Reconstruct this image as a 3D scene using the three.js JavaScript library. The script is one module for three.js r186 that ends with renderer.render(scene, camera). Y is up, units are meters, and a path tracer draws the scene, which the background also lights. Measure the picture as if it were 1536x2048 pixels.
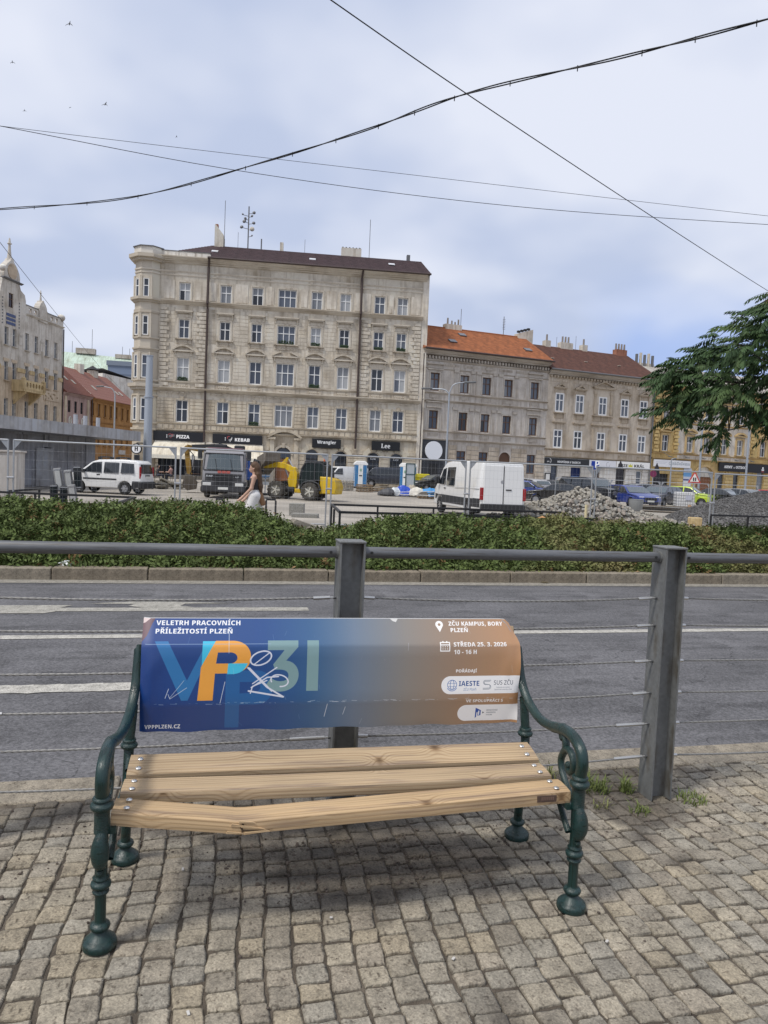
import * as THREE from 'three';
import { mergeGeometries, mergeVertices, toCreasedNormals } from 'three/addons/utils/BufferGeometryUtils.js';
import { RoundedBoxGeometry } from 'three/addons/geometries/RoundedBoxGeometry.js';
import { MarchingCubes } from 'three/addons/objects/MarchingCubes.js';

// ---------- camera, sky, sun, exposure ----------
const scene = new THREE.Scene();
const D2R = Math.PI / 180;
const camera = new THREE.PerspectiveCamera(69.36, 0.75, 0.05, 4000);
camera.rotation.order = 'YXZ';
camera.position.set(0, 1.65, 0);
camera.rotation.set(-3.25 * D2R, 0, 2.45 * D2R);
const SUN = new THREE.Vector3(-0.42, 0.84, 0.34).normalize();
const renderer = new THREE.WebGLRenderer({ antialias: true });
renderer.toneMapping = THREE.LinearToneMapping;
renderer.toneMappingExposure = 1.14;
renderer.shadowMap.enabled = true;

function rngOf(seed) { let a = seed >>> 0; return () => { a = (a + 0x6D2B79F5) | 0; let t = Math.imul(a ^ (a >>> 15), 1 | a); t = (t + Math.imul(t ^ (t >>> 7), 61 | t)) ^ t; return ((t ^ (t >>> 14)) >>> 0) / 4294967296; }; }
const R = rngOf(20260325);
const rr = (a, b) => a + (b - a) * R();
function hash2(x, y, s) { let h = Math.imul(x, 374761393) ^ Math.imul(y, 668265263) ^ Math.imul(s + 11, 1274126177); h = Math.imul(h ^ (h >>> 13), 1274126177); return ((h ^ (h >>> 16)) >>> 0) / 4294967296; }
const mod = (a, n) => ((a % n) + n) % n;
function vnoise(x, y, px, py, s) { // periodic value noise
  const xi = Math.floor(x), yi = Math.floor(y), fx = x - xi, fy = y - yi;
  const u = fx * fx * (3 - 2 * fx), v = fy * fy * (3 - 2 * fy);
  const x0 = mod(xi, px), x1 = mod(xi + 1, px), y0 = mod(yi, py), y1 = mod(yi + 1, py);
  const a = hash2(x0, y0, s), b = hash2(x1, y0, s), c = hash2(x0, y1, s), d = hash2(x1, y1, s);
  return a + (b - a) * u + (c - a) * v + (a - b - c + d) * u * v;
}
function fbm(u, v, f, o, s, fy = f) { let t = 0, a = 0.5, n = 0; for (let i = 0; i < o; i++) { t += a * vnoise(u * f, v * fy, f, fy, s + i * 17); n += a; a *= 0.5; f *= 2; fy *= 2; } return t / n; }
const clamp = (x, a = 0, b = 1) => Math.min(b, Math.max(a, x));
const mixv = (a, b, t) => a + (b - a) * t;

{ // sky: thin bright overcast with a pale blue opening low on the right
  const W = 1024, Hh = 512, data = new Float32Array(W * Hh * 4);
  for (let j = 0; j < Hh; j++) {
    const v = (j + 0.5) / Hh, el = (v - 0.5) * Math.PI, sy = Math.sin(el), cyy = Math.cos(el);
    for (let i = 0; i < W; i++) {
      const u = (i + 0.5) / W, az = (u - 0.5) * 2 * Math.PI, x = Math.cos(az) * cyy, z = Math.sin(az) * cyy;
      const right = Math.atan2(x, -z) / D2R, deg = el / D2R;
      // cloud layer seen in perspective: stretch noise toward the horizon
      const k = 1 / (Math.max(sy, 0.02) + 0.16);
      const cx = x * k * 0.9, cz = z * k * 0.9;
      const n1 = fbm(cx / 16 + 0.31, cz / 16 + 0.17, 24, 5, 3), n2 = fbm(cx / 16 + 0.7, cz / 16 + 0.4, 60, 4, 9);
      let c = 0.62 * n1 + 0.38 * n2; // 0..1
      const cover = clamp(0.55 + (c - 0.5) * 3.6);
      const e = clamp(sy);
      // overcast colour (linear)
      let r = mixv(0.470, 0.690, cover) , g = mixv(0.535, 0.725, cover), b = mixv(0.700, 0.830, cover);
      const low = Math.exp(-Math.max(deg, 0) / 9);
      r *= 1 - 0.10 * low; g *= 1 - 0.06 * low; b *= 1 - 0.03 * low;
      // blue opening, uneven, low right
      const wob = (n1 - 0.5) * 26 + (n2 - 0.5) * 10;
      const bl = clamp(1 - Math.abs(deg - 8.5 + wob * 0.22) / 6) * clamp((right - 10 + wob * .7) / 9) * clamp((58 - right + wob) / 20);
      const t = clamp(bl * 1.5) * 0.85;
      r = mixv(r, 0.330, t); g = mixv(g, 0.455, t); b = mixv(b, 0.770, t);
      // veiled sun brightening the cloud around it
      const sd = Math.max(0, x * SUN.x + sy * SUN.y + z * SUN.z);
      const glow = 0.55 * Math.pow(sd, 10) + 0.7 * Math.pow(sd, 60);
      r += glow; g += glow * 0.98; b += glow * 0.93;
      if (el < 0) { r = 0.2; g = 0.2; b = 0.2; }
      const o = (j * W + i) * 4; data[o] = r; data[o + 1] = g; data[o + 2] = b; data[o + 3] = 1;
    }
  }
  const t = new THREE.DataTexture(data, W, Hh, THREE.RGBAFormat, THREE.FloatType);
  t.mapping = THREE.EquirectangularReflectionMapping; t.magFilter = THREE.LinearFilter; t.minFilter = THREE.LinearFilter; t.needsUpdate = true;
  scene.background = t; scene.environment = t;
}
const sun = new THREE.DirectionalLight(new THREE.Color(1.0, 0.955, 0.88), 2.1);
sun.position.copy(SUN).multiplyScalar(120); sun.castShadow = true; sun.shadow.radius = 18;
sun.shadow.mapSize.set(4096, 4096);
Object.assign(sun.shadow.camera, { left: -70, right: 70, top: 70, bottom: -70, near: 1, far: 300 });
sun.name = 'sun'; scene.add(sun); scene.add(sun.target); sun.target.name = 'sun_target';

// ---------- helpers ----------
function clean(g) { // position, normal, uv only, non-indexed
  let o = g.index ? g.toNonIndexed() : g;
  const n = new THREE.BufferGeometry();
  n.setAttribute('position', o.attributes.position);
  if (!o.attributes.normal) o.computeVertexNormals();
  n.setAttribute('normal', o.attributes.normal);
  n.setAttribute('uv', o.attributes.uv || new THREE.BufferAttribute(new Float32Array(o.attributes.position.count * 2), 2));
  if (o.attributes.color) n.setAttribute('color', o.attributes.color);
  return n;
}
const merge = (a) => a.length === 1 ? clean(a[0]) : mergeGeometries(a.map(clean));
const E_ = new THREE.Euler(), Q_ = new THREE.Quaternion(), M_ = new THREE.Matrix4(), V = (x, y, z) => new THREE.Vector3(x, y, z);
function at(g, x = 0, y = 0, z = 0, rx = 0, ry = 0, rz = 0) {
  M_.compose(V(x, y, z), Q_.setFromEuler(E_.set(rx, ry, rz)), V(1, 1, 1)); return g.applyMatrix4(M_);
}
function box(w, h, d, x = 0, y = 0, z = 0, rx = 0, ry = 0, rz = 0) { // uv in metres
  const g = new THREE.BoxGeometry(w, h, d), uv = g.attributes.uv, dim = [[d, h], [d, h], [w, d], [w, d], [w, h], [w, h]];
  for (let f = 0; f < 6; f++) for (let k = 0; k < 4; k++) { const i = f * 4 + k; uv.setXY(i, uv.getX(i) * dim[f][0] + x * 0.7 + z * .3, uv.getY(i) * dim[f][1] + y); }
  return at(g, x, y, z, rx, ry, rz);
}
const rbox = (w, h, d, r, x = 0, y = 0, z = 0, rx = 0, ry = 0, rz = 0, s = 2) => at(new RoundedBoxGeometry(w, h, d, s, r), x, y, z, rx, ry, rz);
const cyl = (r0, r1, h, n, x = 0, y = 0, z = 0, rx = 0, ry = 0, rz = 0) => at(new THREE.CylinderGeometry(r1, r0, h, n), x, y, z, rx, ry, rz);
function bar(a, b, r, n = 6, r2 = r) { // cylinder between two points
  const A = Array.isArray(a) ? V(...a) : a, B = Array.isArray(b) ? V(...b) : b, d = B.clone().sub(A), L = d.length();
  const g = new THREE.CylinderGeometry(r2, r, L, n); g.translate(0, L / 2, 0);
  g.applyQuaternion(new THREE.Quaternion().setFromUnitVectors(V(0, 1, 0), d.normalize())); g.translate(A.x, A.y, A.z); return g;
}
function beam(a, b, w, h) { // box between two points, w horizontal, h vertical-ish
  const A = V(...a), B = V(...b), d = B.clone().sub(A), L = d.length(); d.normalize();
  const g = box(w, h, L); const up = Math.abs(d.y) > 0.99 ? V(1, 0, 0) : V(0, 1, 0);
  const X = up.clone().cross(d).normalize(), Y = d.clone().cross(X);
  g.applyMatrix4(new THREE.Matrix4().makeBasis(X, Y, d)); const c = A.add(B).multiplyScalar(0.5); return g.translate(c.x, c.y, c.z);
}
function sweep(pts, rad, n = 8, closed = false, steps = pts.length * 5) { // smooth tube with changing radius
  const P = pts.map((p) => V(...p)), c = new THREE.CatmullRomCurve3(P, closed, 'centripetal');
  const g = new THREE.TubeGeometry(c, steps, 1, n, closed), p = g.attributes.position, rf = typeof rad === 'function' ? rad : () => rad;
  for (let i = 0; i <= steps; i++) { const q = c.getPointAt(i / steps), r = rf(i / steps); for (let j = 0; j <= n; j++) { const k = i * (n + 1) + j; p.setXYZ(k, q.x + (p.getX(k) - q.x) * r, q.y + (p.getY(k) - q.y) * r, q.z + (p.getZ(k) - q.z) * r); } }
  return g;
}
const lathe = (pts, n = 16) => new THREE.LatheGeometry(pts.map((p) => new THREE.Vector2(p[0], p[1])), n);
function poly(pts, holes = []) { const s = new THREE.Shape(pts.map((p) => new THREE.Vector2(p[0], p[1]))); for (const h of holes) s.holes.push(new THREE.Path(h.map((p) => new THREE.Vector2(p[0], p[1])))); return s; }
const prism = (shape, depth, bevel = 0, z = 0, seg = 6) => { const g = new THREE.ExtrudeGeometry(Array.isArray(shape) ? poly(shape) : shape, { depth, bevelEnabled: bevel > 0, bevelSize: bevel, bevelThickness: bevel, bevelSegments: 1, curveSegments: seg }); return g.translate(0, 0, z); };
function alongX(profile, x0, x1) { // profile [z,y] swept along x
  const g = new THREE.ExtrudeGeometry(poly(profile.map(([z, y]) => [z, y])), { depth: x1 - x0, bevelEnabled: false }); // shape x=z,y=y ; depth along +z -> map
  g.applyMatrix4(new THREE.Matrix4().set(0, 0, 1, x0, 0, 1, 0, 0, 1, 0, 0, 0, 0, 0, 0, 1));
  // mapping mirrors handedness: flip winding
  const p = g.attributes.position, n = g.attributes.normal, u = g.attributes.uv;
  for (let i = 0; i < p.count; i += 3) for (const a of [p, u]) for (let k = 0; k < a.itemSize; k++) { const t = a.array[(i + 1) * a.itemSize + k]; a.array[(i + 1) * a.itemSize + k] = a.array[(i + 2) * a.itemSize + k]; a.array[(i + 2) * a.itemSize + k] = t; }
  g.computeVertexNormals(); return g;
}
function quadStrip(rows) { // rows of points -> smooth sheet
  const nr = rows.length, nc = rows[0].length, p = [], u = [], idx = [];
  rows.forEach((r, i) => r.forEach((q, j) => { p.push(q[0], q[1], q[2]); u.push(q[3] ?? j, q[4] ?? i); }));
  for (let i = 0; i < nr - 1; i++) for (let j = 0; j < nc - 1; j++) { const a = i * nc + j, b = a + 1, c = a + nc, d = c + 1; idx.push(a, b, d, a, d, c); }
  const g = new THREE.BufferGeometry(); g.setAttribute('position', new THREE.Float32BufferAttribute(p, 3)); g.setAttribute('uv', new THREE.Float32BufferAttribute(u, 2)); g.setIndex(idx); g.computeVertexNormals(); return g;
}
const taken = {};
function numbered(n) { const k = taken[n] = (taken[n] ?? -1) + 1; return k ? n + '_' + String(k).padStart(3, '0') : n; }
function mk(name, geos, mat, parent) {
  const m = new THREE.Mesh(Array.isArray(geos) ? merge(geos) : geos, mat); m.name = parent ? name : numbered(name); m.castShadow = m.receiveShadow = true; (parent || scene).add(m); return m;
}
function tag(o, label, category, group, kind) { if (label) o.userData.label = label; if (category) o.userData.category = category; if (group) o.userData.group = group; if (kind) o.userData.kind = kind; return o; }
function thing(name, label, category, pos = [0, 0, 0], ry = 0, group) { const o = new THREE.Group(); o.name = numbered(name); o.position.set(...pos); o.rotation.y = ry; scene.add(o); return tag(o, label, category, group); }
const struct = (name, geos, mat) => tag(mk(name, geos, mat), null, null, null, 'structure');
function copyOf(o, label, pos, ry) { const c = o.clone(); c.userData = { ...o.userData }; c.name = numbered(o.name.replace(/_\d\d\d$/, '')); scene.add(c); if (label) c.userData.label = label; if (pos) c.position.set(...pos); if (ry !== undefined) c.rotation.y = ry; return c; }

// ---------- textures ----------
function dtex(n, fn, srgb = true, rep = 1, m = n) { // fn(u,v) -> [r,g,b] 0..1 (display values)
  const d = new Uint8Array(n * m * 4);
  for (let j = 0; j < m; j++) for (let i = 0; i < n; i++) { const c = fn((i + 0.5) / n, (j + 0.5) / m), o = (j * n + i) * 4; for (let k = 0; k < 3; k++) d[o + k] = clamp(c[k]) * 255; d[o + 3] = 255; }
  const t = new THREE.DataTexture(d, n, m); t.wrapS = t.wrapT = THREE.RepeatWrapping; t.magFilter = THREE.LinearFilter; t.minFilter = THREE.LinearMipmapLinearFilter; t.generateMipmaps = true;
  if (srgb) t.colorSpace = THREE.SRGBColorSpace; t.repeat.set(1 / (Array.isArray(rep) ? rep[0] : rep), 1 / (Array.isArray(rep) ? rep[1] : rep)); t.needsUpdate = true; return t;
}
const grey = (x) => [x, x, x];
const lin = (r, g, b) => new THREE.Color().setRGB(r, g, b);
function ctex(w, h, draw) { const c = document.createElement('canvas'); c.width = w; c.height = h; const x = c.getContext('2d'); draw(x, w, h); const t = new THREE.CanvasTexture(c); t.colorSpace = THREE.SRGBColorSpace; t.anisotropy = 8; t.magFilter = THREE.LinearFilter; return t; }
const std = (color, roughness = 0.8, extra = {}) => new THREE.MeshStandardMaterial({ color: Array.isArray(color) ? lin(...color) : color, roughness, ...extra });
// multiplying greys near 1 (mottle) so that the material colour stays the base colour
const T = {
  grit: dtex(512, (u, v) => { const a = fbm(u, v, 8, 4, 1), b = fbm(u, v, 96, 2, 5), c = hash2(u * 512 | 0, v * 512 | 0, 2), sp = clamp((fbm(u, v, 40, 3, 12) - .61) * 3.4), m = 0.74 + 0.26 * (a - .4) + 0.26 * (b - 0.5) + 0.16 * (c - 0.5); return [m - .26 * sp, m * .985 - .27 * sp, m * .95 - .27 * sp]; }, true, 0.5),
  gritB: dtex(512, (u, v) => { const b = fbm(u, v, 64, 3, 5), a = fbm(u, v, 12, 3, 6); return grey(0.5 * b + 0.5 * a); }, false, 0.5),
  stain: dtex(512, (u, v) => { const a = fbm(u, v, 5, 5, 21), b = fbm(u, v, 48, 4, 25, 5), c = fbm(u, v, 60, 2, 29), p = fbm(u, v, 9, 4, 33) > .60 ? 1 : 0, st = clamp((b - .5) * 3.2), s = clamp((a - 0.42) * 2.4); return [1.0 - 0.18 * s - 0.13 * st + 0.08 * (c - .5) + .035 * p, 0.99 - 0.195 * s - 0.14 * st + 0.08 * (c - .5) + .03 * p, 0.975 - 0.215 * s - 0.15 * st + 0.08 * (c - .5) + .02 * p]; }, true, 9),
  asphalt: dtex(1024, (u, v) => { const a = fbm(u, v, 5, 5, 31), c = hash2(u * 1024 | 0, v * 1024 | 0, 7), f = fbm(u, v, 220, 2, 8), st = fbm(u, v, 2, 4, 45, 30), oil = clamp((fbm(u, v, 7, 4, 49, 14) - .62) * 6), w = Math.abs(fbm(u, v, 4, 5, 63) - .5), crack = w < .004 && fbm(u, v, 3, 2, 66) > .5 ? .16 : 0; const sp = c > 0.975 ? 0.34 : c < 0.08 ? -0.16 : 0, m = 0.74 + 0.20 * (a - 0.5) + 0.34 * (f - 0.5) + sp + 0.16 * (st - .5) - .13 * oil - crack; return [m, m * .995, m * 1.0]; }, true, 3.1),
  wood: dtex(1024, (u, v) => { // softwood, grain along u: thin growth lines, two knots, grey weathering
    let w = v * 7 + 0.55 * fbm(u, v, 2, 3, 51, 2) + .12 * fbm(u, v, 12, 2, 53, 3), kd = 0;
    for (const [ku, kv, s] of [[0.075, 0.28, 1], [0.40, 0.70, 0.7], [0.63, 0.16, 1.0], [0.93, 0.5, .8]]) { let dv = v - kv; dv -= Math.round(dv); const d = Math.hypot((u - ku) * 44, dv * 7) / s; w += 0.9 * Math.exp(-d * d * 0.6) * (dv > 0 ? 1 : -1); kd += Math.exp(-Math.pow(d * 2.0, 2)); }
    const id = Math.floor(w * 3), fr = w * 3 - id, amp = 0.25 + 0.75 * hash2(id, 3, 9), line = Math.pow(clamp(1 - Math.abs(fr - .5) * 2.6), 2) * amp;
    const fine = fbm(u, v, 5, 3, 57, 200), mid = fbm(u, v, 4, 3, 59, 40), blotch = fbm(u, v, 5, 4, 61, 3), grime = clamp((fbm(u, v, 6, 6, 71, 12) - 0.54) * 3), fleck = hash2(u * 1024 | 0, v * 512 | 0, 4) > .996 ? .25 : 0;
    kd = Math.min(kd, 1); const m = 0.90 - 0.17 * line - 0.20 * (fine - 0.45) - .12 * (mid - .5) + 0.14 * (blotch - 0.5) - 0.34 * kd - 0.20 * grime - fleck;
    return [m, m * (0.965 - 0.05 * line - 0.08 * kd), m * (0.90 - 0.10 * line - 0.15 * kd + 0.07 * grime)]; }, true, [1.75, 0.36], 512),
  galv: dtex(512, (u, v) => { const a = fbm(u, v, 6, 4, 81, 3), b = fbm(u, v, 40, 3, 85), c = clamp((fbm(u, v, 10, 4, 88, 5) - 0.56) * 5); const m = 0.82 + 0.22 * (a - 0.5) + 0.12 * (b - 0.5); return [m - 0.12 * c, m - 0.15 * c, m - 0.19 * c]; }, true, 0.6),
  soil: dtex(512, (u, v) => { const a = fbm(u, v, 10, 5, 91), c = hash2(u * 512 | 0, v * 512 | 0, 17); return [0.62 + 0.5 * (a - 0.5) + 0.18 * (c - .5), 0.60 + 0.5 * (a - 0.5) + 0.18 * (c - .5), 0.58 + 0.5 * (a - 0.5) + 0.18 * (c - .5)]; }, true, 0.9),
  dust: dtex(512, (u, v) => { const a = fbm(u, v, 4, 6, 101), b = fbm(u, v, 30, 3, 103), t = fbm(u, v, 3, 4, 107, 20); const m = 0.84 + 0.36 * (a - 0.5) + 0.12 * (b - 0.5) + 0.18 * (t - .5); return [m, m * 0.99, m * 0.975]; }, true, 14),
  tile: dtex(256, (u, v) => { const row = v * 8, r = row - Math.floor(row), col = u * 8 + (Math.floor(row) % 2) * 0.5, c = col - Math.floor(col), id = hash2(mod(Math.floor(col), 8), Math.floor(row), 5); const e = 1; const m = (0.82 + 0.16 * (id - .5) + 0.10 * (fbm(u, v, 8, 3, 9) - .5)) * e; return grey(m); }, true, 2.6),
  tileB: dtex(256, (u, v) => { const row = v * 8, r = row - Math.floor(row); const c = u * 8 - Math.floor(u * 8); return grey((1 - r) * 0.8 + 0.2 * Math.sin(c * Math.PI)); }, false, 2.6),
};
// ---------- the ground: road frame (s along the kerb, d away from the viewer), turned 13.5 degrees ----------
const RA = 13.5 * D2R, RU = V(Math.cos(RA), 0, -Math.sin(RA)), RN = V(Math.sin(RA), 0, Math.cos(RA));
const road = (s, d, y = 0) => V(RU.x * s - RN.x * d, y, RU.z * s - RN.z * d);
const turnRoad = (g) => g.rotateY(RA); // geometry built with x = s, z = -d
const M = {
  soil: std([0.235, 0.205, 0.165], 1, { map: T.soil, bumpMap: T.soil, bumpScale: 0.01 }),
  asphalt: std([0.215, 0.212, 0.218], 0.93, { map: T.asphalt, bumpMap: T.gritB, bumpScale: 0.004 }),
  kerb: std([0.43, 0.385, 0.32], 0.95, { map: T.grit, bumpMap: T.gritB, bumpScale: 0.004 }),
  kerb2: std([0.37, 0.32, 0.255], 0.95, { map: T.grit, bumpMap: T.gritB, bumpScale: 0.004 }),
  paint: std([0.56, 0.55, 0.52], 0.9, { map: T.grit }),
  paintNew: std([0.72, 0.71, 0.685], 0.85, { map: T.grit }),
  gutter: std([0.44, 0.42, 0.385], 0.95, { map: T.grit }),
  dust: std([0.47, 0.435, 0.385], 1, { map: T.dust, bumpMap: T.gritB, bumpScale: 0.01 }),
  far: std([0.30, 0.29, 0.27], 1, { map: T.dust }),
  green: new THREE.MeshPhysicalMaterial({ color: lin(0.005, 0.040, 0.036), roughness: 0.5, clearcoat: 0.25, clearcoatRoughness: 0.35, map: T.galv, bumpMap: T.gritB, bumpScale: 0.0022, roughnessMap: T.galv }),
  wood: std([0.62, 0.475, 0.315], 0.84, { map: T.wood, bumpMap: T.wood, bumpScale: 0.0012 }),
  wood2: std([0.55, 0.445, 0.325], 0.86, { map: T.wood.clone(), bumpMap: T.wood, bumpScale: 0.0012 }),
  bolt: std([0.72, 0.71, 0.68], 0.3, { metalness: 0.85 }),
  galv: std([0.265, 0.27, 0.265], 0.55, { metalness: 0.3, map: T.galv }),
  galvDark: std([0.20, 0.205, 0.215], 0.5, { metalness: 0.4, map: T.galv }),
  cable: std([0.27, 0.262, 0.248], 0.5, { metalness: 0.5 }),
  steel: std([0.55, 0.545, 0.53], 0.35, { metalness: 0.85 }),
};
M.wood2.map.offset.set(0.37, 0.4);
const plazaY = (z) => z < 20 ? 0 : z < 34 ? -0.22 * (z - 20) / 14 : z < 46 ? -0.22 : z < 72 ? -0.22 * (72 - z) / 26 : 0; // z = metres ahead
{ // ground sheet to the horizon, plaza, road
  const g = new THREE.PlaneGeometry(3000, 3000); g.rotateX(-Math.PI / 2).translate(0, -0.45, 0); const uv = g.attributes.uv; for (let i = 0; i < 4; i++) uv.setXY(i, uv.getX(i) * 3000, uv.getY(i) * 3000);
  struct('ground', g, M.far);
  const rows = [];
  for (const d of [11.3, 14, 16, 18, 20, 23, 26, 29, 32, 35, 40, 46, 52, 58, 65, 72, 80, 100, 160, 220]) { const row = []; for (let s = -160; s <= 200; s += 5) { const p = road(s, d); row.push([p.x, plazaY(-p.z) - 0.01, p.z, s, d]); } rows.push(row); }
  struct('plaza', quadStrip(rows), M.dust);
  const asp = new THREE.PlaneGeometry(300, 7.6); const u2 = asp.attributes.uv; for (let i = 0; i < 4; i++) u2.setXY(i, u2.getX(i) * 300, u2.getY(i) * 7.6);
  struct('road', turnRoad(asp.rotateX(-Math.PI / 2).translate(0, -0.1, -7.7)), M.asphalt);
}
function flat(pts, y, mat, name) { const g = new THREE.ShapeGeometry(poly(pts), 12); g.rotateX(-Math.PI / 2).translate(0, y, 0); turnRoad(g); return struct(name, g, mat); } // pts (s,d)
const rect = (s0, s1, d0, d1) => [[s0, d0], [s1, d0], [s1, d1], [s0, d1]];
flat(rect(-60, 90, 10.86, 11.16), -0.094, M.gutter, 'gutter_strip');
function ragged(s0, s1, d0, d1, w = 0.012, st = 0.09) { const a = [], b = []; for (let s = s0; s < s1; s += st) { a.push([s, d0 + rr(-w, w)]); b.push([s, d1 + rr(-w, w)]); } a.push([s1, d0]); b.push([s1, d1]); return a.concat(b.reverse()); }
flat(ragged(-8, 9.5, 7.53, 7.68, 0.004), -0.095, M.paintNew, 'road_line');
flat(ragged(-3.4, 0.35, 5.79, 6.0, 0.012), -0.095, M.paintNew, 'road_line');
flat(ragged(-1.62, 1.25, 8.87, 9.08, 0.008), -0.095, M.paint, 'road_arrow');
flat([[-4.2, 8.76], [-1.72, 8.76], [-1.62, 8.86], [-1.62, 9.06], [-1.5, 9.24], [-4.2, 9.2]], -0.0945, M.paint, 'road_arrow');
flat([[-0.72, 9.085], [-0.1, 9.085], [-0.28, 9.2], [-0.22, 9.33], [0.35, 9.36], [-0.35, 9.46], [-0.86, 9.47], [-1.35, 9.34], [-0.8, 9.31], [-0.88, 9.2]], -0.0945, M.paint, 'road_arrow');

{ // kerbs, stone by stone
  const far = struct('far_kerb', turnRoad(box(160, 0.2, 0.2, 10, -0.12, -11.29)), M.kerb2);
  let s = -14.6;
  while (s < 22) { const L = rr(1.25, 1.65); const g = rbox(L - 0.015, 0.2, 0.24, 0.018, s + L / 2, -0.03 + rr(-.006, .006), -11.28 + rr(-.006, .006)); const uv = g.attributes.uv; for (let i = 0; i < uv.count; i++) uv.setXY(i, uv.getX(i) * L + s, uv.getY(i) * 0.25); mk('kerb_stone', turnRoad(g), R() < 0.5 ? M.kerb2 : M.kerb, far); s += L; }
  const near = struct('near_kerb', turnRoad(box(60, 0.16, 0.2, 0, -0.1, -3.85)), M.kerb2);
  s = -6.3;
  while (s < 9) { const L = rr(0.92, 1.08); const g = rbox(L - 0.012, 0.2, 0.27, 0.014, s + L / 2, -0.098 + rr(-.004, .004), -3.855 + rr(-.004, .004)); const uv = g.attributes.uv; for (let i = 0; i < uv.count; i++) uv.setXY(i, uv.getX(i) * L + s, uv.getY(i) * 0.27); mk('kerb_stone', turnRoad(g), R() < 0.5 ? M.kerb2 : M.kerb, near); s += L; }
}

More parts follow.
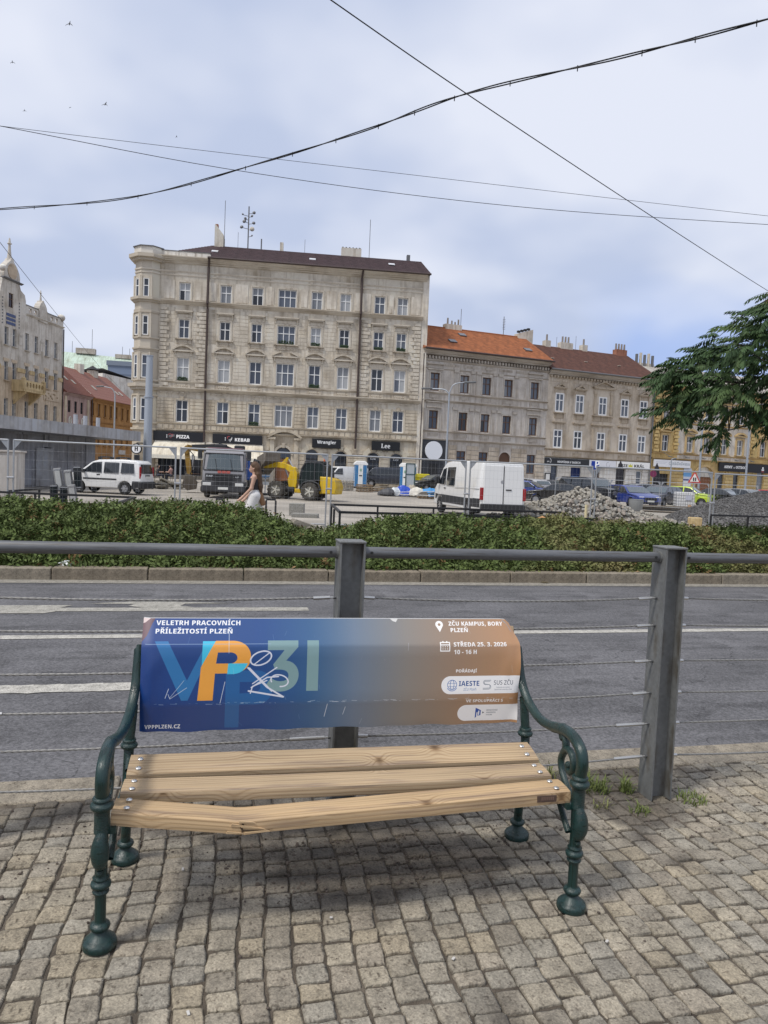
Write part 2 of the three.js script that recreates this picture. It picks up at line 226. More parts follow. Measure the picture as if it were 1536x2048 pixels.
{ // small-sett pavement: courses running away from the kerb, every sett its own block
  const base = quadStrip([[...Array(41)].map((_, i) => [i * 0.5 - 10, -0.0085, 6, i * 0.5, 0]), [...Array(41)].map((_, i) => [i * 0.5 - 10, -0.0085, -3.73, i * 0.5, 9.73])].reverse());
  const pave = struct('pavement', turnRoad(base), M.soil);
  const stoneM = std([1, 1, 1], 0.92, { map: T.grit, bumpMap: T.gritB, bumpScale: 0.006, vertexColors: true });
  const inv = camera.clone(); inv.aspect = 0.75; inv.updateProjectionMatrix(); inv.updateMatrixWorld();
  const setts = [];
  const tones = [[0.49, 0.445, 0.37], [0.46, 0.42, 0.355], [0.52, 0.47, 0.385], [0.44, 0.40, 0.34], [0.46, 0.43, 0.375], [0.50, 0.44, 0.345], [0.415, 0.39, 0.345], [0.485, 0.435, 0.365]];
  function sett(c, l, x0, z0) { // corner points c[4] (s,d), own seed
    const N = 5, pos = [], col = [], uv = [], idx = [], f = [0, 0.09, 0.5, 0.91, 1], ou = R() * 7, ov = R() * 7;
    const h = rr(-0.003, 0.003), tx = rr(-.004, .004), ty = rr(-.004, .004), tv = rr(0.9, 1.08), base = tones[Math.floor(R() * tones.length)].map((v) => v * tv);
    for (let j = 0; j < N; j++) for (let i = 0; i < N; i++) {
      const u = f[i], v = f[j]; let s = mixv(mixv(c[0][0], c[1][0], u), mixv(c[3][0], c[2][0], u), v), d = mixv(mixv(c[0][1], c[1][1], u), mixv(c[3][1], c[2][1], u), v);
      const rim = (i % 4 === 0 ? 1 : 0) + (j % 4 === 0 ? 1 : 0), jit = rim ? 0.0045 : 0.003; s += rr(-jit, jit); d += rr(-jit, jit);
      if (rim === 2) { s += (l[0] - s) * 0.05; d += (l[1] - d) * 0.05; }
      const y = h + tx * (u - .5) + ty * (v - .5) + (rim === 2 ? -0.0075 : rim ? -0.0045 : rr(-0.002, 0.002));
      pos.push(s, y, -d); uv.push(s + ou, d + ov);
      // patchy: trodden-in dirt beside the railing; below the seat, dirt plus painted bench shade
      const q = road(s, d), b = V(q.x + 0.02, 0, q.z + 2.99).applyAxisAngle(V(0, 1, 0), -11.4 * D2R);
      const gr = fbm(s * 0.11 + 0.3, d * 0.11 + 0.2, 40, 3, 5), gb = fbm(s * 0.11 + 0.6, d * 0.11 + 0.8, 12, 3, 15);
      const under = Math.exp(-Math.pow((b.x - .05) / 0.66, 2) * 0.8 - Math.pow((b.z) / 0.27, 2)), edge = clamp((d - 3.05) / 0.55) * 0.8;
      const k = clamp((under * 0.75 + edge * 0.62 + gb * 1.5 + gr * .8 - 1.42) * 4.5), w = k * 0.74; // trodden-in soil and the painted seat shade lie in ragged patches
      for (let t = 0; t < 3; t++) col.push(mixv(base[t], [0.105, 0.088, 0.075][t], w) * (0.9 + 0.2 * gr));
    }
    for (let j = 0; j < 4; j++) for (let i = 0; i < 4; i++) { const a = j * 5 + i; idx.push(a, a + 1, a + 6, a, a + 6, a + 5); }
    const ring = [0, 1, 2, 3, 4, 9, 14, 19, 24, 23, 22, 21, 20, 15, 10, 5], n0 = pos.length / 3;
    ring.forEach((r) => { pos.push(pos[r * 3], -0.06, pos[r * 3 + 2]); uv.push(uv[r * 2] + .02, uv[r * 2 + 1] + .03); col.push(col[r * 3], col[r * 3 + 1], col[r * 3 + 2]); });
    ring.forEach((r, i) => { const k = (i + 1) % 16; idx.push(ring[i], n0 + i, n0 + k, ring[i], n0 + k, ring[k]); });
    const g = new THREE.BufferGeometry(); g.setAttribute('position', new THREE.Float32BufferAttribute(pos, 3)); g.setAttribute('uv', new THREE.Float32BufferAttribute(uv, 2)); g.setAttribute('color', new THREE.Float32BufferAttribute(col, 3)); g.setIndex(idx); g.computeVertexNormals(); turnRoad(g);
    const p = road(l[0], l[1]), dist = Math.hypot(p.x, p.z, 1.65), pr = p.clone().project(inv), seen = Math.abs(pr.x) < 1.0 && Math.abs(pr.y) < 1.0 && pr.z < 1;
    setts.push({ g, key: seen ? dist : 100 + dist });
  }
  const wave = (s, d) => 0.018 * Math.sin(d * 2.1 + s * 1.7) + 0.012 * Math.sin(d * 4.7 + s * 0.6);
  let s = -4.6;
  while (s < 6.2) {
    const w = rr(0.088, 0.108); let d = rr(0.75, 0.85); const gap = 0.0065;
    while (d < 3.70) {
      const L = Math.min(rr(0.078, 0.128), 3.72 - d); if (L < 0.045) break;
      const j = () => rr(-0.005, 0.005), a = s + gap / 2, b = s + w - gap / 2, d0 = d + gap / 2, d1 = d + L - gap / 2;
      const c = [[a + j(), d0 + j()], [b + j(), d0 + j()], [b + j(), d1 + j()], [a + j(), d1 + j()]].map(([x, y]) => [x + wave(x, y), y]);
      sett(c, [(a + b) / 2 + wave((a + b) / 2, (d0 + d1) / 2), (d0 + d1) / 2]); d += L;
    }
    s += w;
  }
  setts.sort((a, b) => a.key - b.key);
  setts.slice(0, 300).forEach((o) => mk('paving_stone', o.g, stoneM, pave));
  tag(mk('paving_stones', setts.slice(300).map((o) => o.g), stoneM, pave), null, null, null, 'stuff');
}
{ // crumbs of soil, grit and weeds on the pavement
  const crumb = new THREE.IcosahedronGeometry(1, 0), pts = [];
  for (let i = 0; i < 5200; i++) { let s = rr(-3, 4.5), d = 0, y = 0; const a = R(); if (a < 0.55) d = rr(3.0, 3.72) + (R() < .5 ? 0 : -rr(0, .3)); else if (a < 0.85) { const q = V(rr(-.5, .62) + rr(-.2, .2), 0, rr(-.3, .16)).applyAxisAngle(V(0, 1, 0), 11.4 * D2R); const p = V(q.x - .05, 0, q.z - 2.92); s = p.dot(RU); d = -p.dot(RN); } else d = rr(1, 3.7); pts.push([s, d]); }
  const im = new THREE.InstancedMesh(crumb, std([0.10, 0.08, 0.065], 1), pts.length), m4 = new THREE.Matrix4();
  pts.forEach(([s, d], i) => { const p = road(s, d, rr(-0.008, 0.003)), k = Math.pow(R(), 3) * 0.006 + 0.0018; m4.compose(p, new THREE.Quaternion().setFromEuler(new THREE.Euler(R() * 6, R() * 6, 0)), V(k * rr(.8, 1.8), k * .7, k * rr(.8, 1.5))); im.setMatrixAt(i, m4); });
  im.name = 'soil_crumbs'; im.receiveShadow = im.castShadow = true; scene.add(im); tag(im, 'dark soil crumbs scattered over the small paving setts', 'soil', null, 'stuff');
  const gm = std([0.14, 0.175, 0.045], 0.8, { side: THREE.DoubleSide }), gm2 = std([0.20, 0.21, 0.075], 0.85, { side: THREE.DoubleSide });
  const tuft = (name, label, s, d, n, len, m, spread) => { const gs = []; for (let i = 0; i < n; i++) { const a = R() * 6.28, r0 = Math.sqrt(R()) * spread, L = len * rr(.4, 1.1), w = rr(.0016, .0034), x = Math.cos(a) * r0, z = Math.sin(a) * r0, b = R() * 6.28, k = rr(.25, .9) * L, hh = L * rr(.4, .95); const dx = Math.cos(b), dz = Math.sin(b), g = new THREE.BufferGeometry(), px = -dz * w, pz = dx * w;
      const A = [x - px, -.01, z - pz], B = [x + px, -.01, z + pz], C = [x + dx * k * .4 - px, hh * .7, z + dz * k * .4 - pz], D = [x + dx * k * .4 + px, hh * .7, z + dz * k * .4 + pz], E = [x + dx * k, hh, z + dz * k]; g.setAttribute('position', new THREE.Float32BufferAttribute([...A, ...B, ...D, ...A, ...D, ...C, ...C, ...D, ...E], 3)); g.computeVertexNormals(); gs.push(g); }
    const p = road(s, d), o = mk(name, gs, m); o.position.copy(p); return tag(o, label, 'weed', 'weeds at the foot of the railing'); };
  tuft('grass_tuft', 'largest green grass tuft left of the steel post', 2.05, 3.47, 130, 0.105, gm, 0.075);
  tuft('grass_tuft', 'green grass tuft right at the left flange of the post', 2.21, 3.42, 70, 0.11, gm, 0.035);
  tuft('grass_tuft', 'thin pale weed tuft at the kerb behind the bench armrest', 1.86, 3.66, 46, 0.11, gm2, 0.07);
  tuft('grass_tuft', 'low green weed at the right foot of the post', 2.50, 3.27, 90, 0.06, gm, 0.075);
  tuft('grass_tuft', 'small weed in the joints in front of the post', 2.14, 3.19, 50, 0.06, gm, 0.05);
  tuft('grass_tuft', 'tiny weed left of and below the largest tuft', 1.97, 3.28, 30, 0.05, gm2, 0.05);
  tuft('grass_tuft', 'weed behind the post by the kerb on the right', 2.46, 3.62, 36, 0.06, gm2, 0.06);
  const bits = [[-.13, -2.62], [.30, -2.42], [-.52, -2.12], [.16, -2.05], [.86, -2.55], [-.75, -2.9]];
  bits.forEach(([x, z], i) => { const o = mk('litter_scrap', rbox(.011 + .004 * (i % 3), .004, .009, .0015, 0, .004, 0, 0, i), std([0.5, 0.48, 0.45], .9)); o.position.set(x, .004, z); tag(o, ['tiny pale scrap in the dark patch below the seat', 'tiny pale scrap right of the middle before the bench', 'tiny pale scrap near the bottom left of the paving', 'tiny pale scrap near the bottom middle of the paving', 'tiny pale scrap right of the front right bench foot', 'tiny pale scrap beside the left bench legs'][i], 'litter', 'tiny pale scraps on the paving'); });
}

{ // steel railing along the kerb: I-section posts, top tube, six wire ropes
  const f = thing('railing', 'galvanised steel railing with I-beam posts, top tube and wire ropes', 'railing', [0, 0, 0], RA);
  const D = -3.36, posts = [-1.02, 0.655, 2.335, 4.0];
  const hs = [1.05, 0.907, 0.72, 0.552, 0.388, 0.215];
  for (const s of posts) {
    const w = .12, b = .118, t = .009;
    const pg = [box(t, 1.31, b, s - w / 2 + t / 2, .653, D), box(t, 1.31, b, s + w / 2 - t / 2, .653, D), box(w - 2 * t, 1.31, .008, s, .653, D)];
    for (const q of [-1, 1]) for (const e of [-1, 1]) pg.push(prism([[0, 0], [.012, 0], [.004, .004], [0, .012]], 1.31).rotateX(-Math.PI / 2).scale(q, 1, e).translate(s - q * (w / 2 - t), 0, D - e * .004 * 1)); // fillets between web and flange
    const p = mk('post', pg.slice(0, 3), M.galv, f);
    mk('cap_plate', rbox(w + .006, .01, b + .006, .003, s, 1.3135, D), M.galv, p);
    for (const h of hs) for (const q of [-1, 1]) mk('eyelet', bar([s + q * (w / 2 + .012), h, D], [s + q * (w / 2 - .004), h, D], .008, 8), M.galvDark, p);
  }
  for (let i = 0; i < posts.length - 1; i++) {
    const a = posts[i] + .061, b = posts[i + 1] - .061;
    const r = mk('top_rail', [bar([a, 1.262, D], [b, 1.262, D], .0265, 20)], M.galvDark, f);
    for (const x of [a + .035, b - .035]) { mk('rail_bolt', cyl(.007, .007, .06, 10, x, 1.264, D, Math.PI / 2), std([0.02, 0.02, 0.02], .6), r); }
    for (const [x0, x1] of [[a - .004, a + .008], [b - .008, b + .004]]) mk('rail_collar', bar([x0, 1.262, D], [x1, 1.262, D], .031, 18), M.galv, r);
    hs.forEach((h, k) => {
      const sag = [0.018, 0.012, 0.01, 0.016, 0.01, 0.022][k] * (i === 1 ? 1.1 : .8), pts = [];
      for (let j = 0; j <= 8; j++) { const t = j / 8; pts.push([mixv(a + .03, b - .03, t), h - sag * 4 * t * (1 - t) * .9, D]); }
      const c = new THREE.CatmullRomCurve3(pts.map((p) => V(...p))), st = [];
      for (let q = 0; q < 3; q++) { const hp = []; for (let j = 0; j <= 180; j++) { const p = c.getPoint(j / 180), a2 = j * .62 + q * 2.094; hp.push([p.x, p.y + Math.cos(a2) * .0026, p.z + Math.sin(a2) * .0026]); } st.push(new THREE.TubeGeometry(new THREE.CatmullRomCurve3(hp.map((p) => V(...p))), 260, .0030, 5)); }
      const m = mk('wire_rope', st, M.cable, f), lr = k >= 4 ? .16 : .075, ll = k === 3 && i === 0 ? .13 : k === 0 ? .05 : .045;
      mk('ferrule', [bar([b - .03 - lr, h - sag * .25, D], [b - .028, h, D], .0085, 10), bar([b - .03, h, D], [b, h, D], .005, 8)], M.steel, m);
      mk('ferrule', [bar([a + .012, h, D], [a + .012 + ll, h - sag * .12, D], .0085, 10), bar([a, h, D], [a + .02, h, D], .005, 8)], M.steel, m);
    });
  }
}
// ---------- the bench ----------
{
  const B = thing('park_bench', 'wooden park bench with green cast-iron frame and a printed advert on its backrest', 'bench', [-0.113, 0, -2.857], 11.4 * D2R);
  // printed backrest sheet
  const ad = ctex(2048, 606, (c, w, h) => {
    const g = c.createLinearGradient(0, 0, w, 0);
    g.addColorStop(0, '#123a7c'); g.addColorStop(0.3, '#164683'); g.addColorStop(0.42, '#2f5a86'); g.addColorStop(0.54, '#67778a'); g.addColorStop(0.68, '#868079'); g.addColorStop(0.83, '#9c8068'); g.addColorStop(1, '#b4875f');
    c.fillStyle = g; c.fillRect(0, 0, w, h);
    const X = (px) => (px - 283.5) / 753.5 * 2000 + 14; // photograph-independent layout: fractions of the sheet
    c.textBaseline = 'alphabetic';
    const txt = (s, x, y, size, wide, col = '#f2f0ee', font = 'bold', fam = 'sans-serif') => { c.save(); c.fillStyle = col; c.font = `${font} ${size}px ${fam}`; const m = c.measureText(s).width; c.translate(x, y); c.scale(wide / m, 1); c.fillText(s, 0, 0); c.restore(); };
    txt('VELETRH PRACOVNÍCH', 66, 38, 36, 432); txt('PŘÍLEŽITOSTÍ PLZEŇ', 62, 84, 36, 396);
    // the big letters
    const shape = (pts, col) => { c.fillStyle = col; c.beginPath(); pts.forEach((p, i) => i ? c.lineTo(...p) : c.moveTo(...p)); c.closePath(); c.fill(); };
    shape([[66, 126], [132, 126], [232, 330], [330, 126], [372, 126], [238, 434], [206, 434]], '#2b73ac');
    shape([[306, 126], [372, 126], [304, 270], [304, 234]], '#3ec0e0');
    // lower P, blue
    c.fillStyle = '#1f5f9a'; c.fillRect(428, 282, 72, 310);
    c.beginPath(); c.moveTo(500, 282); c.lineTo(590, 282); c.bezierCurveTo(700, 290, 700, 456, 590, 462); c.lineTo(500, 462); c.lineTo(500, 402); c.lineTo(570, 400); c.bezierCurveTo(620, 392, 618, 348, 570, 342); c.lineTo(500, 342); c.closePath(); c.fill();
    // middle P, orange
    c.fillStyle = '#eba341'; c.beginPath(); c.moveTo(372, 124); c.lineTo(462, 124); c.bezierCurveTo(580, 128, 588, 288, 468, 296); c.lineTo(428, 296); c.lineTo(372, 296); c.lineTo(364, 436); c.lineTo(286, 436); c.lineTo(300, 262); c.closePath(); c.fill();
    c.fillStyle = '#173f7e'; c.beginPath(); c.moveTo(384, 186); c.lineTo(450, 186); c.bezierCurveTo(494, 190, 496, 238, 452, 244); c.lineTo(376, 244); c.closePath(); c.fill();
    c.fillStyle = '#45c3e4'; c.beginPath(); c.moveTo(438, 244); c.lineTo(538, 244); c.bezierCurveTo(524, 282, 500, 298, 462, 300); c.lineTo(434, 300); c.closePath(); c.fill();
    // 31
    c.fillStyle = '#7c9b9d'; c.beginPath(); c.moveTo(640, 124); c.lineTo(800, 124); c.lineTo(800, 160); c.lineTo(738, 232); c.bezierCurveTo(834, 244, 830, 392, 712, 396); c.bezierCurveTo(676, 396, 650, 384, 632, 366); c.lineTo(660, 322); c.bezierCurveTo(690, 350, 752, 348, 752, 312); c.bezierCurveTo(752, 282, 716, 276, 680, 280); c.lineTo(670, 252); c.lineTo(728, 176); c.lineTo(640, 176); c.closePath(); c.fill();
    c.fillRect(848, 124, 62, 270);
    // marker scribble
    c.strokeStyle = '#d9dbe6'; c.lineCap = 'round'; c.lineJoin = 'round';
    const line = (pts, lw) => { c.lineWidth = lw; c.beginPath(); pts.forEach((p, i) => i ? c.lineTo(...p) : c.moveTo(...p)); c.stroke(); };
    c.lineWidth = 8; c.beginPath(); c.ellipse(606, 218, 56, 34, -0.35, 0, 6.28); c.stroke();
    line([[572, 250], [652, 188]], 6); line([[566, 352], [690, 268]], 6); line([[540, 268], [642, 372], [728, 424], [546, 390]], 9); line([[548, 270], [666, 392]], 8); line([[560, 372], [640, 320], [700, 316]], 7);
    c.lineWidth = 7; c.beginPath(); c.ellipse(706, 338, 46, 30, 0.25, 2.6, 7.6); c.stroke(); line([[556, 402], [566, 366], [640, 336]], 6);
    // right-hand block
    c.fillStyle = '#f4f2ee'; c.beginPath(); c.arc(1586, 34, 22, Math.PI * 0.92, Math.PI * 2.08); c.lineTo(1586, 78); c.closePath(); c.fill(); c.fillStyle = '#a08268'; c.beginPath(); c.arc(1586, 34, 8, 0, 7); c.fill();
    txt('ZČU KAMPUS, BORY', 1640, 40, 34, 320); txt('PLZEŇ', 1646, 78, 34, 106);
    c.strokeStyle = '#f4f2ee'; c.lineWidth = 6; c.strokeRect(1582, 138, 52, 48); c.beginPath(); c.moveTo(1582, 152); c.lineTo(1634, 152); c.stroke(); c.fillStyle = '#f4f2ee'; for (let j = 0; j < 2; j++) for (let i = 0; i < 3; i++) c.fillRect(1592 + i * 13, 160 + j * 12, 6, 5); c.fillRect(1594, 130, 6, 12); c.fillRect(1616, 130, 6, 12);
    txt('STŘEDA 25. 3. 2026', 1656, 162, 34, 312); txt('10 - 16 H', 1658, 204, 34, 136);
    txt('POŘÁDAJÍ', 1672, 306, 24, 124); txt('VE SPOLUPRÁCI S', 1740, 476, 24, 216);
    const pill = (x, y, ww, hh) => { c.fillStyle = '#f3f2f1'; c.beginPath(); c.moveTo(x + hh / 2, y); c.lineTo(x + ww, y); c.lineTo(x + ww, y + hh); c.lineTo(x + hh / 2, y + hh); c.arc(x + hh / 2, y + hh / 2, hh / 2, Math.PI / 2, Math.PI * 1.5); c.closePath(); c.fill(); };
    pill(1592, 326, 456, 100); pill(1696, 492, 352, 96);
    c.strokeStyle = '#4a6fae'; c.lineWidth = 3; c.beginPath(); c.arc(1654, 374, 26, 0, 7); c.stroke(); c.beginPath(); c.ellipse(1654, 374, 11, 26, 0, 0, 7); c.stroke(); line([[1628, 366], [1680, 366]], 2); line([[1628, 384], [1680, 384]], 2); c.strokeStyle = '#6f8cc0'; c.lineWidth = 4; c.beginPath(); c.arc(1654, 378, 30, 0.5, 2.6); c.stroke();
    txt('IAESTE', 1692, 382, 40, 122, '#2b4f8d'); txt('ZČU Plzeň', 1720, 408, 20, 76, '#7a94bb', 'normal');
    c.strokeStyle = '#8e959d'; c.lineWidth = 3; for (const o of [0, 6]) { c.beginPath(); c.moveTo(1880 - o, 352 + o); c.lineTo(1846 + o, 352 + o); c.bezierCurveTo(1832 + o, 354, 1832 + o, 374 - o / 2, 1848, 376 - o / 2); c.lineTo(1868, 376); c.bezierCurveTo(1884 - o, 380, 1884 - o, 400 - o, 1866, 402 - o); c.lineTo(1834, 402 - o); c.stroke(); }
    txt('SUS ZČU', 1896, 378, 34, 116, '#434a58', 'normal'); txt('Studentská unie studentů', 1912, 396, 10, 80, '#8a8f98', 'normal'); txt('Západočeské univerzity v Plzni', 1900, 408, 10, 104, '#8a8f98', 'normal');
    c.fillStyle = '#2450a4'; c.beginPath(); c.moveTo(1800, 510); c.lineTo(1832, 526); c.lineTo(1832, 556); c.lineTo(1814, 558); c.lineTo(1814, 538); c.lineTo(1808, 538); c.lineTo(1808, 566); c.lineTo(1800, 572); c.closePath(); c.fill(); c.fillStyle = '#f3f2f1'; c.fillRect(1817, 528, 7, 26); c.fillStyle = '#16233f'; c.beginPath(); c.moveTo(1842, 534); c.lineTo(1852, 540); c.lineTo(1842, 546); c.fill();
    txt('ZÁPADOČESKÁ', 1864, 530, 11, 66, '#7f858d'); txt('UNIVERZITA', 1864, 544, 11, 56, '#7f858d'); txt('V PLZNI', 1864, 558, 11, 36, '#7f858d');
    txt('VPPPLZEN.CZ', 26, 588, 30, 178);
    // torn corners, scratches, scuffed fold
    shape([[0, 0], [60, 0], [46, 30], [24, 96], [0, 132]], '#5a3440'); shape([[0, 0], [36, 0], [10, 26], [0, 30]], '#cdb9b6');
    shape([[1308, 0], [1352, 0], [1340, 20], [1322, 14]], '#d2d0cb'); line([[1962, 8], [2004, 34], [2020, 70]], 5);
    const q = rngOf(77); c.strokeStyle = '#cfd4dc';
    for (let i = 0; i < 70; i++) { const x = q() * w, y = 452 + (q() - .5) * 8, L = 4 + q() * 30; c.globalAlpha = .3 + q() * .5; line([[x, y], [x + L, y + (q() - .5) * 8]], 1 + q() * 2.4); c.globalAlpha = 1; }
    for (let i = 0; i < 26; i++) { const x = q() * w, y = 60 + q() * 520, L = 8 + q() * 40, a = (q() - .5) * 1.2 + 1.4; c.globalAlpha = .12 + q() * .3; line([[x, y], [x + Math.cos(a) * L, y + Math.sin(a) * L]], 1 + q() * 1.6); } c.globalAlpha = 1;
    line([[126, 420], [142, 372]], 3); line([[148, 420], [218, 330]], 2); line([[438, 80], [440, 190]], 2.5); line([[140, 400], [150, 424], [232, 368]], 2.5); line([[424, 340], [402, 452]], 3); line([[964, 468], [950, 540]], 3); line([[1062, 486], [1050, 530]], 2.5);
    for (let i = 0; i < 900; i++) { c.globalAlpha = .10 * q(); c.fillStyle = q() < .5 ? '#fff' : '#1a1a1a'; c.fillRect(q() * w, q() * h, 1 + q() * 3, 1 + q() * 3); } c.globalAlpha = 1;
    c.strokeStyle = '#8fa3bf'; line([[20, 142], [w * .32, 142]], 2.5);
  });
  const prof = [[-0.305, 1.003], [-0.245, 0.908], [-0.238, 0.894], [-0.224, 0.672], [-0.228, 0.652], [-0.244, 0.548]]; // z,y down the folded sheet
  let acc = [0]; for (let i = 1; i < prof.length; i++) acc.push(acc[i - 1] + Math.hypot(prof[i][0] - prof[i - 1][0], prof[i][1] - prof[i - 1][1])); const tot = acc[acc.length - 1];
  const fine = []; for (let i = 0; i < prof.length - 1; i++) { const n = i % 2 ? 1 : 5; for (let k = 0; k < n; k++) { const t = k / n; fine.push([mixv(prof[i][0], prof[i + 1][0], t), mixv(prof[i][1], prof[i + 1][1], t), mixv(acc[i], acc[i + 1], t) / tot]); } } fine.push([...prof[5], 1]);
  const NX = 64, rows = fine.map(([z, y, a]) => { const row = []; for (let i = 0; i <= NX; i++) { const t = i / NX; let x = mixv(-0.807, 0.807, t), zz = z, yy = y;
    if (a < 0.22 && t > 0.965) { x -= (t - .965) / .035 * (1 - a / .22) * 0.035; yy -= (t - .965) * .5 * (1 - a / .22); } // curled top right corner
    zz += 0.0022 * Math.sin(t * 9 + a * 3) * Math.sin(t * 3.1) ; // slight waviness
    const dn = Math.exp(-(Math.pow((t - 0.024) / .013, 2) + Math.pow((a - .43) / .055, 2))) + Math.exp(-(Math.pow((t - 0.022) / .012, 2) + Math.pow((a - .60) / .05, 2))); zz += .016 * dn; // two bolt heads pressing through
    zz += .008 * Math.exp(-(Math.pow((t - .97) / .012, 2) + Math.pow((a - .45) / .1, 2))) - (t > .985 ? .012 * Math.sin(a * 11) * (t - .985) / .015 : 0) - (t < .012 ? .012 : 0);
    if (a > .97) yy += .004 * Math.sin(t * 14) * Math.sin(t * 40);
    row.push([x, yy, zz, t, 1 - a]); } return row; });
  const front = quadStrip(rows.slice().reverse());
  const panel = mk('backrest', front, new THREE.MeshPhysicalMaterial({ map: ad, roughness: 0.42, clearcoat: 0.6, clearcoatRoughness: 0.22 }), B);
  tag(panel, 'folded advert sheet printed blue to tan with white lettering');
  const back = rows.map((r) => r.map((q) => [q[0], q[1], q[2] - .012])); mk('backrest_back', quadStrip(back), std([0.5, 0.48, 0.44], .7), panel);
  mk('sheet_edge', [quadStrip([rows[0], back[0]]), quadStrip([rows[rows.length - 1], back[back.length - 1]]), quadStrip([rows.map((r) => r[0]), back.map((r) => r[0])]), quadStrip([rows.map((r) => r[NX]), back.map((r) => r[NX])])], std([0.5, 0.5, 0.5], .7, { side: THREE.DoubleSide }), panel);
  for (const y of [0.92, 0.78, 0.62]) mk('back_slat', rbox(1.6, .1, .03, .006, 0, y, -0.275 - (y > .9 ? .03 : 0), y > .9 ? -.4 : .04), M.wood2, B); // timber behind the sheet
  // cast-iron sides
  const ring = (r, y, h = .012) => [[0, y - h], [r * .8, y - h], [r, y - h * .5], [r, y + h * .5], [r * .8, y + h], [0, y + h]];
  const legProf = [[0.0, 0], [.053, 0], [.056, .006], [.056, .02], [.052, .028], [.045, .031], [.043, .036], [.030, .046], [.022, .056], [.020, .060], [.031, .066], [.034, .074], [.031, .082], [.021, .088], [.0185, .094], [.0185, .186], [.026, .190], [.028, .196], [.022, .202], [.022, .206], [.032, .212], [.034, .220], [.032, .228], [.022, .234], [.027, .238], [.028, .245], [.021, .252], [.020, .30], [.021, .36], [.021, .46]];
  for (const sx of [-1, 1]) {
    const x = sx * 0.858, sd = sx > 0 ? 0 : .02;
    const leg = mk('front_leg', [lathe(legProf.slice(13), 18).translate(x, 0, .278), sweep([[x, .285, .283], [x, .30, .302], [x, .335, .312], [x, .375, .308], [x, .415, .288]], (t) => .013 + .017 * Math.sin(Math.PI * Math.min(1, t * 1.05)), 12), sweep([[x, .262, .296], [x, .268, .302], [x, .276, .300]], .011, 8), sweep([[x, .40, .285], [x, .43, .283], [x, .47, .285], [x, .492, .288]], .0255, 12),
      lathe([[0, .478], [.026, .478], [.036, .486], [.039, .495], [.036, .504], [.026, .509], [.031, .513], [.032, .520], [.026, .528], [0, .53]], 18).translate(x, 0, .288)], M.green, B);
    mk('foot', lathe(legProf.slice(0, 14), 24).translate(x, 0, .278), M.green, leg);
    const bl = mk('back_leg', [sweep([[x * .995, .05, -.277], [x * .99, .2, -.252], [x * .985, .34, -.218], [x * .98, .44, -.205]], .0195, 12)], M.green, B);
    mk('foot', lathe(legProf.slice(0, 15), 24).translate(x * .995, 0, -.277), M.green, bl);
    mk('armrest', [sweep([[x, .52, .29], [x, .575, .302], [x, .618, .285], [x, .645, .235], [x, .652, .175], [x, .645, .12], [x * .995, .628, .04], [x * .985, .622, -.05], [x * .977, .64, -.13], [x * .968, .68, -.20], [x * .962, .74, -.252], [x * .96, .82, -.290], [x * .96, .875, -.315], [x * .96, .888, -.322]], (t) => .0225 - (t > .42 ? .003 : 0) - (t > .985 ? .009 : 0), 12, false, 90), at(new THREE.SphereGeometry(.0235, 12, 8), x, .648, .125)], M.green, B);
    mk('back_upright', [sweep([[x * .98, .44, -.207], [x * .978, .52, -.208], [x * .972, .60, -.215], [x * .967, .67, -.222]], .0195, 12), lathe([[0, .497], [.022, .497], [.031, .503], [.034, .511], [.031, .519], [.022, .524], [.027, .529], [.026, .537], [0, .54]], 16).translate(x * .978, 0, -.208), sweep([[x * .985, .50, -.205], [x * .975, .46, -.19], [x * .97, .435, -.14]], (t) => .016 - .004 * t, 8)], M.green, B);
    mk('seat_bracket', [beam([x * .965, .418, -.20], [x * .965, .398, .02], .03, .022), beam([x * .965, .398, .02], [x * .965, .404, .285], .03, .022), sweep([[x * .97, .30, .27], [x * .97, .335, .225], [x * .97, .375, .18], [x * .97, .405, .14]], .0125, 8)], M.green, B);
    mk('scroll', [sweep([[x, .632, .135], [x, .612, .152], [x, .585, .158], [x, .562, .142], [x, .525, .122], [x, .487, .132], [x, .455, .165], [x, .425, .215], [x, .408, .262]], (t) => .016 - .005 * t, 9, false, 44), sweep([[x, .565, .145], [x, .585, .178], [x, .575, .215], [x, .54, .232], [x, .508, .214], [x, .508, .188], [x, .525, .182]], (t) => .016 - .004 * t, 9, false, 44), at(new THREE.SphereGeometry(.014, 10, 8), x, .527, .186), sweep([[x, .628, .108], [x, .612, .112], [x, .607, .126]], .011, 8)], M.green, B);
  }
  // seat boards
  function board(name, L, w, t, mat, f, uo = 0, vo = 0) { // long box, many stations, f(x) -> [dy,dz] bend
    const N = 48, g = new RoundedBoxGeometry(L, t, w, 2, .007); const bx = new THREE.BoxGeometry(L, t, w, N, 2, 3); const p = bx.attributes.position, uv = bx.attributes.uv, nn = bx.attributes.normal;
    for (let i = 0; i < p.count; i++) { let x = p.getX(i), y = p.getY(i), z = p.getZ(i); const sideFace = Math.abs(nn.getZ(i)) > .5; uv.setXY(i, x + L / 2 + uo, vo + (sideFace ? y + t + w : Math.abs(nn.getX(i)) > .5 ? z * .2 : z));
      const ez = clamp((Math.abs(z) - (w / 2 - .006)) / .006), ey = clamp((Math.abs(y) - (t / 2 - .006)) / .006); if (ez > .5 && ey > .5) { y -= Math.sign(y) * .0035; z -= Math.sign(z) * .0035; }
      const [dy, dz] = f(x, y, z); p.setXYZ(i, x, y + dy, z + dz); }
    bx.computeVertexNormals(); return mk(name, toCreasedNormals(bx, .7), mat, B);
  }
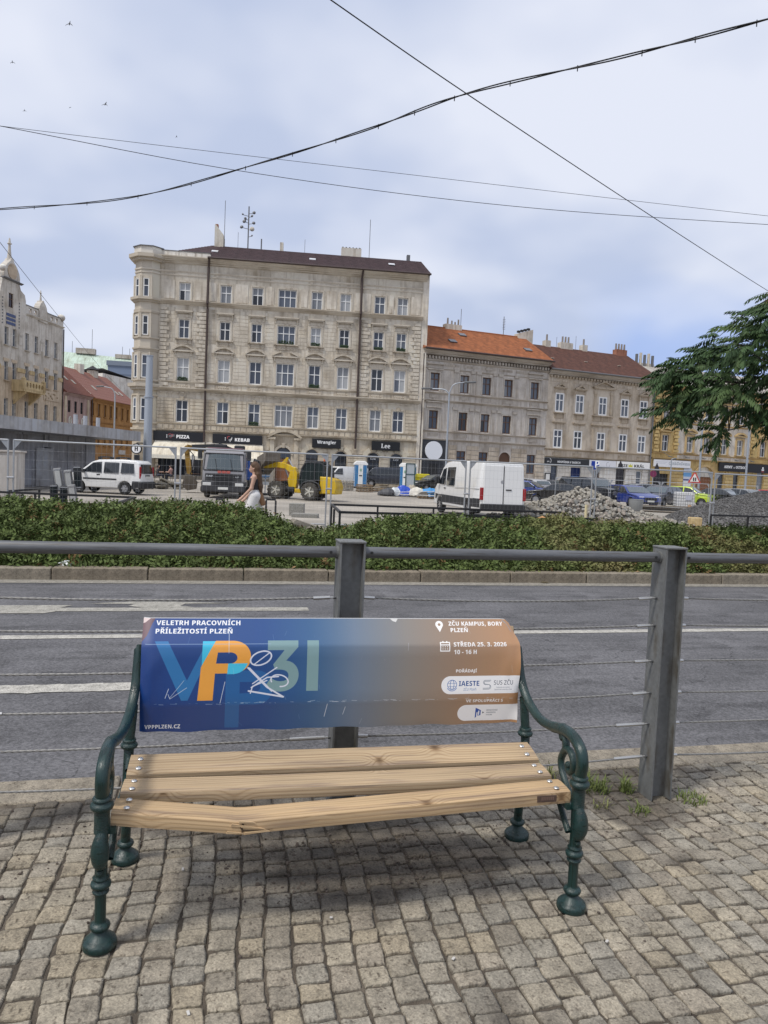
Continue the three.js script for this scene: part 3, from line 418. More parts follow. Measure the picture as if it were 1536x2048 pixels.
  const bolts = (b, x, y, z, tilt) => { for (const [dx, dz] of [[0, -.03], [0, .032]]) mk('bolt', at(new THREE.SphereGeometry(.0115, 14, 6, 0, 6.29, 0, 1.3).scale(1, .55, 1), x + dx, y - dz * tilt, z + dz), M.bolt, b); };
  const b1 = board('seat_slat', 1.66, .142, .048, M.wood2, (x) => [0, 0]); b1.position.set(.004, .452, -.108); b1.rotation.x = .19;
  const b2 = board('seat_slat', 1.655, .128, .046, M.wood2, (x) => [-.006 * Math.cos(x / .83 * 1.57), 0], .83, .19); b2.position.set(.0, .433, .045); b2.rotation.x = .03;
  const xk = -.40; // the front board is broken here and sags into a shallow V
  const b3 = board('seat_slat', 1.665, .122, .05, M.wood, (x, y) => { const s = x < xk ? (x + .83) / (xk + .83) : (.83 - x) / (.83 - xk); const crack = Math.exp(-Math.pow((x - xk) / .02, 2)); return [-.049 * Math.max(0, s) + .003 * crack * Math.sin(x * 700 + y * 300), .012 * Math.max(0, s) + .003 * crack * Math.sin(y * 260)]; }); b3.position.set(0, .436, .212); tag(b3, 'front seat board snapped and sagging left of its middle');
  // splinters at the break
  const yk = .436 - .049, zk = .212 + .061 + .012;
  [[-.035, .012, .05, .001], [-.05, -.014, .03, -.02], [.0, .006, .085, -.006], [-.01, .022, .05, .019], [.01, -.02, .10, -.012]].forEach(([x0, y0, x1, y1], i) => mk('splinter', prism([[x0, y0], [x1, y1], [x1 - .01, y1 + .005], [x0 + .004, y0 + .008]], .0045).translate(xk, yk, zk - .002 + i * .0006), M.wood, B));
  const ck = std([.07, .045, .025], 1); mk('crack', prism([[-.004, -.025], [.003, -.024], [.010, -.008], [.004, .006], [.011, .014], [.006, .025], [.001, .025], [.004, .013], [-.003, .005], [.003, -.008]], .003).translate(xk, yk, zk - .0015), ck, B); mk('crack', prism([[.006, -.007], [.05, -.011], [.11, -.006], [.05, -.0085], [.007, -.003]], .003).translate(xk, yk, zk - .0015), ck, B);
  for (const sx of [-1, 1]) { bolts(b1, sx * .79, .0245, 0, 0); bolts(b2, sx * .79, .0235, 0, 0); bolts(b3, sx * .785, .0255, 0, 0); }
  const plate = mk('maker_plate', rbox(.078, .026, .004, .0018, .735, .0, .0615), std([.09, .055, .04], .6), b3); mk('raised_print', [0, 1, 2, 3, 4, 5, 6].map((i) => box(.005, .012, .0014, .715 + i * .0075, .001, .0642)), std([.16, .1, .075], .6), plate);
}
// ---------- buildings ----------
const plaster = (r, g, b, x = {}) => std([r, g, b], 0.95, { map: T.stain, bumpMap: T.gritB, bumpScale: 0.004, ...x });
const MB = {
  b1: plaster(0.61, 0.57, 0.50), b1trim: plaster(0.55, 0.505, 0.435), b1top: plaster(0.66, 0.62, 0.555), b1low: plaster(0.57, 0.515, 0.425), white: plaster(0.74, 0.73, 0.70),
  b2: plaster(0.57, 0.54, 0.51), b2trim: plaster(0.48, 0.445, 0.405), b2low: plaster(0.55, 0.49, 0.415), b3: plaster(0.57, 0.51, 0.435), b3trim: plaster(0.46, 0.395, 0.315),
  yellow: plaster(0.60, 0.455, 0.21), cream: plaster(0.68, 0.65, 0.60), ochre: plaster(0.52, 0.385, 0.20), l1: plaster(0.60, 0.575, 0.535), l1b: plaster(0.55, 0.46, 0.355), l1c: plaster(0.56, 0.445, 0.26),
  pink: plaster(0.40, 0.285, 0.265), orange: plaster(0.37, 0.195, 0.065), darkPanel: std([0.035, 0.038, 0.045], 0.6), black: std([0.012, 0.013, 0.017], 0.45), metal: std([0.16, 0.16, 0.165], 0.5, { metalness: 0.5 }), pipe: std([0.055, 0.035, 0.03], 0.55),
  wframe: std([0.78, 0.78, 0.77], 0.5), bframe: std([0.11, 0.055, 0.03], 0.6), gframe: std([0.42, 0.43, 0.44], .5), oframe: std([0.16, 0.085, 0.035], .6),
  roofPurple: std([0.105, 0.062, 0.066], 0.8, { map: T.tile }), roofOrange: std([0.50, 0.175, 0.065], 0.85, { map: T.tile }), roofBrown: std([0.165, 0.068, 0.045], 0.85, { map: T.tile }), roofRust: std([0.24, 0.075, 0.04], 0.75, { map: T.galv }), roofGrey: std([0.45, 0.43, 0.40], 0.8, { map: T.stain }), copper: std([0.50, 0.62, 0.54], 0.8, { map: T.stain }),
  chim: plaster(0.62, 0.59, 0.53), brick: plaster(0.33, 0.15, 0.10), clay: std([0.25, 0.22, 0.20], .9), dark: std([0.02, 0.02, 0.022], 0.7), wood: std([0.22, 0.09, 0.04], 0.7),
};
const glassTones = [[0.025, 0.03, 0.04], [0.05, 0.06, 0.085], [0.10, 0.115, 0.145], [0.20, 0.21, 0.225], [0.36, 0.37, 0.38], [0.015, 0.016, 0.02]];
const GL = glassTones.map((c) => new THREE.MeshPhysicalMaterial({ color: lin(...c), roughness: 0.08, metalness: 0, clearcoat: 0.3, clearcoatRoughness: 0.03 }));
const gcache = {};
function windowGeo(w, h, cols, split, fw, bar_) { // frame bars and pane rectangles, origin at sill centre, front z=0
  const key = [w, h, cols, split, fw, bar_].join(); if (gcache[key]) return gcache[key];
  const f = [box(w, fw, .08, 0, fw / 2, 0), box(w, fw, .08, 0, h - fw / 2, 0), box(fw, h - 2 * fw, .08, -w / 2 + fw / 2, h / 2, 0), box(fw, h - 2 * fw, .08, w / 2 - fw / 2, h / 2, 0)], panes = [];
  const hs = split ? [[fw, h * split - bar_ / 2], [h * split + bar_ / 2, h - fw]] : [[fw, h - fw]]; if (split) f.push(box(w - 2 * fw, bar_, .07, 0, h * split, .002));
  const iw = w - 2 * fw, cw = (iw - bar_ * (cols - 1)) / cols;
  for (let c = 0; c < cols; c++) { const x = -iw / 2 + c * (cw + bar_) + cw / 2; if (c) f.push(box(bar_, h - 2 * fw, .064, x - cw / 2 - bar_ / 2, h / 2, .001)); for (const [a, b] of hs) panes.push(box(cw + .01, b - a + .01, .012, x, (a + b) / 2, -.018)); }
  return gcache[key] = { f: merge(f), p: panes.map(clean) };
}
// pick: a tone chooser
function addWindow(b, u, v, w, h, o = {}) {
  const { cols = 2, split = 0.6, fw = .085, bar_ = .075, z = -.16, frame = MB.wframe, tones = [1, 2, 2, 3], open = false } = o;
  const g = windowGeo(w, h, cols, split, fw, bar_), m = mk('window', g.f, frame, b); m.position.set(u, v, z);
  const t0 = tones[Math.floor(R() * tones.length)], t1 = R() < .6 ? t0 : tones[Math.floor(R() * tones.length)], lowAll = R() < .5;
  g.p.forEach((p, i) => { const top = split && i % 2 === 1; mk('pane', p, open && i === (R() < .5 ? 0 : 2) ? GL[5] : GL[top ? t1 : lowAll ? t0 : (i < 2 ? t0 : t1)], m); });
  return m;
}
function wallWithHoles(b, name, outline, holes, mat, depth = .4) { return mk(name, prism(poly(outline, holes), depth, 0, -depth), mat, b); }
const hole = (u, v, w, h) => [[u - w / 2, v], [u + w / 2, v], [u + w / 2, v + h], [u - w / 2, v + h]];
function archHole(u, v, w, h, n = 10) { const r = w / 2, pts = [[u - r, v], [u + r, v]]; for (let i = 0; i <= n; i++) { const a = Math.PI * i / n; pts.push([u + r * Math.cos(a), v + h - r + r * Math.sin(a)]); } return pts; }
function cornice(b, name, u0, u1, v, h, out, mat, steps = 3) { // stepped moulding, wider upwards
  const p = [[-.05, v]]; for (let i = 0; i < steps; i++) { const z = out * (i + 1) / steps; p.push([out * i / steps + .02, v + h * i / steps * .92]); p.push([z, v + h * (i + .45) / steps]); } p.push([out, v + h]); p.push([-.05, v + h]); return mk(name, alongX(p, u0, u1), mat, b);
}
function surround(w, h, t, out, extra = 0) { return [box(t, h + t, out, -w / 2 - t / 2, (h + t) / 2, out / 2), box(t, h + t, out, w / 2 + t / 2, (h + t) / 2, out / 2), box(w, t, out, 0, h + t / 2, out / 2)]; }
function roofRows(A0, A1, C0, C1, n, lip = .035) { // eave A0-A1 up to ridge C0-C1 in overlapping rows, real steps
  const gs = [], L = (a, c, t) => [mixv(a[0], c[0], t), mixv(a[1], c[1], t), mixv(a[2], c[2], t)], sl = Math.hypot(C0[1] - A0[1], C0[2] - A0[2]);
  for (let i = 0; i < n; i++) { const p = L(A0, C0, i / n), q = L(A1, C1, i / n), r = L(A0, C0, (i + 1) / n), s = L(A1, C1, (i + 1) / n); const lo = (x) => [x[0], x[1] + lip, x[2]]; const v0 = sl * i / n, v1 = sl * (i + 1) / n, uv = (x, v) => [...x, x[0], v];
    gs.push(quadStrip([[uv(lo(p), v0), uv(lo(q), v0)], [uv(r, v1), uv(s, v1)]]), quadStrip([[uv(p, v0), uv(q, v0)], [uv(lo(p), v0), uv(lo(q), v0)]])); }
  return gs;
}
function tri(pts) { const g = new THREE.BufferGeometry(), p = [], u = []; for (let i = 1; i < pts.length - 1; i++) for (const k of [0, i, i + 1]) { p.push(...pts[k]); u.push(pts[k][0] + pts[k][2], pts[k][1]); } g.setAttribute('position', new THREE.Float32BufferAttribute(p, 3)); g.setAttribute('uv', new THREE.Float32BufferAttribute(u, 2)); g.computeVertexNormals(); return g; }
const building = (name, label, x, z, deg) => thing(name, label, 'building', [x, 0, z], deg * D2R);
function antenna(p, u, v0, v1, z, r = .03) { mk('antenna', bar([u, v0, z], [u, v1, z], r, 5), MB.metal, p); }
const signMat = (w, h, draw) => new THREE.MeshStandardMaterial({ map: ctex(w, h, draw), roughness: .5 });
function sign(b, name, u0, u1, v0, v1, z, d, side, draw, px = 90) { const w = u1 - u0, h = v1 - v0; const s = mk(name, box(w, h, d, (u0 + u1) / 2, (v0 + v1) / 2, z + d / 2), side, b); const g = new THREE.PlaneGeometry(w, h); const f = mk('lettering', g, signMat(Math.round(w * px), Math.round(h * px), draw), s); f.position.set((u0 + u1) / 2, (v0 + v1) / 2, z + d + .006); return s; }
const fitText = (c, s, x, y, size, wide, col, font = 'bold', fam = 'sans-serif') => { c.save(); c.fillStyle = col; c.font = `${font} ${size}px ${fam}`; c.textAlign = 'left'; c.textBaseline = 'alphabetic'; const m = c.measureText(s).width; c.translate(x, y); c.scale(wide / m, 1); c.fillText(s, 0, 0); c.restore(); };

{ // ---- the five-storey corner house ----
  const b = building('corner_house', 'large beige five-storey corner house with dark purple-brown tiled roof', 0, -74, 7);
  const ax = [-20, -16.15, -13.15, -10.3, -7.44, -4.65, -1.28, 1.0], U0 = -22.35, U1 = 2.95, wide = 3;
  const fl = [{ v: 16.92, h: 1.74, w: 1.06 }, { v: 13.4, h: 1.81, w: 1.0 }, { v: 9.39, h: 2.18, w: 1.15 }, { v: 5.42, h: 2.12, w: 1.12 }];
  const holes = []; fl.forEach((f) => ax.forEach((u, i) => holes.push(hole(u, f.v, i === wide ? 1.74 : f.w, f.h))));
  wallWithHoles(b, 'wall', [[U0, 4.6], [U1, 4.6], [U1, 20.5], [U0, 20.5]], holes, MB.b1);
  // ground floor with shop openings and arches
  const gh = [archHole(-7.4, .35, 1.2, 3.0), archHole(-4.55, .1, 1.15, 3.2), archHole(-1.3, .35, 1.2, 2.95), archHole(1.0, .35, 1.25, 2.95), archHole(-10.2, 0, 1.5, 3.45), hole(-20.2, .3, 4.3, 3.0), hole(-14.6, .3, 4.3, 3.0)];
  wallWithHoles(b, 'ground_floor_wall', [[U0, -.3], [U1, -.3], [U1, 4.6], [U0, 4.6]], gh, MB.b1low);
  mk('body', [box(25.3, 21.0, 11, -9.7, 10.2, -6.0), box(.62, 21.3, 11.6, 3.25, 10.35, -5.75)], MB.b1top, b);
  fl.forEach((f, k) => ax.forEach((u, i) => {
    const w = i === wide ? 1.74 : f.w, c = i === wide ? 3 : 2;
    const top = k < 2 || R() < .4;
    const m = addWindow(b, u, f.v, w, f.h, { cols: c, split: .58 + (i === wide && k === 3 ? .17 : 0), tones: k === 0 ? [2, 3, 4, 4, 1, 4] : k === 3 ? [0, 1, 2, 0, 3] : [1, 2, 3, 4, 1, 0], open: (k === 0 && (i === 0 || i === 2)) || R() < .13 });
    const t = .16, s = [...surround(w, f.h, t, .05)];
    if (k === 0) s.push(box(w + .1, .1, .16, 0, -.05, .06));
    if (k === 1) { s.push(box(w + .62, .12, .30, 0, f.h + .72, .15), box(w + .46, .1, .22, 0, f.h + .61, .11), box(w + .34, .26, .06, 0, f.h + .30, .03)); }
    if (k === 2) s.push(box(w + .34, .3, .06, 0, f.h + .31, .03));
    if (k === 3) s.push(prism([[-.13, 0], [.13, 0], [.19, .36], [-.19, .36]], .14).translate(0, f.h - .02, 0));
    const sr = mk('window_surround', s, k === 3 ? MB.b1low : MB.b1trim, b); sr.position.set(u, f.v, 0);
    if (k === 1 || k === 2) for (const q of [-1, 1]) mk('bracket', prism([[0, 0], [.07, .02], [.10, .2], [.2, .32], [.2, .4], [0, .4]], .13).rotateY(-Math.PI / 2).translate(q * (w / 2 + .17) + .065, f.h + .14, 0), MB.b1trim, sr);
    if (k === 2) { // segmental pediment, broken over the wide window
      const W = w / 2 + .42, hh = .52, y0 = f.h + .56, o = [], inn = []; for (let j = 0; j <= 12; j++) { const a = -1 + 2 * j / 12; o.push([a * W, y0 + .14 + hh * (1 - a * a)]); inn.push([a * (W - .12), y0 + .12 + (hh - .16) * (1 - a * a)]); }
      const P = []; if (i === wide) { for (const q of [-1, 1]) { const oo = o.filter((p) => p[0] * q >= .28), ii = inn.filter((p) => p[0] * q >= .28); P.push(prism([...oo, ...ii.slice().reverse()], .3)); } } else P.push(prism([...o, ...inn.slice().reverse()], .3));
      P.push(box(2 * W, .13, .26, 0, y0 + .055, .13), prism([...inn, [W - .12, y0 + .1], [-W + .12, y0 + .1]], .05)); mk('pediment', P, MB.b1trim, sr);
    }
    if (k === 1) { // sill on an apron with ornament
      const ap = mk('apron', [box(w + .6, .11, .22, 0, -.06, .11), box(w + .42, .42, .06, 0, -.33, .03)], MB.b1trim, sr); const n = 6; for (let j = 0; j < n; j++) mk('ornament', at(new THREE.SphereGeometry(.075, 6, 4).scale(1, 1, .6), (j - (n - 1) / 2) * (w + .1) / n, -.36, .06), MB.b1trim, ap);
    }
    if (k === 2) { const ap = mk('apron', [box(w + .3, .4, .05, 0, -.5, .03)], MB.b1trim, sr); for (let j = 0; j < 5; j++) mk('ornament', at(new THREE.SphereGeometry(.07, 6, 4).scale(1, 1, .6), (j - 2) * .22, -.5, .06), MB.b1trim, ap); }
    if ((k === 1 && i >= 3) || (k === 2 && (i === 0 || i === 4)) || (k === 3 && i === 2)) mk('flower_box', [box(w * .85, .12, .16, 0, .06, .06), ...[...Array(6)].map((_, j) => at(new THREE.IcosahedronGeometry(.09 + .05 * R(), 0), (j - 2.5) * w / 7, .17 + .12 * R(), .06))], std([.03, .05, .025], 1), sr);
  }));
  // floors 2 and 3: shallow stone courses between the windows; first floor: deep rusticated courses
  const piers = (f, extra) => { const e = [U0 + .05]; ax.forEach((u, i) => { const w = (i === wide ? 1.74 : f.w) / 2 + .2 + extra; e.push(u - w, u + w); }); e.push(U1 - .02); return e; };
  const courses = (f, v0, v1, n, out, mat, extra, name) => { const e = piers(f, extra), ch = (v1 - v0) / n; for (let p = 0; p < e.length; p += 2) { let a = e[p], c = e[p + 1]; if (c - a < .12) continue; const cuts = [[a, c]]; for (let j = 0; j < n; j++) cuts.forEach(([x, y]) => mk(name, box(y - x, ch - .045, out + .05, (x + y) / 2, v0 + ch * (j + .5), (out - .05) / 2), mat, b)); } };
  courses(fl[1], 13.0, 16.3, 9, .018, MB.b1, .12, 'stone_course'); courses(fl[2], 9.4, 12.2, 8, .018, MB.b1, .12, 'stone_course');
  courses(fl[3], 5.38, 7.72, 7, .06, MB.b1low, 0, 'rusticated_stone');
  for (let i = 0; i < 44; i++) { const u = U0 + .35 + i * (U1 - U0 - .5) / 44; mk('frieze_block', box(.46, .42, .07, u, 4.98, .03), MB.b1low, b); }
  for (let i = 0; i < 48; i++) mk('dentil', box(.14, .14, .22, U0 + .4 + i * .515, 8.22, .1), MB.b1trim, b);
  const quoins = (u, q) => { for (let j = 0; j < 20; j++) { const L = j % 2 ? .62 : .86; mk('quoin', box(L, .30, .13, u + q * L / 2, 9.0 + j * .375, .05), MB.b1, b); } };
  quoins(-22.2, 1); quoins(-17.95, -1); quoins(-2.98, 1); quoins(2.9, -1);
  // ground-floor rustication
  const ge = [U0, -22.1, -17.9, -17.1, -12.3, -11.6, -8.7, -8.15, -6.7, -5.3, -3.85, -2.05, -.6, .25, 1.75, U1 - .02];
  for (let p = 0; p < ge.length; p += 2) for (let j = 0; j < 8; j++) mk('rusticated_stone', box(ge[p + 1] - ge[p], .36, .1, (ge[p] + ge[p + 1]) / 2, .35 + j * .42, .03), MB.b1low, b);
  // wedge stones around the arches
  for (const u of [-7.4, -4.55, -1.3, 1.0]) for (const a of [-66, -38, 0, 38, 66]) mk('arch_stone', prism([[-.17, .66], [.17, .66], [.27, a ? 1.12 : 1.02], [-.27, a ? 1.12 : 1.02]], .1).rotateZ(a * D2R).translate(u, 2.74, 0), MB.b1low, b);
  const shop = (u, w, h, t) => { mk('shop_pane', prism(poly(archHole(0, 0, w - .06, h)), .03), GL[0], b).position.set(u, .36, -.25); mk('shop_bar', [box(w, .12, .1, u, 2.42, -.2), box(.08, 2.0, .1, u, 1.4, -.2)], MB.dark, b); if (t) { const pl = mk('lettering', new THREE.PlaneGeometry(.8, .32), new THREE.MeshStandardMaterial({ map: ctex(160, 64, (c) => { c.fillStyle = '#0b0c10'; c.fillRect(0, 0, 160, 64); fitText(c, t, 24, 52, 54, 112, '#f2f2f2', 'bold', 'serif'); }), roughness: .5 }), b); pl.position.set(u, 2.72, -.20); } };
  shop(-7.4, 1.2, 3.0); shop(-4.55, 1.15, 3.2); shop(-1.3, 1.2, 2.95, 'Lee'); shop(1.0, 1.25, 2.95, 'Lee');
  mk('portal_door', [box(1.36, 2.3, .1, -10.2, 1.15, -.3)], MB.wood, b); mk('portal_fanlight', prism(poly(archHole(0, 0, 1.4, .95)), .04).translate(-10.2, 2.42, -.3), GL[1], b);
  { const o = [], n = []; for (let j = 0; j <= 16; j++) { const a = -1 + j / 8; o.push([a * 1.75, 4.4 + .78 * (1 - a * a)]); n.push([a * 1.5, 4.34 + .58 * (1 - a * a)]); } mk('portal_arch', [prism([...o, ...n.slice().reverse()], .45).translate(-10.1, 0, 0), box(.72, .2, .4, -11.35, 4.28, .2), box(.72, .2, .4, -8.85, 4.28, .2), box(.42, 4.2, .2, -11.3, 2.1, .1), box(.42, 4.2, .2, -8.95, 2.1, .1)], MB.b1low, b); const ar = []; for (let j = 0; j <= 12; j++) { const a = Math.PI * j / 12; ar.push([Math.cos(a) * .98, Math.sin(a) * .98]); } for (let j = 12; j >= 0; j--) { const a = Math.PI * j / 12; ar.push([Math.cos(a) * .76, Math.sin(a) * .76]); } mk('door_arch', [prism(ar, .14).translate(-10.2, 2.7, 0)], MB.b1trim, b); mk('keystone', prism([[-.14, 0], [.14, 0], [.2, .5], [-.2, .5]], .2).translate(-10.2, 3.38, 0), MB.b1trim, b); }
  // mouldings
  cornice(b, 'eave_cornice', U0 - .2, 3.3, 20.35, .62, .62, MB.b1trim, 4); cornice(b, 'frieze_moulding', U0, U1, 19.55, .16, .1, MB.b1top, 2); cornice(b, 'frieze_moulding', U0, U1, 19.22, .13, .08, MB.b1top, 2);
  cornice(b, 'storey_cornice', U0, U1 + .1, 16.52, .4, .38, MB.b1trim, 3); cornice(b, 'string_course', U0, U1, 9.12, .2, .14, MB.b1trim, 2); cornice(b, 'storey_cornice', U0 - .1, U1 + .18, 8.32, .36, .42, MB.b1trim, 3); cornice(b, 'string_course', U0, U1, 5.2, .16, .14, MB.b1low, 2); cornice(b, 'string_course', U0, U1, 4.5, .2, .26, MB.b1low, 2);
  // raised panels on the top floor
  for (let i = 0; i < 7; i++) { const a = ax[i] + (i === wide ? 1.3 : .92), c = ax[i + 1] - (i + 1 === wide ? 1.3 : .92); if (c - a > .4) mk('wall_panel', box(c - a, 1.75, .05, (a + c) / 2, 17.95, .02), MB.b1top, b); }
  mk('wall_panel', box(1.0, 1.75, .05, -21.45, 17.95, .02), MB.b1top, b); mk('wall_panel', box(.9, 1.75, .05, 2.3, 17.95, .02), MB.b1top, b);
  // downpipes
  for (const u of [-17.82, -3.16]) mk('downpipe', [bar([u, 3.6, .2], [u, 16.3, .2], .10, 8), bar([u, 16.3, .2], [u, 16.7, .5], .10, 8), bar([u, 16.7, .5], [u, 20.2, .22], .12, 8), bar([u, 20.2, .22], [u + .06, 20.9, .62], .1, 8)], MB.pipe, b);
  // corner oriel
  const or = [-23.45, -.55], oct = (r, h, v, m, name = 'oriel_ring') => { const g = new THREE.CylinderGeometry(r / Math.cos(Math.PI / 8), r / Math.cos(Math.PI / 8), h, 8); g.rotateY(Math.PI / 8); return mk(name, toCreasedNormals(g.toNonIndexed(), .2).translate(or[0], v + h / 2, or[1]), m, b); };
  oct(1.16, 12.2, 8.6, MB.b1, 'oriel'); oct(1.12, 8.9, -.3, MB.b1low, 'oriel_base');
  for (const [v, h, r, m] of [[20.3, .3, 1.5, MB.b1trim], [20.55, .32, 1.75, MB.b1trim], [19.5, .14, 1.24, MB.b1top], [19.2, .12, 1.22, MB.b1top], [16.5, .2, 1.34, MB.b1trim], [16.68, .24, 1.55, MB.b1trim], [15.5, .3, 1.24, MB.b1trim], [13.1, .16, 1.28, MB.b1trim], [12.1, .14, 1.3, MB.b1trim], [11.9, .2, 1.2, MB.b1trim], [9.12, .18, 1.28, MB.b1trim], [8.55, .32, 1.62, MB.b1trim], [8.3, .26, 1.4, MB.b1trim], [7.7, .2, 1.24, MB.b1low], [5.1, .2, 1.26, MB.b1low], [4.5, .2, 1.3, MB.b1low]]) oct(r, h, v, m);
  const oriW = (ang, v, h, w = .5) => { const g = windowGeo(w, h, 1, .6, .07, .07), m = mk('window', g.f, MB.wframe, b), a = ang * D2R, r = 1.205; m.position.set(or[0] + Math.sin(a) * r, v, or[1] + Math.cos(a) * r); m.rotation.y = a; g.p.forEach((p) => mk('pane', p, GL[Math.floor(R() * 3)], m)); const s = mk('window_surround', [...surround(w, h, .1, .06), box(.16, h + .5, .1, -w / 2 - .2, h / 2, .05), box(.16, h + .5, .1, w / 2 + .2, h / 2, .05)], MB.b1trim, b); s.position.copy(m.position); s.rotation.y = a; };
  for (const a of [0, -45, 45]) for (const [v, h] of [[16.95, 1.7], [13.4, 1.8], [9.4, 2.15], [5.4, 2.1]]) if (a < 40) oriW(a, v, h);
  oct(1.3, .75, 20.86, MB.white, 'parapet'); oct(1.42, .07, 21.6, MB.metal, 'parapet_cap'); mk('parapet', [box(4.6, .62, .3, -20.05, 21.2, -.1)], MB.white, b); for (let j = 0; j < 3; j++) mk('parapet_panel', box(1.25, .4, .06, -21.3 + j * 1.5, 21.2, .06), MB.white, b); mk('parapet_cap', box(4.7, .05, .4, -20.05, 21.54, -.1), MB.metal, b);
  // roof
  const roof = mk('roof', [...roofRows([-17.9, 21.02, .62], [3.6, 21.02, .62], [-17.4, 24.05, -6.2], [3.6, 24.05, -6.2], 24), ...roofRows([-23.0, 21.3, -.7], [-17.9, 21.3, -.7], [-18.2, 24.05, -6.2], [-17.4, 24.05, -6.2], 18), tri([[-17.9, 21.02, .62], [-17.4, 24.05, -6.2], [-17.9, 21.0, -6.2]]), tri([[3.6, 21.02, .62], [3.6, 24.05, -6.2], [3.6, 21, -12]]), tri([[-23, 21.3, -.7], [-18.2, 24.05, -6.2], [-23, 21.3, -11.8]]), tri([[-18.2, 24.03, -6.2], [3.6, 24.03, -6.2], [3.6, 21, -12], [-23, 21, -12]])], MB.roofPurple, b);
  mk('gutter', bar([-17.9, 20.98, .68], [3.6, 20.98, .68], .09, 8), MB.pipe, roof);
  mk('chimney', prism([[0, 23.2], [.9, 23.2], [.9, 25.1], [.1, 26.1], [0, 26.1]], 1.6).translate(-18.05, 0, -7.4), MB.chim, roof); mk('chimney_cap', box(.3, .3, .5, -17.95, 26.25, -6.9), MB.brick, roof);
  mk('chimney', box(.35, 1.3, 1.0, -11.2, 24.25, -6.6), MB.chim, roof); mk('chimney', box(2.1, 1.5, .8, -3.9, 24.1, -6.4), MB.chim, roof); for (let i = 0; i < 6; i++) mk('chimney_pot', box(.14, .12, .3, -4.8 + i * .36, 24.93, -6.4), MB.dark, roof); mk('chimney', box(.35, .8, .4, 2.2, 24.2, -6.2), MB.metal, roof);
  antenna(roof, -17.1, 24, 28.7, -6.2, .03); antenna(roof, -15.7, 24, 25.6, -6.2, .02); antenna(roof, -2.0, 24, 28, -6.2, .03); antenna(roof, -8.8, 24, 25.4, -6.2, .02); antenna(roof, -13.3, 24, 25.1, -6.2, .07); antenna(roof, -3.1, 24, 25.0, -6.2, .03);
  const mast = mk('antenna_mast', [bar([-14.68, 24, -6.2], [-14.68, 28.3, -6.2], .07, 6)], MB.metal, roof);
  for (const [v, q, r] of [[25.2, 1, .12], [25.9, 1, .28], [26.0, -1, .22], [26.5, 1, .2], [26.6, -1, .24], [26.9, -1, .18], [27.2, 1, .17], [27.3, -1, .13], [27.55, 1, .2]]) { const L = q * rr(.35, .75); mk('dish', [bar([-14.68, v, -6.2], [-14.68 + L, v + .08, -6.1], .03, 5), at(new THREE.SphereGeometry(r, 8, 4, 0, 6.29, 0, 1.1), -14.68 + L, v + .1, -5.95 - r, Math.PI / 2 * rr(.8, 1), 0, rr(-.6, .6))], r > .25 ? MB.chim : MB.metal, mast); }
  for (const [u, v] of [[-17.6, 22.35], [-8.0, 22.3], [0, 22.4]]) mk('skylight', [box(.62, .06, .8, u, v + .12, -2.45, .42)], std([.6, .6, .6], .3), roof);
  // shop signs
  const dark = MB.black;
  const bg = (c, w, h, col = '#14161d') => { c.fillStyle = col; c.fillRect(0, 0, w, h); };
  sign(b, 'shop_sign', -22.55, -17.9, 3.56, 4.46, .12, .14, dark, (c, w, h) => { bg(c, w, h); fitText(c, 'I', w * .26, h * .66, h * .46, 9, '#eee'); c.strokeStyle = '#a8434a'; c.lineWidth = 4; c.beginPath(); c.moveTo(w * .30, h * .4); c.bezierCurveTo(w * .31, h * .2, w * .36, h * .2, w * .365, h * .38); c.bezierCurveTo(w * .38, h * .2, w * .42, h * .28, w * .37, h * .55); c.lineTo(w * .335, h * .7); c.stroke(); c.strokeStyle = '#bbb'; c.lineWidth = 2; for (const q of [.42, .5, .58]) { c.beginPath(); c.moveTo(w * .31, h * q); c.lineTo(w * .43, h * (q - .1)); c.stroke(); } fitText(c, 'PIZZA', w * .455, h * .68, h * .48, w * .27, '#f4f4f4', '900'); });
  sign(b, 'shop_sign', -17.0, -12.25, 3.54, 4.44, .12, .14, dark, (c, w, h) => { bg(c, w, h); fitText(c, 'I', w * .245, h * .66, h * .46, 9, '#eee'); c.strokeStyle = '#b3474c'; c.lineWidth = 5; c.beginPath(); c.arc(w * .325, h * .36, h * .15, 2.4, 5.4); c.stroke(); c.strokeStyle = '#ddd'; c.lineWidth = 4; for (const q of [0, .1, .2]) { c.beginPath(); c.moveTo(w * (.32 + q * .16), h * (.62 + q)); c.bezierCurveTo(w * .35, h * (.5 + q), w * .40, h * (.45 + q * .5), w * .385, h * .28); c.stroke(); } fitText(c, 'KEBAB', w * .44, h * .7, h * .48, w * .31, '#f4f4f4', '900'); });
  sign(b, 'shop_sign', -7.42, -4.6, 3.54, 4.42, .16, .14, dark, (c, w, h) => { bg(c, w, h, '#0e1015'); fitText(c, 'Wrangler', w * .17, h * .52, h * .5, w * .66, '#f2f2f2'); });
  sign(b, 'shop_sign', -1.55, 1.28, 3.58, 4.46, .16, .14, dark, (c, w, h) => { bg(c, w, h, '#0e1015'); fitText(c, 'Lee', w * .33, h * .74, h * .66, w * .33, '#f2f2f2', 'bold', 'serif'); });
  mk('hanging_sign', [cyl(.5, .5, .2, 20, -23.9, 2.65, 1.1, Math.PI / 2), box(.7, .1, .1, -23.6, 3.2, .9), box(.5, .7, .2, -23.85, 1.75, 1.1)], dark, b); const hs = mk('lettering', new THREE.CircleGeometry(.4, 20), new THREE.MeshStandardMaterial({ map: ctex(64, 64, (c) => { c.fillStyle = '#eee'; c.fillRect(0, 0, 64, 64); c.fillStyle = '#14161d'; c.fillRect(20, 14, 8, 36); c.fillRect(36, 14, 8, 36); c.fillRect(20, 28, 24, 6); }) }), b); hs.position.set(-23.9, 2.65, 1.21);
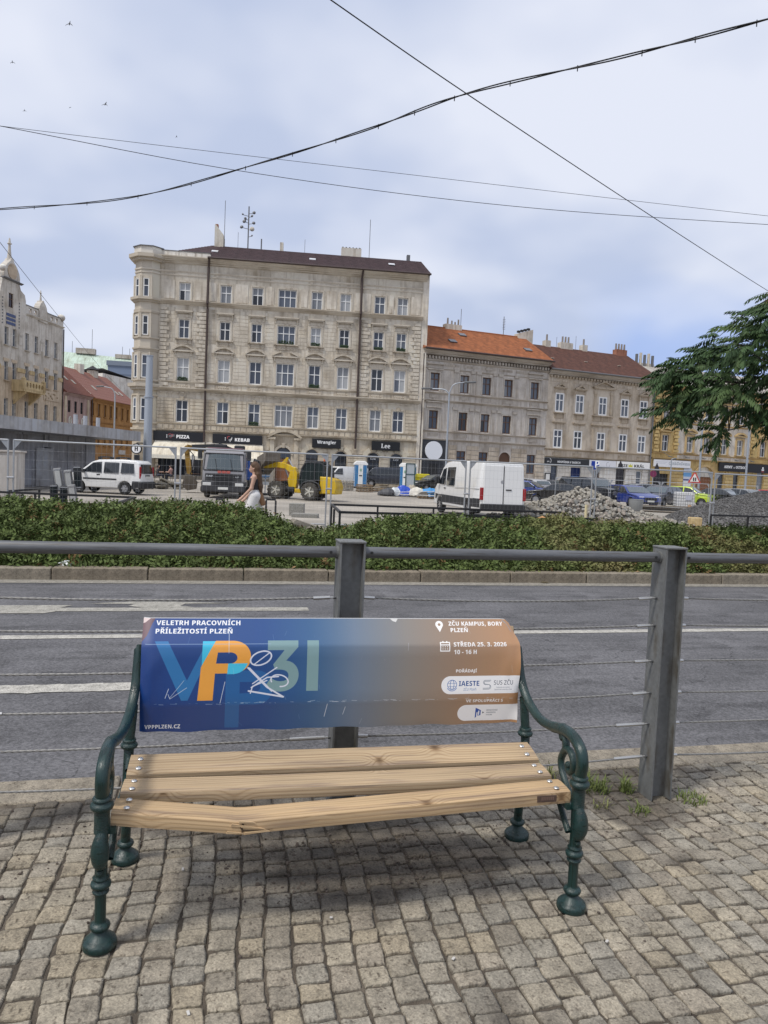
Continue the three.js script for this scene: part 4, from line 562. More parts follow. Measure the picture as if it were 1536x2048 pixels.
  // cafe front below the awnings
  for (const u of [-20.2, -14.6]) { mk('shop_pane', box(4.2, 2.9, .05, u, 1.8, -.3), GL[0], b); for (const q of [-1.4, 0, 1.4]) mk('shop_bar', box(.09, 2.9, .12, u + q, 1.8, -.24), MB.dark, b); }
  // awnings
  const awn = (u0, u1) => { const a = mk('awning', [quadStrip([[[u0 - .25, 2.2, 2.5, 0, 0], [u1 + .25, 2.2, 2.5, 5, 0]], [[u0, 3.5, .12, 0, 3], [u1, 3.5, .12, 5, 3]]]), quadStrip([[[u0 - .25, 2.19, 2.5], [u1 + .25, 2.19, 2.5]], [[u0, 3.49, .1], [u1, 3.49, .1]]].reverse())], std([.72, .68, .58], .9, { map: T.stain, side: THREE.DoubleSide }), b); mk('valance', box(u1 - u0 + .5, .34, .03, (u0 + u1) / 2, 2.03, 2.5), std([.70, .66, .56], .9), a); mk('awning_box', box(u1 - u0, .16, .2, (u0 + u1) / 2, 3.52, .12), MB.white, a); };
  awn(-22.4, -17.75); awn(-17.6, -12.2);
}
{ // ---- grey house with the orange roof ----
  const b = building('terraced_house', 'grey stucco terraced house with orange tiled roof and brown windows', 3.35, -74.61, 21.8);
  const ax = [1.3, 4.65, 7.23, 9.83, 13.06], U0 = -.12, U1 = 14.72, H1 = 9.83, H0 = 5.99;
  const holes = []; ax.forEach((u) => { holes.push(hole(u, H1, 1.02, 1.8), hole(u, H0, 1.02, 1.87)); });
  [4.64, 7.24].forEach((u) => holes.push(hole(u, 2.1, 1.04, 1.82))); holes.push(archHole(9.82, 1.6, 1.36, 2.45)); holes.push(hole(13.07, 1.9, 1.03, 2.03));
  wallWithHoles(b, 'wall', [[U0, -.3], [U1, -.3], [U1, 13.2], [U0, 13.2]], holes, MB.b2); mk('body', box(14.8, 13.2, 10.6, 7.3, 6.5, -5.72), MB.b2, b);
  const br = { frame: MB.bframe, fw: .09, bar_: .08, split: .64 };
  ax.forEach((u, i) => { addWindow(b, u, H1, 1.02, 1.8, { ...br, tones: [2, 3, 3] }); addWindow(b, u, H0, 1.02, 1.87, { ...br, tones: [0, 1, 2], open: i > 0 && i < 3 });
    for (const [v, h] of [[H1, 1.8], [H0, 1.87]]) { const s = [...surround(1.02, h, .14, .06)]; const edge = i === 0 || i === 4; if (edge) s.push(box(1.7, .1, .2, 0, h + .34, .1), box(1.9, .09, .26, 0, h + .86, .13), box(1.7, .4, .05, 0, h + .6, .03)); const m = mk('window_surround', s, MB.b2trim, b); m.position.set(u, v, 0); mk('apron', [box(1.1, .3, .06, 0, -.55, .03)], MB.b2trim, m); for (const q of [-1, 1]) { const n = edge ? 3 : 4; for (let j = 0; j < n; j++) mk('flute', box(.07, h + .25, .05, q * (.78 + j * .12), h / 2 + .05, .025), MB.b2, m); if (!edge) mk('capital', box(.56, .3, .12, q * .96, h + .36, .06), MB.b2trim, m); } } });
  addWindow(b, 4.64, 2.1, 1.04, 1.82, { ...br, tones: [0, 1] }); addWindow(b, 7.24, 2.1, 1.04, 1.82, { ...br, tones: [0, 1] }); addWindow(b, 13.07, 1.9, 1.03, 2.03, { ...br, tones: [0, 1] }); mk('arched_shutter', prism(poly(archHole(0, 0, 1.3, 2.4)), .08).translate(9.82, 1.62, -.25), MB.bframe, b);
  for (const [v, h, o] of [[13.35, .55, .62], [12.75, .2, .16], [12.0, .1, .1], [9.52, .16, .22], [8.72, .2, .28], [5.7, .14, .2], [4.85, .18, .26]]) cornice(b, v > 13 ? 'eave_cornice' : 'string_course', U0, U1, v, h, o, MB.b2trim, 3);
  for (let i = 0; i < 42; i++) mk('dentil', box(.17, .26, .34, .15 + i * .35, 13.14, .12), MB.b2trim, b); for (let i = 0; i < 7; i++) mk('frieze_panel', box(1.6, .24, .04, 1.1 + i * 2.08, 12.5, .02), MB.b2trim, b);
  for (let j = 0; j < 9; j++) for (const [a, c] of [[3.1, 4.05], [5.25, 6.65], [7.85, 9.05], [10.6, 12.45], [13.7, U1 - .02]]) mk('rusticated_stone', box(c - a, .42, .09, (a + c) / 2, .45 + j * .48, .02), MB.b2low, b);
  const dp = mk('shop_front', box(3.2, 4.95, .1, 1.42, 2.4, .07), MB.darkPanel, b); for (let j = 0; j < 10; j++) mk('panel_board', box(3.2, .44, .05, 1.42, .35 + j * .47, .14), MB.darkPanel, dp); mk('shop_door', box(.9, 2.6, .04, 1.45, 1.2, .18), MB.dark, dp);
  mk('round_sign', cyl(.95, .95, .12, 40, 1.39, 3.8, .28, Math.PI / 2), std([.78, .80, .84], .45), b);
  mk('downpipe', [bar([U0 + .02, .5, .16], [U0 + .02, 13.4, .16], .09, 8)], MB.pipe, b);
  const roof = mk('roof', [...roofRows([U0 - .15, 13.92, .7], [14.92, 13.92, .7], [U0 - .15, 17.3, -5.5], [14.92, 17.3, -5.5], 26), tri([[14.92, 13.9, .7], [14.92, 17.3, -5.5], [14.92, 13.9, -11.4]]), tri([[U0 - .15, 13.9, .7], [U0 - .15, 17.3, -5.5], [U0 - .15, 13.9, -11.4]]), tri([[U0, 17.28, -5.5], [14.92, 17.28, -5.5], [14.92, 13.9, -11.4], [U0, 13.9, -11.4]])], MB.roofOrange, b);
  mk('gutter', bar([U0 - .1, 13.9, .76], [14.9, 13.9, .76], .1, 8), MB.pipe, roof); mk('ridge_tiles', [...Array(38)].map((_, i) => cyl(.1, .1, .38, 6, .1 + i * .395, 17.32, -5.5, 0, 0, Math.PI / 2)), MB.roofOrange, roof).userData.kind = 'stuff';
  mk('chimney', box(2.0, 1.4, .7, 5.8, 17.1, -5.7), MB.chim, roof); for (const [u, h] of [[5.2, .7], [5.7, .45], [6.1, .35], [6.5, .65]]) mk('chimney_pot', cyl(.11, .09, h, 8, u, 17.8 + h / 2, -5.7), MB.clay, roof);
  mk('chimney', prism([[0, 16.2], [1.9, 16.2], [1.9, 18.3], [0, 17.7]], .9).translate(13.9, 0, -6.1), MB.chim, roof); for (let i = 0; i < 4; i++) mk('chimney_pot', box(.3, .22, .3, 14.2 + i * .42, 17.98 + i * .13, -5.7), MB.dark, roof);
  antenna(roof, 6.7, 17.2, 19.6, -5.5, .03); const an = mk('aerial', [bar([12.1, 17, -5.5], [12.1, 19.4, -5.5], .04, 5), ...[...Array(7)].map((_, i) => bar([11.95, 18 + i * .18, -5.5], [12.3, 18 + i * .18, -5.5], .02, 4))], MB.metal, roof);
  for (const [u, v] of [[6.1, 16.4], [3.9, 15.2], [13.0, 15.2]]) { const z = .7 - (v - 13.92) / 3.38 * 6.2; mk('skylight', box(.8, .1, .75, u, v + .1, z, .49), std([.10, .10, .11], .25), roof); }
}
{ // ---- beige house with the brown roof ----
  const b = building('terraced_house', 'beige terraced house with dark brown roof, white windows and triangular pediments', 15.79, -79.59, 22.8);
  const ax = [2.94, 5.59, 8.73, 11.8, 14.49], U0 = 1.34, U1 = 15.85, H1 = 8.73, H0 = 4.83, hole2 = [];
  ax.forEach((u) => hole2.push(hole(u, H1, 1.16, 2.06), hole(u, H0, 1.18, 2.02)));
  wallWithHoles(b, 'wall', [[U0, 3.8], [U1, 3.8], [U1, 12.7], [U0, 12.7]], hole2, MB.b3);
  wallWithHoles(b, 'ground_floor_wall', [[U0, -.3], [U1, -.3], [U1, 3.8], [U0, 3.8]], [hole(2.7, 0, .85, 2.95), hole(5.56, .7, 1.3, 2.1), hole(8.4, 1.1, .8, 1.5), hole(11.75, 0, 1.3, 2.9), hole(14.4, .6, .8, 2.2)], plaster(.70, .69, .66)); mk('body', box(14.5, 12.7, 10.6, 8.6, 6.2, -5.72), MB.b3, b);
  ax.forEach((u, i) => { const w4 = { fw: .15, bar_: .11, split: .62, z: -.06 }; addWindow(b, u, H1, 1.16, 2.06, { ...w4, tones: i < 2 ? [2, 3] : [0, 1, 2] }); addWindow(b, u, H0, 1.18, 2.02, { ...w4, tones: [0, 1, 2] });
    const mid = i === 2, s = []; if (mid) s.push(box(2.9, .14, .26, 0, 2.95, .13), box(.3, 2.2, .1, -1.1, 1.2, .05), box(.3, 2.2, .1, 1.1, 1.2, .05), box(.45, .3, .14, -1.1, 2.45, .07), box(.45, .3, .14, 1.1, 2.45, .07)); else s.push(box(1.5, .1, .2, 0, 2.55, .1), box(.12, .5, .1, -.66, 2.3, .05), box(.12, .5, .1, .66, 2.3, .05));
    const W = mid ? 1.7 : .86, y = mid ? 3.02 : 2.6, hh = mid ? .78 : .5, sr = mk('window_surround', s, MB.b3trim, b); sr.position.set(u, H1, 0);
    mk('pediment', [prism(poly([[-W, y], [W, y], [0, y + hh]], [[[-W + .4, y + .1], [0, y + hh - .17], [W - .4, y + .1]]]), .28), prism([[-W + .3, y + .05], [W - .3, y + .05], [0, y + hh - .12]], .06)], MB.b3trim, sr); mk('apron', [box(mid ? 2.9 : 1.5, .1, .2, 0, -.1, .1), box(mid ? 2.7 : 1.2, .5, .07, 0, -.42, .03)], MB.b3trim, sr);
    const s2 = mk('window_surround', [box(mid ? 2.9 : 1.7, .12, .26, 0, 2.82, .13), box(mid ? 2.7 : 1.5, .08, .18, 0, 2.7, .09), ...(mid ? [box(.3, 2.2, .08, -1.1, 1.2, .04), box(.3, 2.2, .08, 1.1, 1.2, .04)] : [])], MB.b3trim, b); s2.position.set(u, H0, 0); mk('apron', box(1.1, .36, .06, 0, -.62, .03), MB.b3trim, s2); });
  for (const [v, h, o] of [[12.62, .55, .62], [4.58, .16, .2], [3.78, .16, .22]]) cornice(b, v > 12 ? 'eave_cornice' : 'string_course', U0, U1, v, h, o, v > 12 ? MB.b2trim : MB.b3trim, 3); for (let i = 0; i < 36; i++) mk('dentil', box(.2, .2, .3, U0 + .25 + i * .405, 12.5, .12), MB.b3trim, b); for (let i = 0; i < 5; i++) mk('frieze_panel', box(2.2, .3, .04, 2.8 + i * 2.9, 12.1, .02), MB.b3, b);
  for (let j = 0; j < 7; j++) for (const [a, c] of [[1.4, 2.2], [3.2, 4.85], [6.25, 7.95], [8.85, 11.05], [12.45, 13.95], [14.85, 15.8]]) mk('rusticated_stone', box(c - a, .38, .08, (a + c) / 2, .28 + j * .43, .015), plaster.w || (plaster.w = plaster(.70, .69, .67)), b);
  mk('shop_door', box(.8, 2.85, .05, 2.7, 1.4, -.2), GL[1], b); mk('shop_poster', new THREE.PlaneGeometry(1.28, 2.08), new THREE.MeshStandardMaterial({ map: ctex(96, 156, (c) => { c.fillStyle = '#1d2a55'; c.fillRect(0, 0, 96, 156); c.fillStyle = '#6f8fc4'; c.fillRect(8, 70, 80, 40); c.fillStyle = '#c98f7e'; for (let i = 0; i < 9; i++) { c.beginPath(); c.arc(14 + i * 9, 100 + (i % 3) * 14, 10, 0, 7); c.fill(); } c.fillStyle = '#b9433f'; c.fillRect(0, 118, 96, 10); c.fillStyle = '#d6b8a6'; c.fillRect(0, 132, 96, 24); }) }), b).position.set(5.56, 1.75, -.1);
  mk('shop_pane', box(1.3, 2.9, .05, 11.75, 1.4, -.25), GL[5], b); mk('notice_frame', [box(.75, 1.0, .06, 1.85, 1.6, .08)], MB.black, b); mk('notice', box(.5, .75, .02, 1.85, 1.6, .12), std([.7, .7, .68], .7), b); addWindow(b, 14.4, .6, .8, 2.2, { frame: MB.wframe, tones: [1, 2], cols: 1 }); addWindow(b, 8.4, 1.1, .8, 1.5, { frame: MB.bframe, tones: [1], cols: 1 });
  sign(b, 'shop_sign', 1.34, 7.15, 2.98, 3.72, .1, .1, MB.black, (c, w, h) => { c.fillStyle = '#24262b'; c.fillRect(0, 0, w, h); fitText(c, 'HOSPŮDKA V SADECH', w * .27, h * .66, h * .42, w * .53, '#efefef'); c.strokeStyle = '#eee'; c.lineWidth = 5; c.beginPath(); c.arc(w * .09, h * .4, h * .34, -1.3, 1.1); c.stroke(); fitText(c, 'pm', w * .045, h * .6, h * .26, 26, '#eee'); });
  sign(b, 'shop_sign', 7.2, 10.9, 2.9, 3.74, .1, .08, MB.white, (c, w, h) => { c.fillStyle = '#dcdde2'; c.fillRect(0, 0, w, h); fitText(c, 'Kadeř', w * .05, h * .6, h * .5, w * .3, '#767b88', 'italic', 'serif'); c.strokeStyle = '#7d7f86'; c.lineWidth = 3; c.beginPath(); c.arc(w * .7, h * .5, h * .3, 0, 5); c.stroke(); });
  sign(b, 'shop_sign', 10.96, 15.78, 2.92, 3.76, .1, .1, MB.white, (c, w, h) => { c.fillStyle = '#ececea'; c.fillRect(0, 0, w, h); fitText(c, 'LUZE', w * .04, h * .72, h * .52, w * .29, '#1e1f22', '900'); c.fillStyle = '#c9c33a'; c.beginPath(); const x = w * .35, k = w * .12; c.moveTo(x, h * .72); c.lineTo(x, h * .3); c.lineTo(x + k * .28, h * .5); c.lineTo(x + k * .5, h * .24); c.lineTo(x + k * .72, h * .5); c.lineTo(x + k, h * .3); c.lineTo(x + k, h * .72); c.closePath(); c.fill(); fitText(c, 'KRÁL', w * .51, h * .72, h * .52, w * .32, '#1e1f22', '900'); });
  mk('downpipe', bar([U1 - .05, .2, .16], [U1 - .05, 12.6, .16], .09, 8), MB.metal, b);
  const roof = mk('roof', [...roofRows([1.2, 13.2, .7], [16.4, 13.2, .7], [1.2, 16.75, -5.5], [16.4, 16.75, -5.5], 26), tri([[16.4, 13.2, .7], [16.4, 16.75, -5.5], [16.4, 13.2, -11]]), tri([[1.2, 16.7, -5.5], [16.4, 16.7, -5.5], [16.4, 13.2, -11], [1.2, 13.2, -11]]), tri([[1.2, 13.2, .7], [1.2, 16.75, -5.5], [1.2, 13.2, -11]])], MB.roofBrown, b); mk('gutter', bar([1.2, 13.16, .76], [16.4, 13.16, .76], .1, 8), MB.metal, roof);
  for (const [u, w, n, m] of [[4.7, .7, 1, MB.chim], [7.3, 1.7, 3, MB.chim], [9.9, .7, 1, MB.chim], [15.3, 1.6, 4, MB.brick]]) { mk('chimney', box(w, 1.0, .7, u, 16.85, -5.6), m, roof); for (let i = 0; i < n; i++) mk('chimney_pot', cyl(.12, .1, .75, 8, u + (i - (n - 1) / 2) * .42, 17.7, -5.6), MB.clay, roof); } antenna(roof, 8.7, 16.7, 18.3, -5.5, .02); antenna(roof, 6.0, 16.7, 17.9, -5.5, .02); for (const u of [3, 7.5, 12.2]) mk('roof_vent', box(.35, .05, .2, u, 14.75, -1.85), MB.chim, roof);
}
{ // ---- yellow and cream house ----
  const b = building('terraced_house', 'yellow and cream terraced house half hidden behind the tree branches', 28.33, -84.86, 22.8);
  const ax = [4.32, 8.07, 10.7, 13.53, 16.1, 19.99, 22.8, 25.6], U0 = 2.45, U1 = 27.5, H1 = 9.0, H0 = 5.27, hs = []; ax.forEach((u) => hs.push(hole(u, H1, 1.0, 1.8), hole(u, H0, 1.02, 1.85)));
  wallWithHoles(b, 'wall', [[U0, 4.4], [U1, 4.4], [U1, 12.5], [U0, 12.5]], hs, MB.cream); wallWithHoles(b, 'ground_floor_wall', [[U0, -.3], [U1, -.3], [U1, 4.4], [U0, 4.4]], [hole(4.4, 0, 1.7, 2.6), archHole(10.7, 0, 2.6, 3.7), hole(13.37, .3, .95, 2.75), hole(15.86, .3, .85, 2.75), hole(19.93, 0, 1.1, 3.3)], MB.yellow); mk('body', box(25, 12.4, 11, 15, 6, -5.9), MB.cream, b);
  for (const [a, c] of [[U0, 6.3], [17.9, 21.9]]) mk('bay_strip', wallWithHoles(b, 'side_bay', [[a, 4.4], [c, 4.4], [c, 12.5], [a, 12.5]], ax.filter((u) => u > a && u < c).flatMap((u) => [hole(u, H1, 1.0, 1.8), hole(u, H0, 1.02, 1.85)]), MB.yellow, .1).geometry.clone().translate(0, 0, .001), MB.yellow, b).visible = true;
  ax.forEach((u, i) => { for (const [v, h] of [[H1, 1.8], [H0, 1.85]]) { addWindow(b, u, v, 1.0, h, { tones: [1, 2, 3], frame: MB.wframe, fw: .07, bar_: .07 }); const s = mk('window_surround', [...surround(1.0, h, .22, .12), box(1.6, .12, .24, 0, -.08, .12)], MB.ochre, b); s.position.set(u, v, 0); const o = [], n = []; for (let j = 0; j <= 10; j++) { const a = -1 + j / 5; o.push([a * .98, h + .5 + .42 * (1 - a * a)]); n.push([a * .72, h + .46 + .24 * (1 - a * a)]); } mk('pediment', [prism([...o, ...n.reverse()], .3), box(1.9, .12, .28, 0, h + .42, .14)], MB.ochre, s); } });
  for (const [v, h, o] of [[12.3, .6, .6], [11.2, .16, .2], [8.5, .16, .2], [4.9, .18, .22], [4.25, .2, .3]]) cornice(b, v > 12 ? 'eave_cornice' : 'string_course', U0, U1, v, h, o, MB.ochre, 3); const q = (u) => { for (let j = 0; j < 16; j++) mk('quoin', box(j % 2 ? .5 : .75, .3, .12, u, 5.3 + j * .42, .16), MB.yellow, b); }; q(2.95); q(5.9); q(18.2); q(21.6);
  for (let j = 0; j < 8; j++) for (const [a, c] of [[5.4, 8.9], [14.1, 15.3], [16.4, 19.2], [20.6, 27]]) mk('rusticated_stone', box(c - a, .34, .09, (a + c) / 2, .3 + j * .42, .02), MB.yellow, b);
  mk('portal_fanlight', prism(poly(archHole(0, 0, 2.5, 1.25)), .04).translate(10.7, 2.45, -.2), MB.white, b); mk('portal_door', box(2.5, 2.45, .05, 10.7, 1.2, -.3), MB.wood, b); { const ar = []; for (let j = 0; j <= 12; j++) { const a = Math.PI * j / 12; ar.push([Math.cos(a) * 1.72, Math.sin(a) * 1.5]); } for (let j = 12; j >= 0; j--) { const a = Math.PI * j / 12; ar.push([Math.cos(a) * 1.38, Math.sin(a) * 1.22]); } mk('portal_arch', prism(ar, .2).translate(10.7, 2.45, 0), MB.ochre, b); }
  for (const u of [13.37, 15.86]) mk('shop_pane', box(.9, 2.7, .05, u, 1.65, -.2), GL[0], b); mk('shop_door', box(1.1, 3.3, .05, 19.93, 1.6, -.2), GL[3], b); mk('passage_door', box(1.7, 2.6, .05, 4.4, 1.3, -.3), MB.dark, b);
  sign(b, 'shop_sign', 2.65, 8.2, 3.4, 4.22, .12, .14, MB.white, (c, w, h) => { c.fillStyle = '#dfe0e4'; c.fillRect(0, 0, w, h); fitText(c, 'OptikDoDomu', w * .4, h * .66, h * .56, w * .58, '#33505e', 'normal', 'serif'); c.fillStyle = '#b9bcc6'; c.fillRect(w * .05, h * .3, w * .3, 5); c.fillRect(w * .05, h * .5, w * .26, 4); });
  sign(b, 'shop_sign', 12.75, 21.4, 3.25, 4.3, .12, .14, MB.black, (c, w, h) => { c.fillStyle = '#12131d'; c.fillRect(0, 0, w, h); fitText(c, 'ARMY', w * .09, h * .62, h * .4, w * .16, '#f0f0f0', '900', 'serif'); fitText(c, '&', w * .27, h * .62, h * .26, w * .025, '#d8d8d8'); fitText(c, 'OUTDOOR', w * .31, h * .62, h * .4, w * .23, '#f0f0f0', '900', 'serif'); c.fillStyle = '#e6e6e6'; c.beginPath(); c.arc(w * .84, h * .4, h * .13, 0, 7); c.fill(); c.fillRect(w * .815, h * .55, w * .05, h * .16); fitText(c, 'A&O', w * .815, h * .9, h * .2, w * .05, '#c44'); });
  mk('shop_banner', new THREE.PlaneGeometry(1.24, 2.15), new THREE.MeshStandardMaterial({ map: ctex(96, 166, (c) => { c.fillStyle = '#c3c9d6'; c.fillRect(0, 0, 96, 166); c.fillStyle = '#6f9fcc'; c.fillRect(0, 40, 96, 36); c.fillStyle = '#4d4f84'; c.fillRect(0, 98, 70, 14); c.fillStyle = '#d6d6d2'; c.fillRect(10, 118, 76, 40); }) }), b).position.set(7.98, 2.3, .1);
  for (let i = 0; i < 6; i++) mk('wall_lamp', [bar([4 + i * 2.6, 5.1, .2], [4.3 + i * 2.6, 4.6, 1.0], .03, 4), box(.5, .08, .2, 4.3 + i * 2.6, 4.58, 1.0)], MB.metal, b);
  const roof = mk('roof', [...roofRows([2.3, 12.9, .6], [27.5, 12.9, .6], [2.3, 16.0, -6], [27.5, 16.0, -6], 14, .02), tri([[2.3, 15.98, -6], [27.5, 15.98, -6], [27.5, 12.9, -12], [2.3, 12.9, -12]]), tri([[2.3, 12.9, .6], [2.3, 16, -6], [2.3, 12.9, -12]])], MB.roofGrey, b); for (let i = 0; i < 5; i++) mk('chimney', cyl(.17, .17, 1.9, 8, 4.3 + i * .62, 16.2 + (i % 2) * .2, -5.6), i % 2 ? MB.chim : MB.metal, roof); mk('chimney', box(3, .9, .8, 5.6, 15.7, -6), MB.chim, roof); mk('skylight', box(.9, .08, 1.0, 5.0, 13.75, -1, .43), MB.dark, roof);
}
{ // ---- art-nouveau house at the left edge ----
  const b = building('art_nouveau_house', 'pale art-nouveau house with curved gable and needle spires at the left edge', -46.1, -105, 85);
  const ax = [-13.2, -11.5, -8.76, -6.58, -4.06, -1.78, -15.6, -18.0], rows = [[15.03, 2.2], [10.72, 2.27], [6.4, 2.1]], hs = [];
  rows.forEach(([v, h], k) => ax.forEach((u) => hs.push(hole(u, v, .85, h)))); hs.push(hole(-12.35, 19.7, .95, 1.75));
  const gable = [[-22, 19.7], [-15.6, 19.9], [-14.6, 21.2], [-14.1, 23.0], [-10.6, 23.0], [-10.3, 22.3], [-9.4, 21.9], [-9.15, 21.2], [-9.1, 20.0]];
  wallWithHoles(b, 'wall', [[-22, -.3], [0, -.3], [0, 19.7], [-9.1, 19.7], ...gable.slice().reverse().slice(0, -1), [-22, 19.7]], hs, MB.l1, .45); mk('body', box(22, 19.4, 11, -11, 9.6, -6), MB.l1, b);
  rows.forEach(([v, h], k) => ax.forEach((u) => { addWindow(b, u, v, .85, h, { frame: MB.gframe, fw: .09, bar_: .09, split: .66, tones: [1, 2, 3], z: -.25 }); const s = mk('window_surround', [box(1.15, .1, .25, 0, -.05, .12), ...(k === 1 ? [box(1.2, .35, .06, 0, h + .25, .03)] : [])], k ? MB.l1b : MB.l1, b); s.position.set(u, v, 0); }));
  addWindow(b, -12.35, 19.7, .95, 1.75, { frame: MB.bframe, tones: [0, 1] });
  mk('lower_wall', prism(poly([[-22, 4], [-.02, 4], [-.02, 12.4], [-22, 12.4]], rows.slice(1).flatMap(([v, h]) => ax.map((u) => hole(u, v, .86, Math.min(h, v === 10.72 ? 1.66 : h))))), .06), MB.l1b, b);
  for (const u of [-15, -10.1, -7.65, -5.3, -2.9, -.5]) mk('wall_bracket', box(u === -10.1 ? 1.7 : 1.1, .5, .12, u, 12.3, .1), MB.l1c, b);
  for (const [a, c] of [[-7.2, -5.8], [-4.8, -.9]]) { const p = mk('relief_panel', box(c - a, 1.25, .12, (a + c) / 2, 9.75, .1), MB.l1b, b); for (let i = 0; i < 14; i++) mk('ornament', at(new THREE.SphereGeometry(.14 + .08 * R(), 6, 4), rr(a + .2, c - .2), rr(9.3, 10.2), .14), MB.l1b, p); }
  for (const u of [-10.2, -5.3, -15]) { mk('stucco_panel', [box(.75, 1.3, .06, u, 16.1, .03), cyl(.37, .37, .06, 12, u, 16.75, .03, Math.PI / 2)], MB.l1, b); }
  cornice(b, 'parapet_moulding', -9.1, 0, 19.45, .25, .3, MB.l1, 2);
  const par = mk('parapet', prism(poly([[-9.1, 19.7], [.1, 19.7], [.1, 20.75], [-9.1, 20.75]], [-8.1, -6.9, -2.9, -1.7].map((u) => hole(u, 20.0, .6, .5))), .3, 0, -.3), MB.l1, b); mk('corner_knob', at(new THREE.SphereGeometry(.55, 10, 8).scale(1, .9, 1), -.35, 20.9, -.1), MB.l1, par); mk('parapet_cap', box(9.2, .08, .45, -4.5, 20.8, -.15), MB.metal, par);
  const spire = (u, v, s) => { const o = [[-1.0, 0], [1.0, 0], [1.02, .5], [.92, 1.1], [.62, 1.8], [.25, 2.3], [.1, 2.7], [-.1, 2.7], [-.25, 2.3], [-.62, 1.8], [-.92, 1.1], [-1.02, .5]].map(([x, y]) => [x * s * 1.75, y * s]); const g = mk('gable_top', prism(o, .8, 0, -.7).translate(u, v, 0), MB.l1, b); mk('spire', [lathe([[.34, 0], [.26, .5], [.18, 1.3], [.15, 1.9], [.28, 1.95], [.28, 2.05], [.16, 2.1], [.1, 2.6], [0, 2.75]].map(([r, y]) => [r * s, y * s * 1.05]), 8).translate(u, v + 2.5 * s, -.3)], MB.l1, g); };
  spire(-12.35, 23.1, .95); cornice(b, 'gable_moulding', -14.3, -10.2, 22.9, .2, .35, MB.metal, 2); spire(-5.25, 20.75, .52); mk('gable_panel', [box(1.9, 1.6, .2, -5.25, 20.1, .08)], MB.l1, b); mk('gable_clock', cyl(.95, .95, .08, 18, -12.35, 24.1, .14, Math.PI / 2), MB.l1b, b); mk('finial_ball', at(new THREE.SphereGeometry(.4, 10, 8), -14.6, 24.0, .3), MB.white, b);
  for (let j = 0; j < 3; j++) mk('blue_tile_band', box(1.9, .34, .05, -12.35, 18.75 - j * .5, .03), std([.03, .05, .14], .4), b); for (const u of [-14.1, -10.6]) for (let j = 0; j < 9; j++) mk('tile_dot', box(.14, .14, .05, u, 20.6 - j * .38, .03), std([.06, .07, .09], .5), b);
  const bal = mk('balcony', [box(4.8, .3, 1.7, -9.7, 9.7, .85), prism([[0, 0], [1.6, 1.4], [1.6, 1.7], [0, 1.7]], .3).rotateY(-Math.PI / 2).translate(-8.0, 7.95, 0), prism([[0, 0], [1.6, 1.4], [1.6, 1.7], [0, 1.7]], .3).rotateY(-Math.PI / 2).translate(-11.4, 7.95, 0)], MB.l1c, b); mk('balustrade', [prism(poly([[-12.1, 9.85], [-7.4, 9.85], [-7.4, 10.95], [-12.1, 10.95]], [...Array(6)].map((_, i) => { const p = []; for (let j = 0; j < 12; j++) p.push([-11.4 + i * .68 + .24 * Math.cos(j / 12 * 6.283), 10.4 + .32 * Math.sin(j / 12 * 6.283)]); return p; })), .18).translate(0, 0, 1.55), box(.18, 1.1, 1.6, -12.0, 10.4, .8), box(.18, 1.1, 1.6, -7.5, 10.4, .8)], MB.l1c, bal); for (const u of [-12, -7.5]) mk('balcony_post', [box(.4, 1.3, .4, u, 10.45, 1.6), at(new THREE.ConeGeometry(.34, .35, 4), u, 11.27, 1.6, 0, Math.PI / 4)], MB.l1c, bal);
  mk('downpipe', bar([.02, .5, .12], [.02, 19.4, .12], .1, 6), MB.pipe, b); mk('roof', [tri([[-22, 19.6, -.4], [0, 19.6, -.4], [0, 22.5, -6], [-22, 22.5, -6]]), tri([[0, 19.6, -.4], [0, 22.5, -6], [0, 19.6, -11.5]])], MB.roofPurple, b);
}
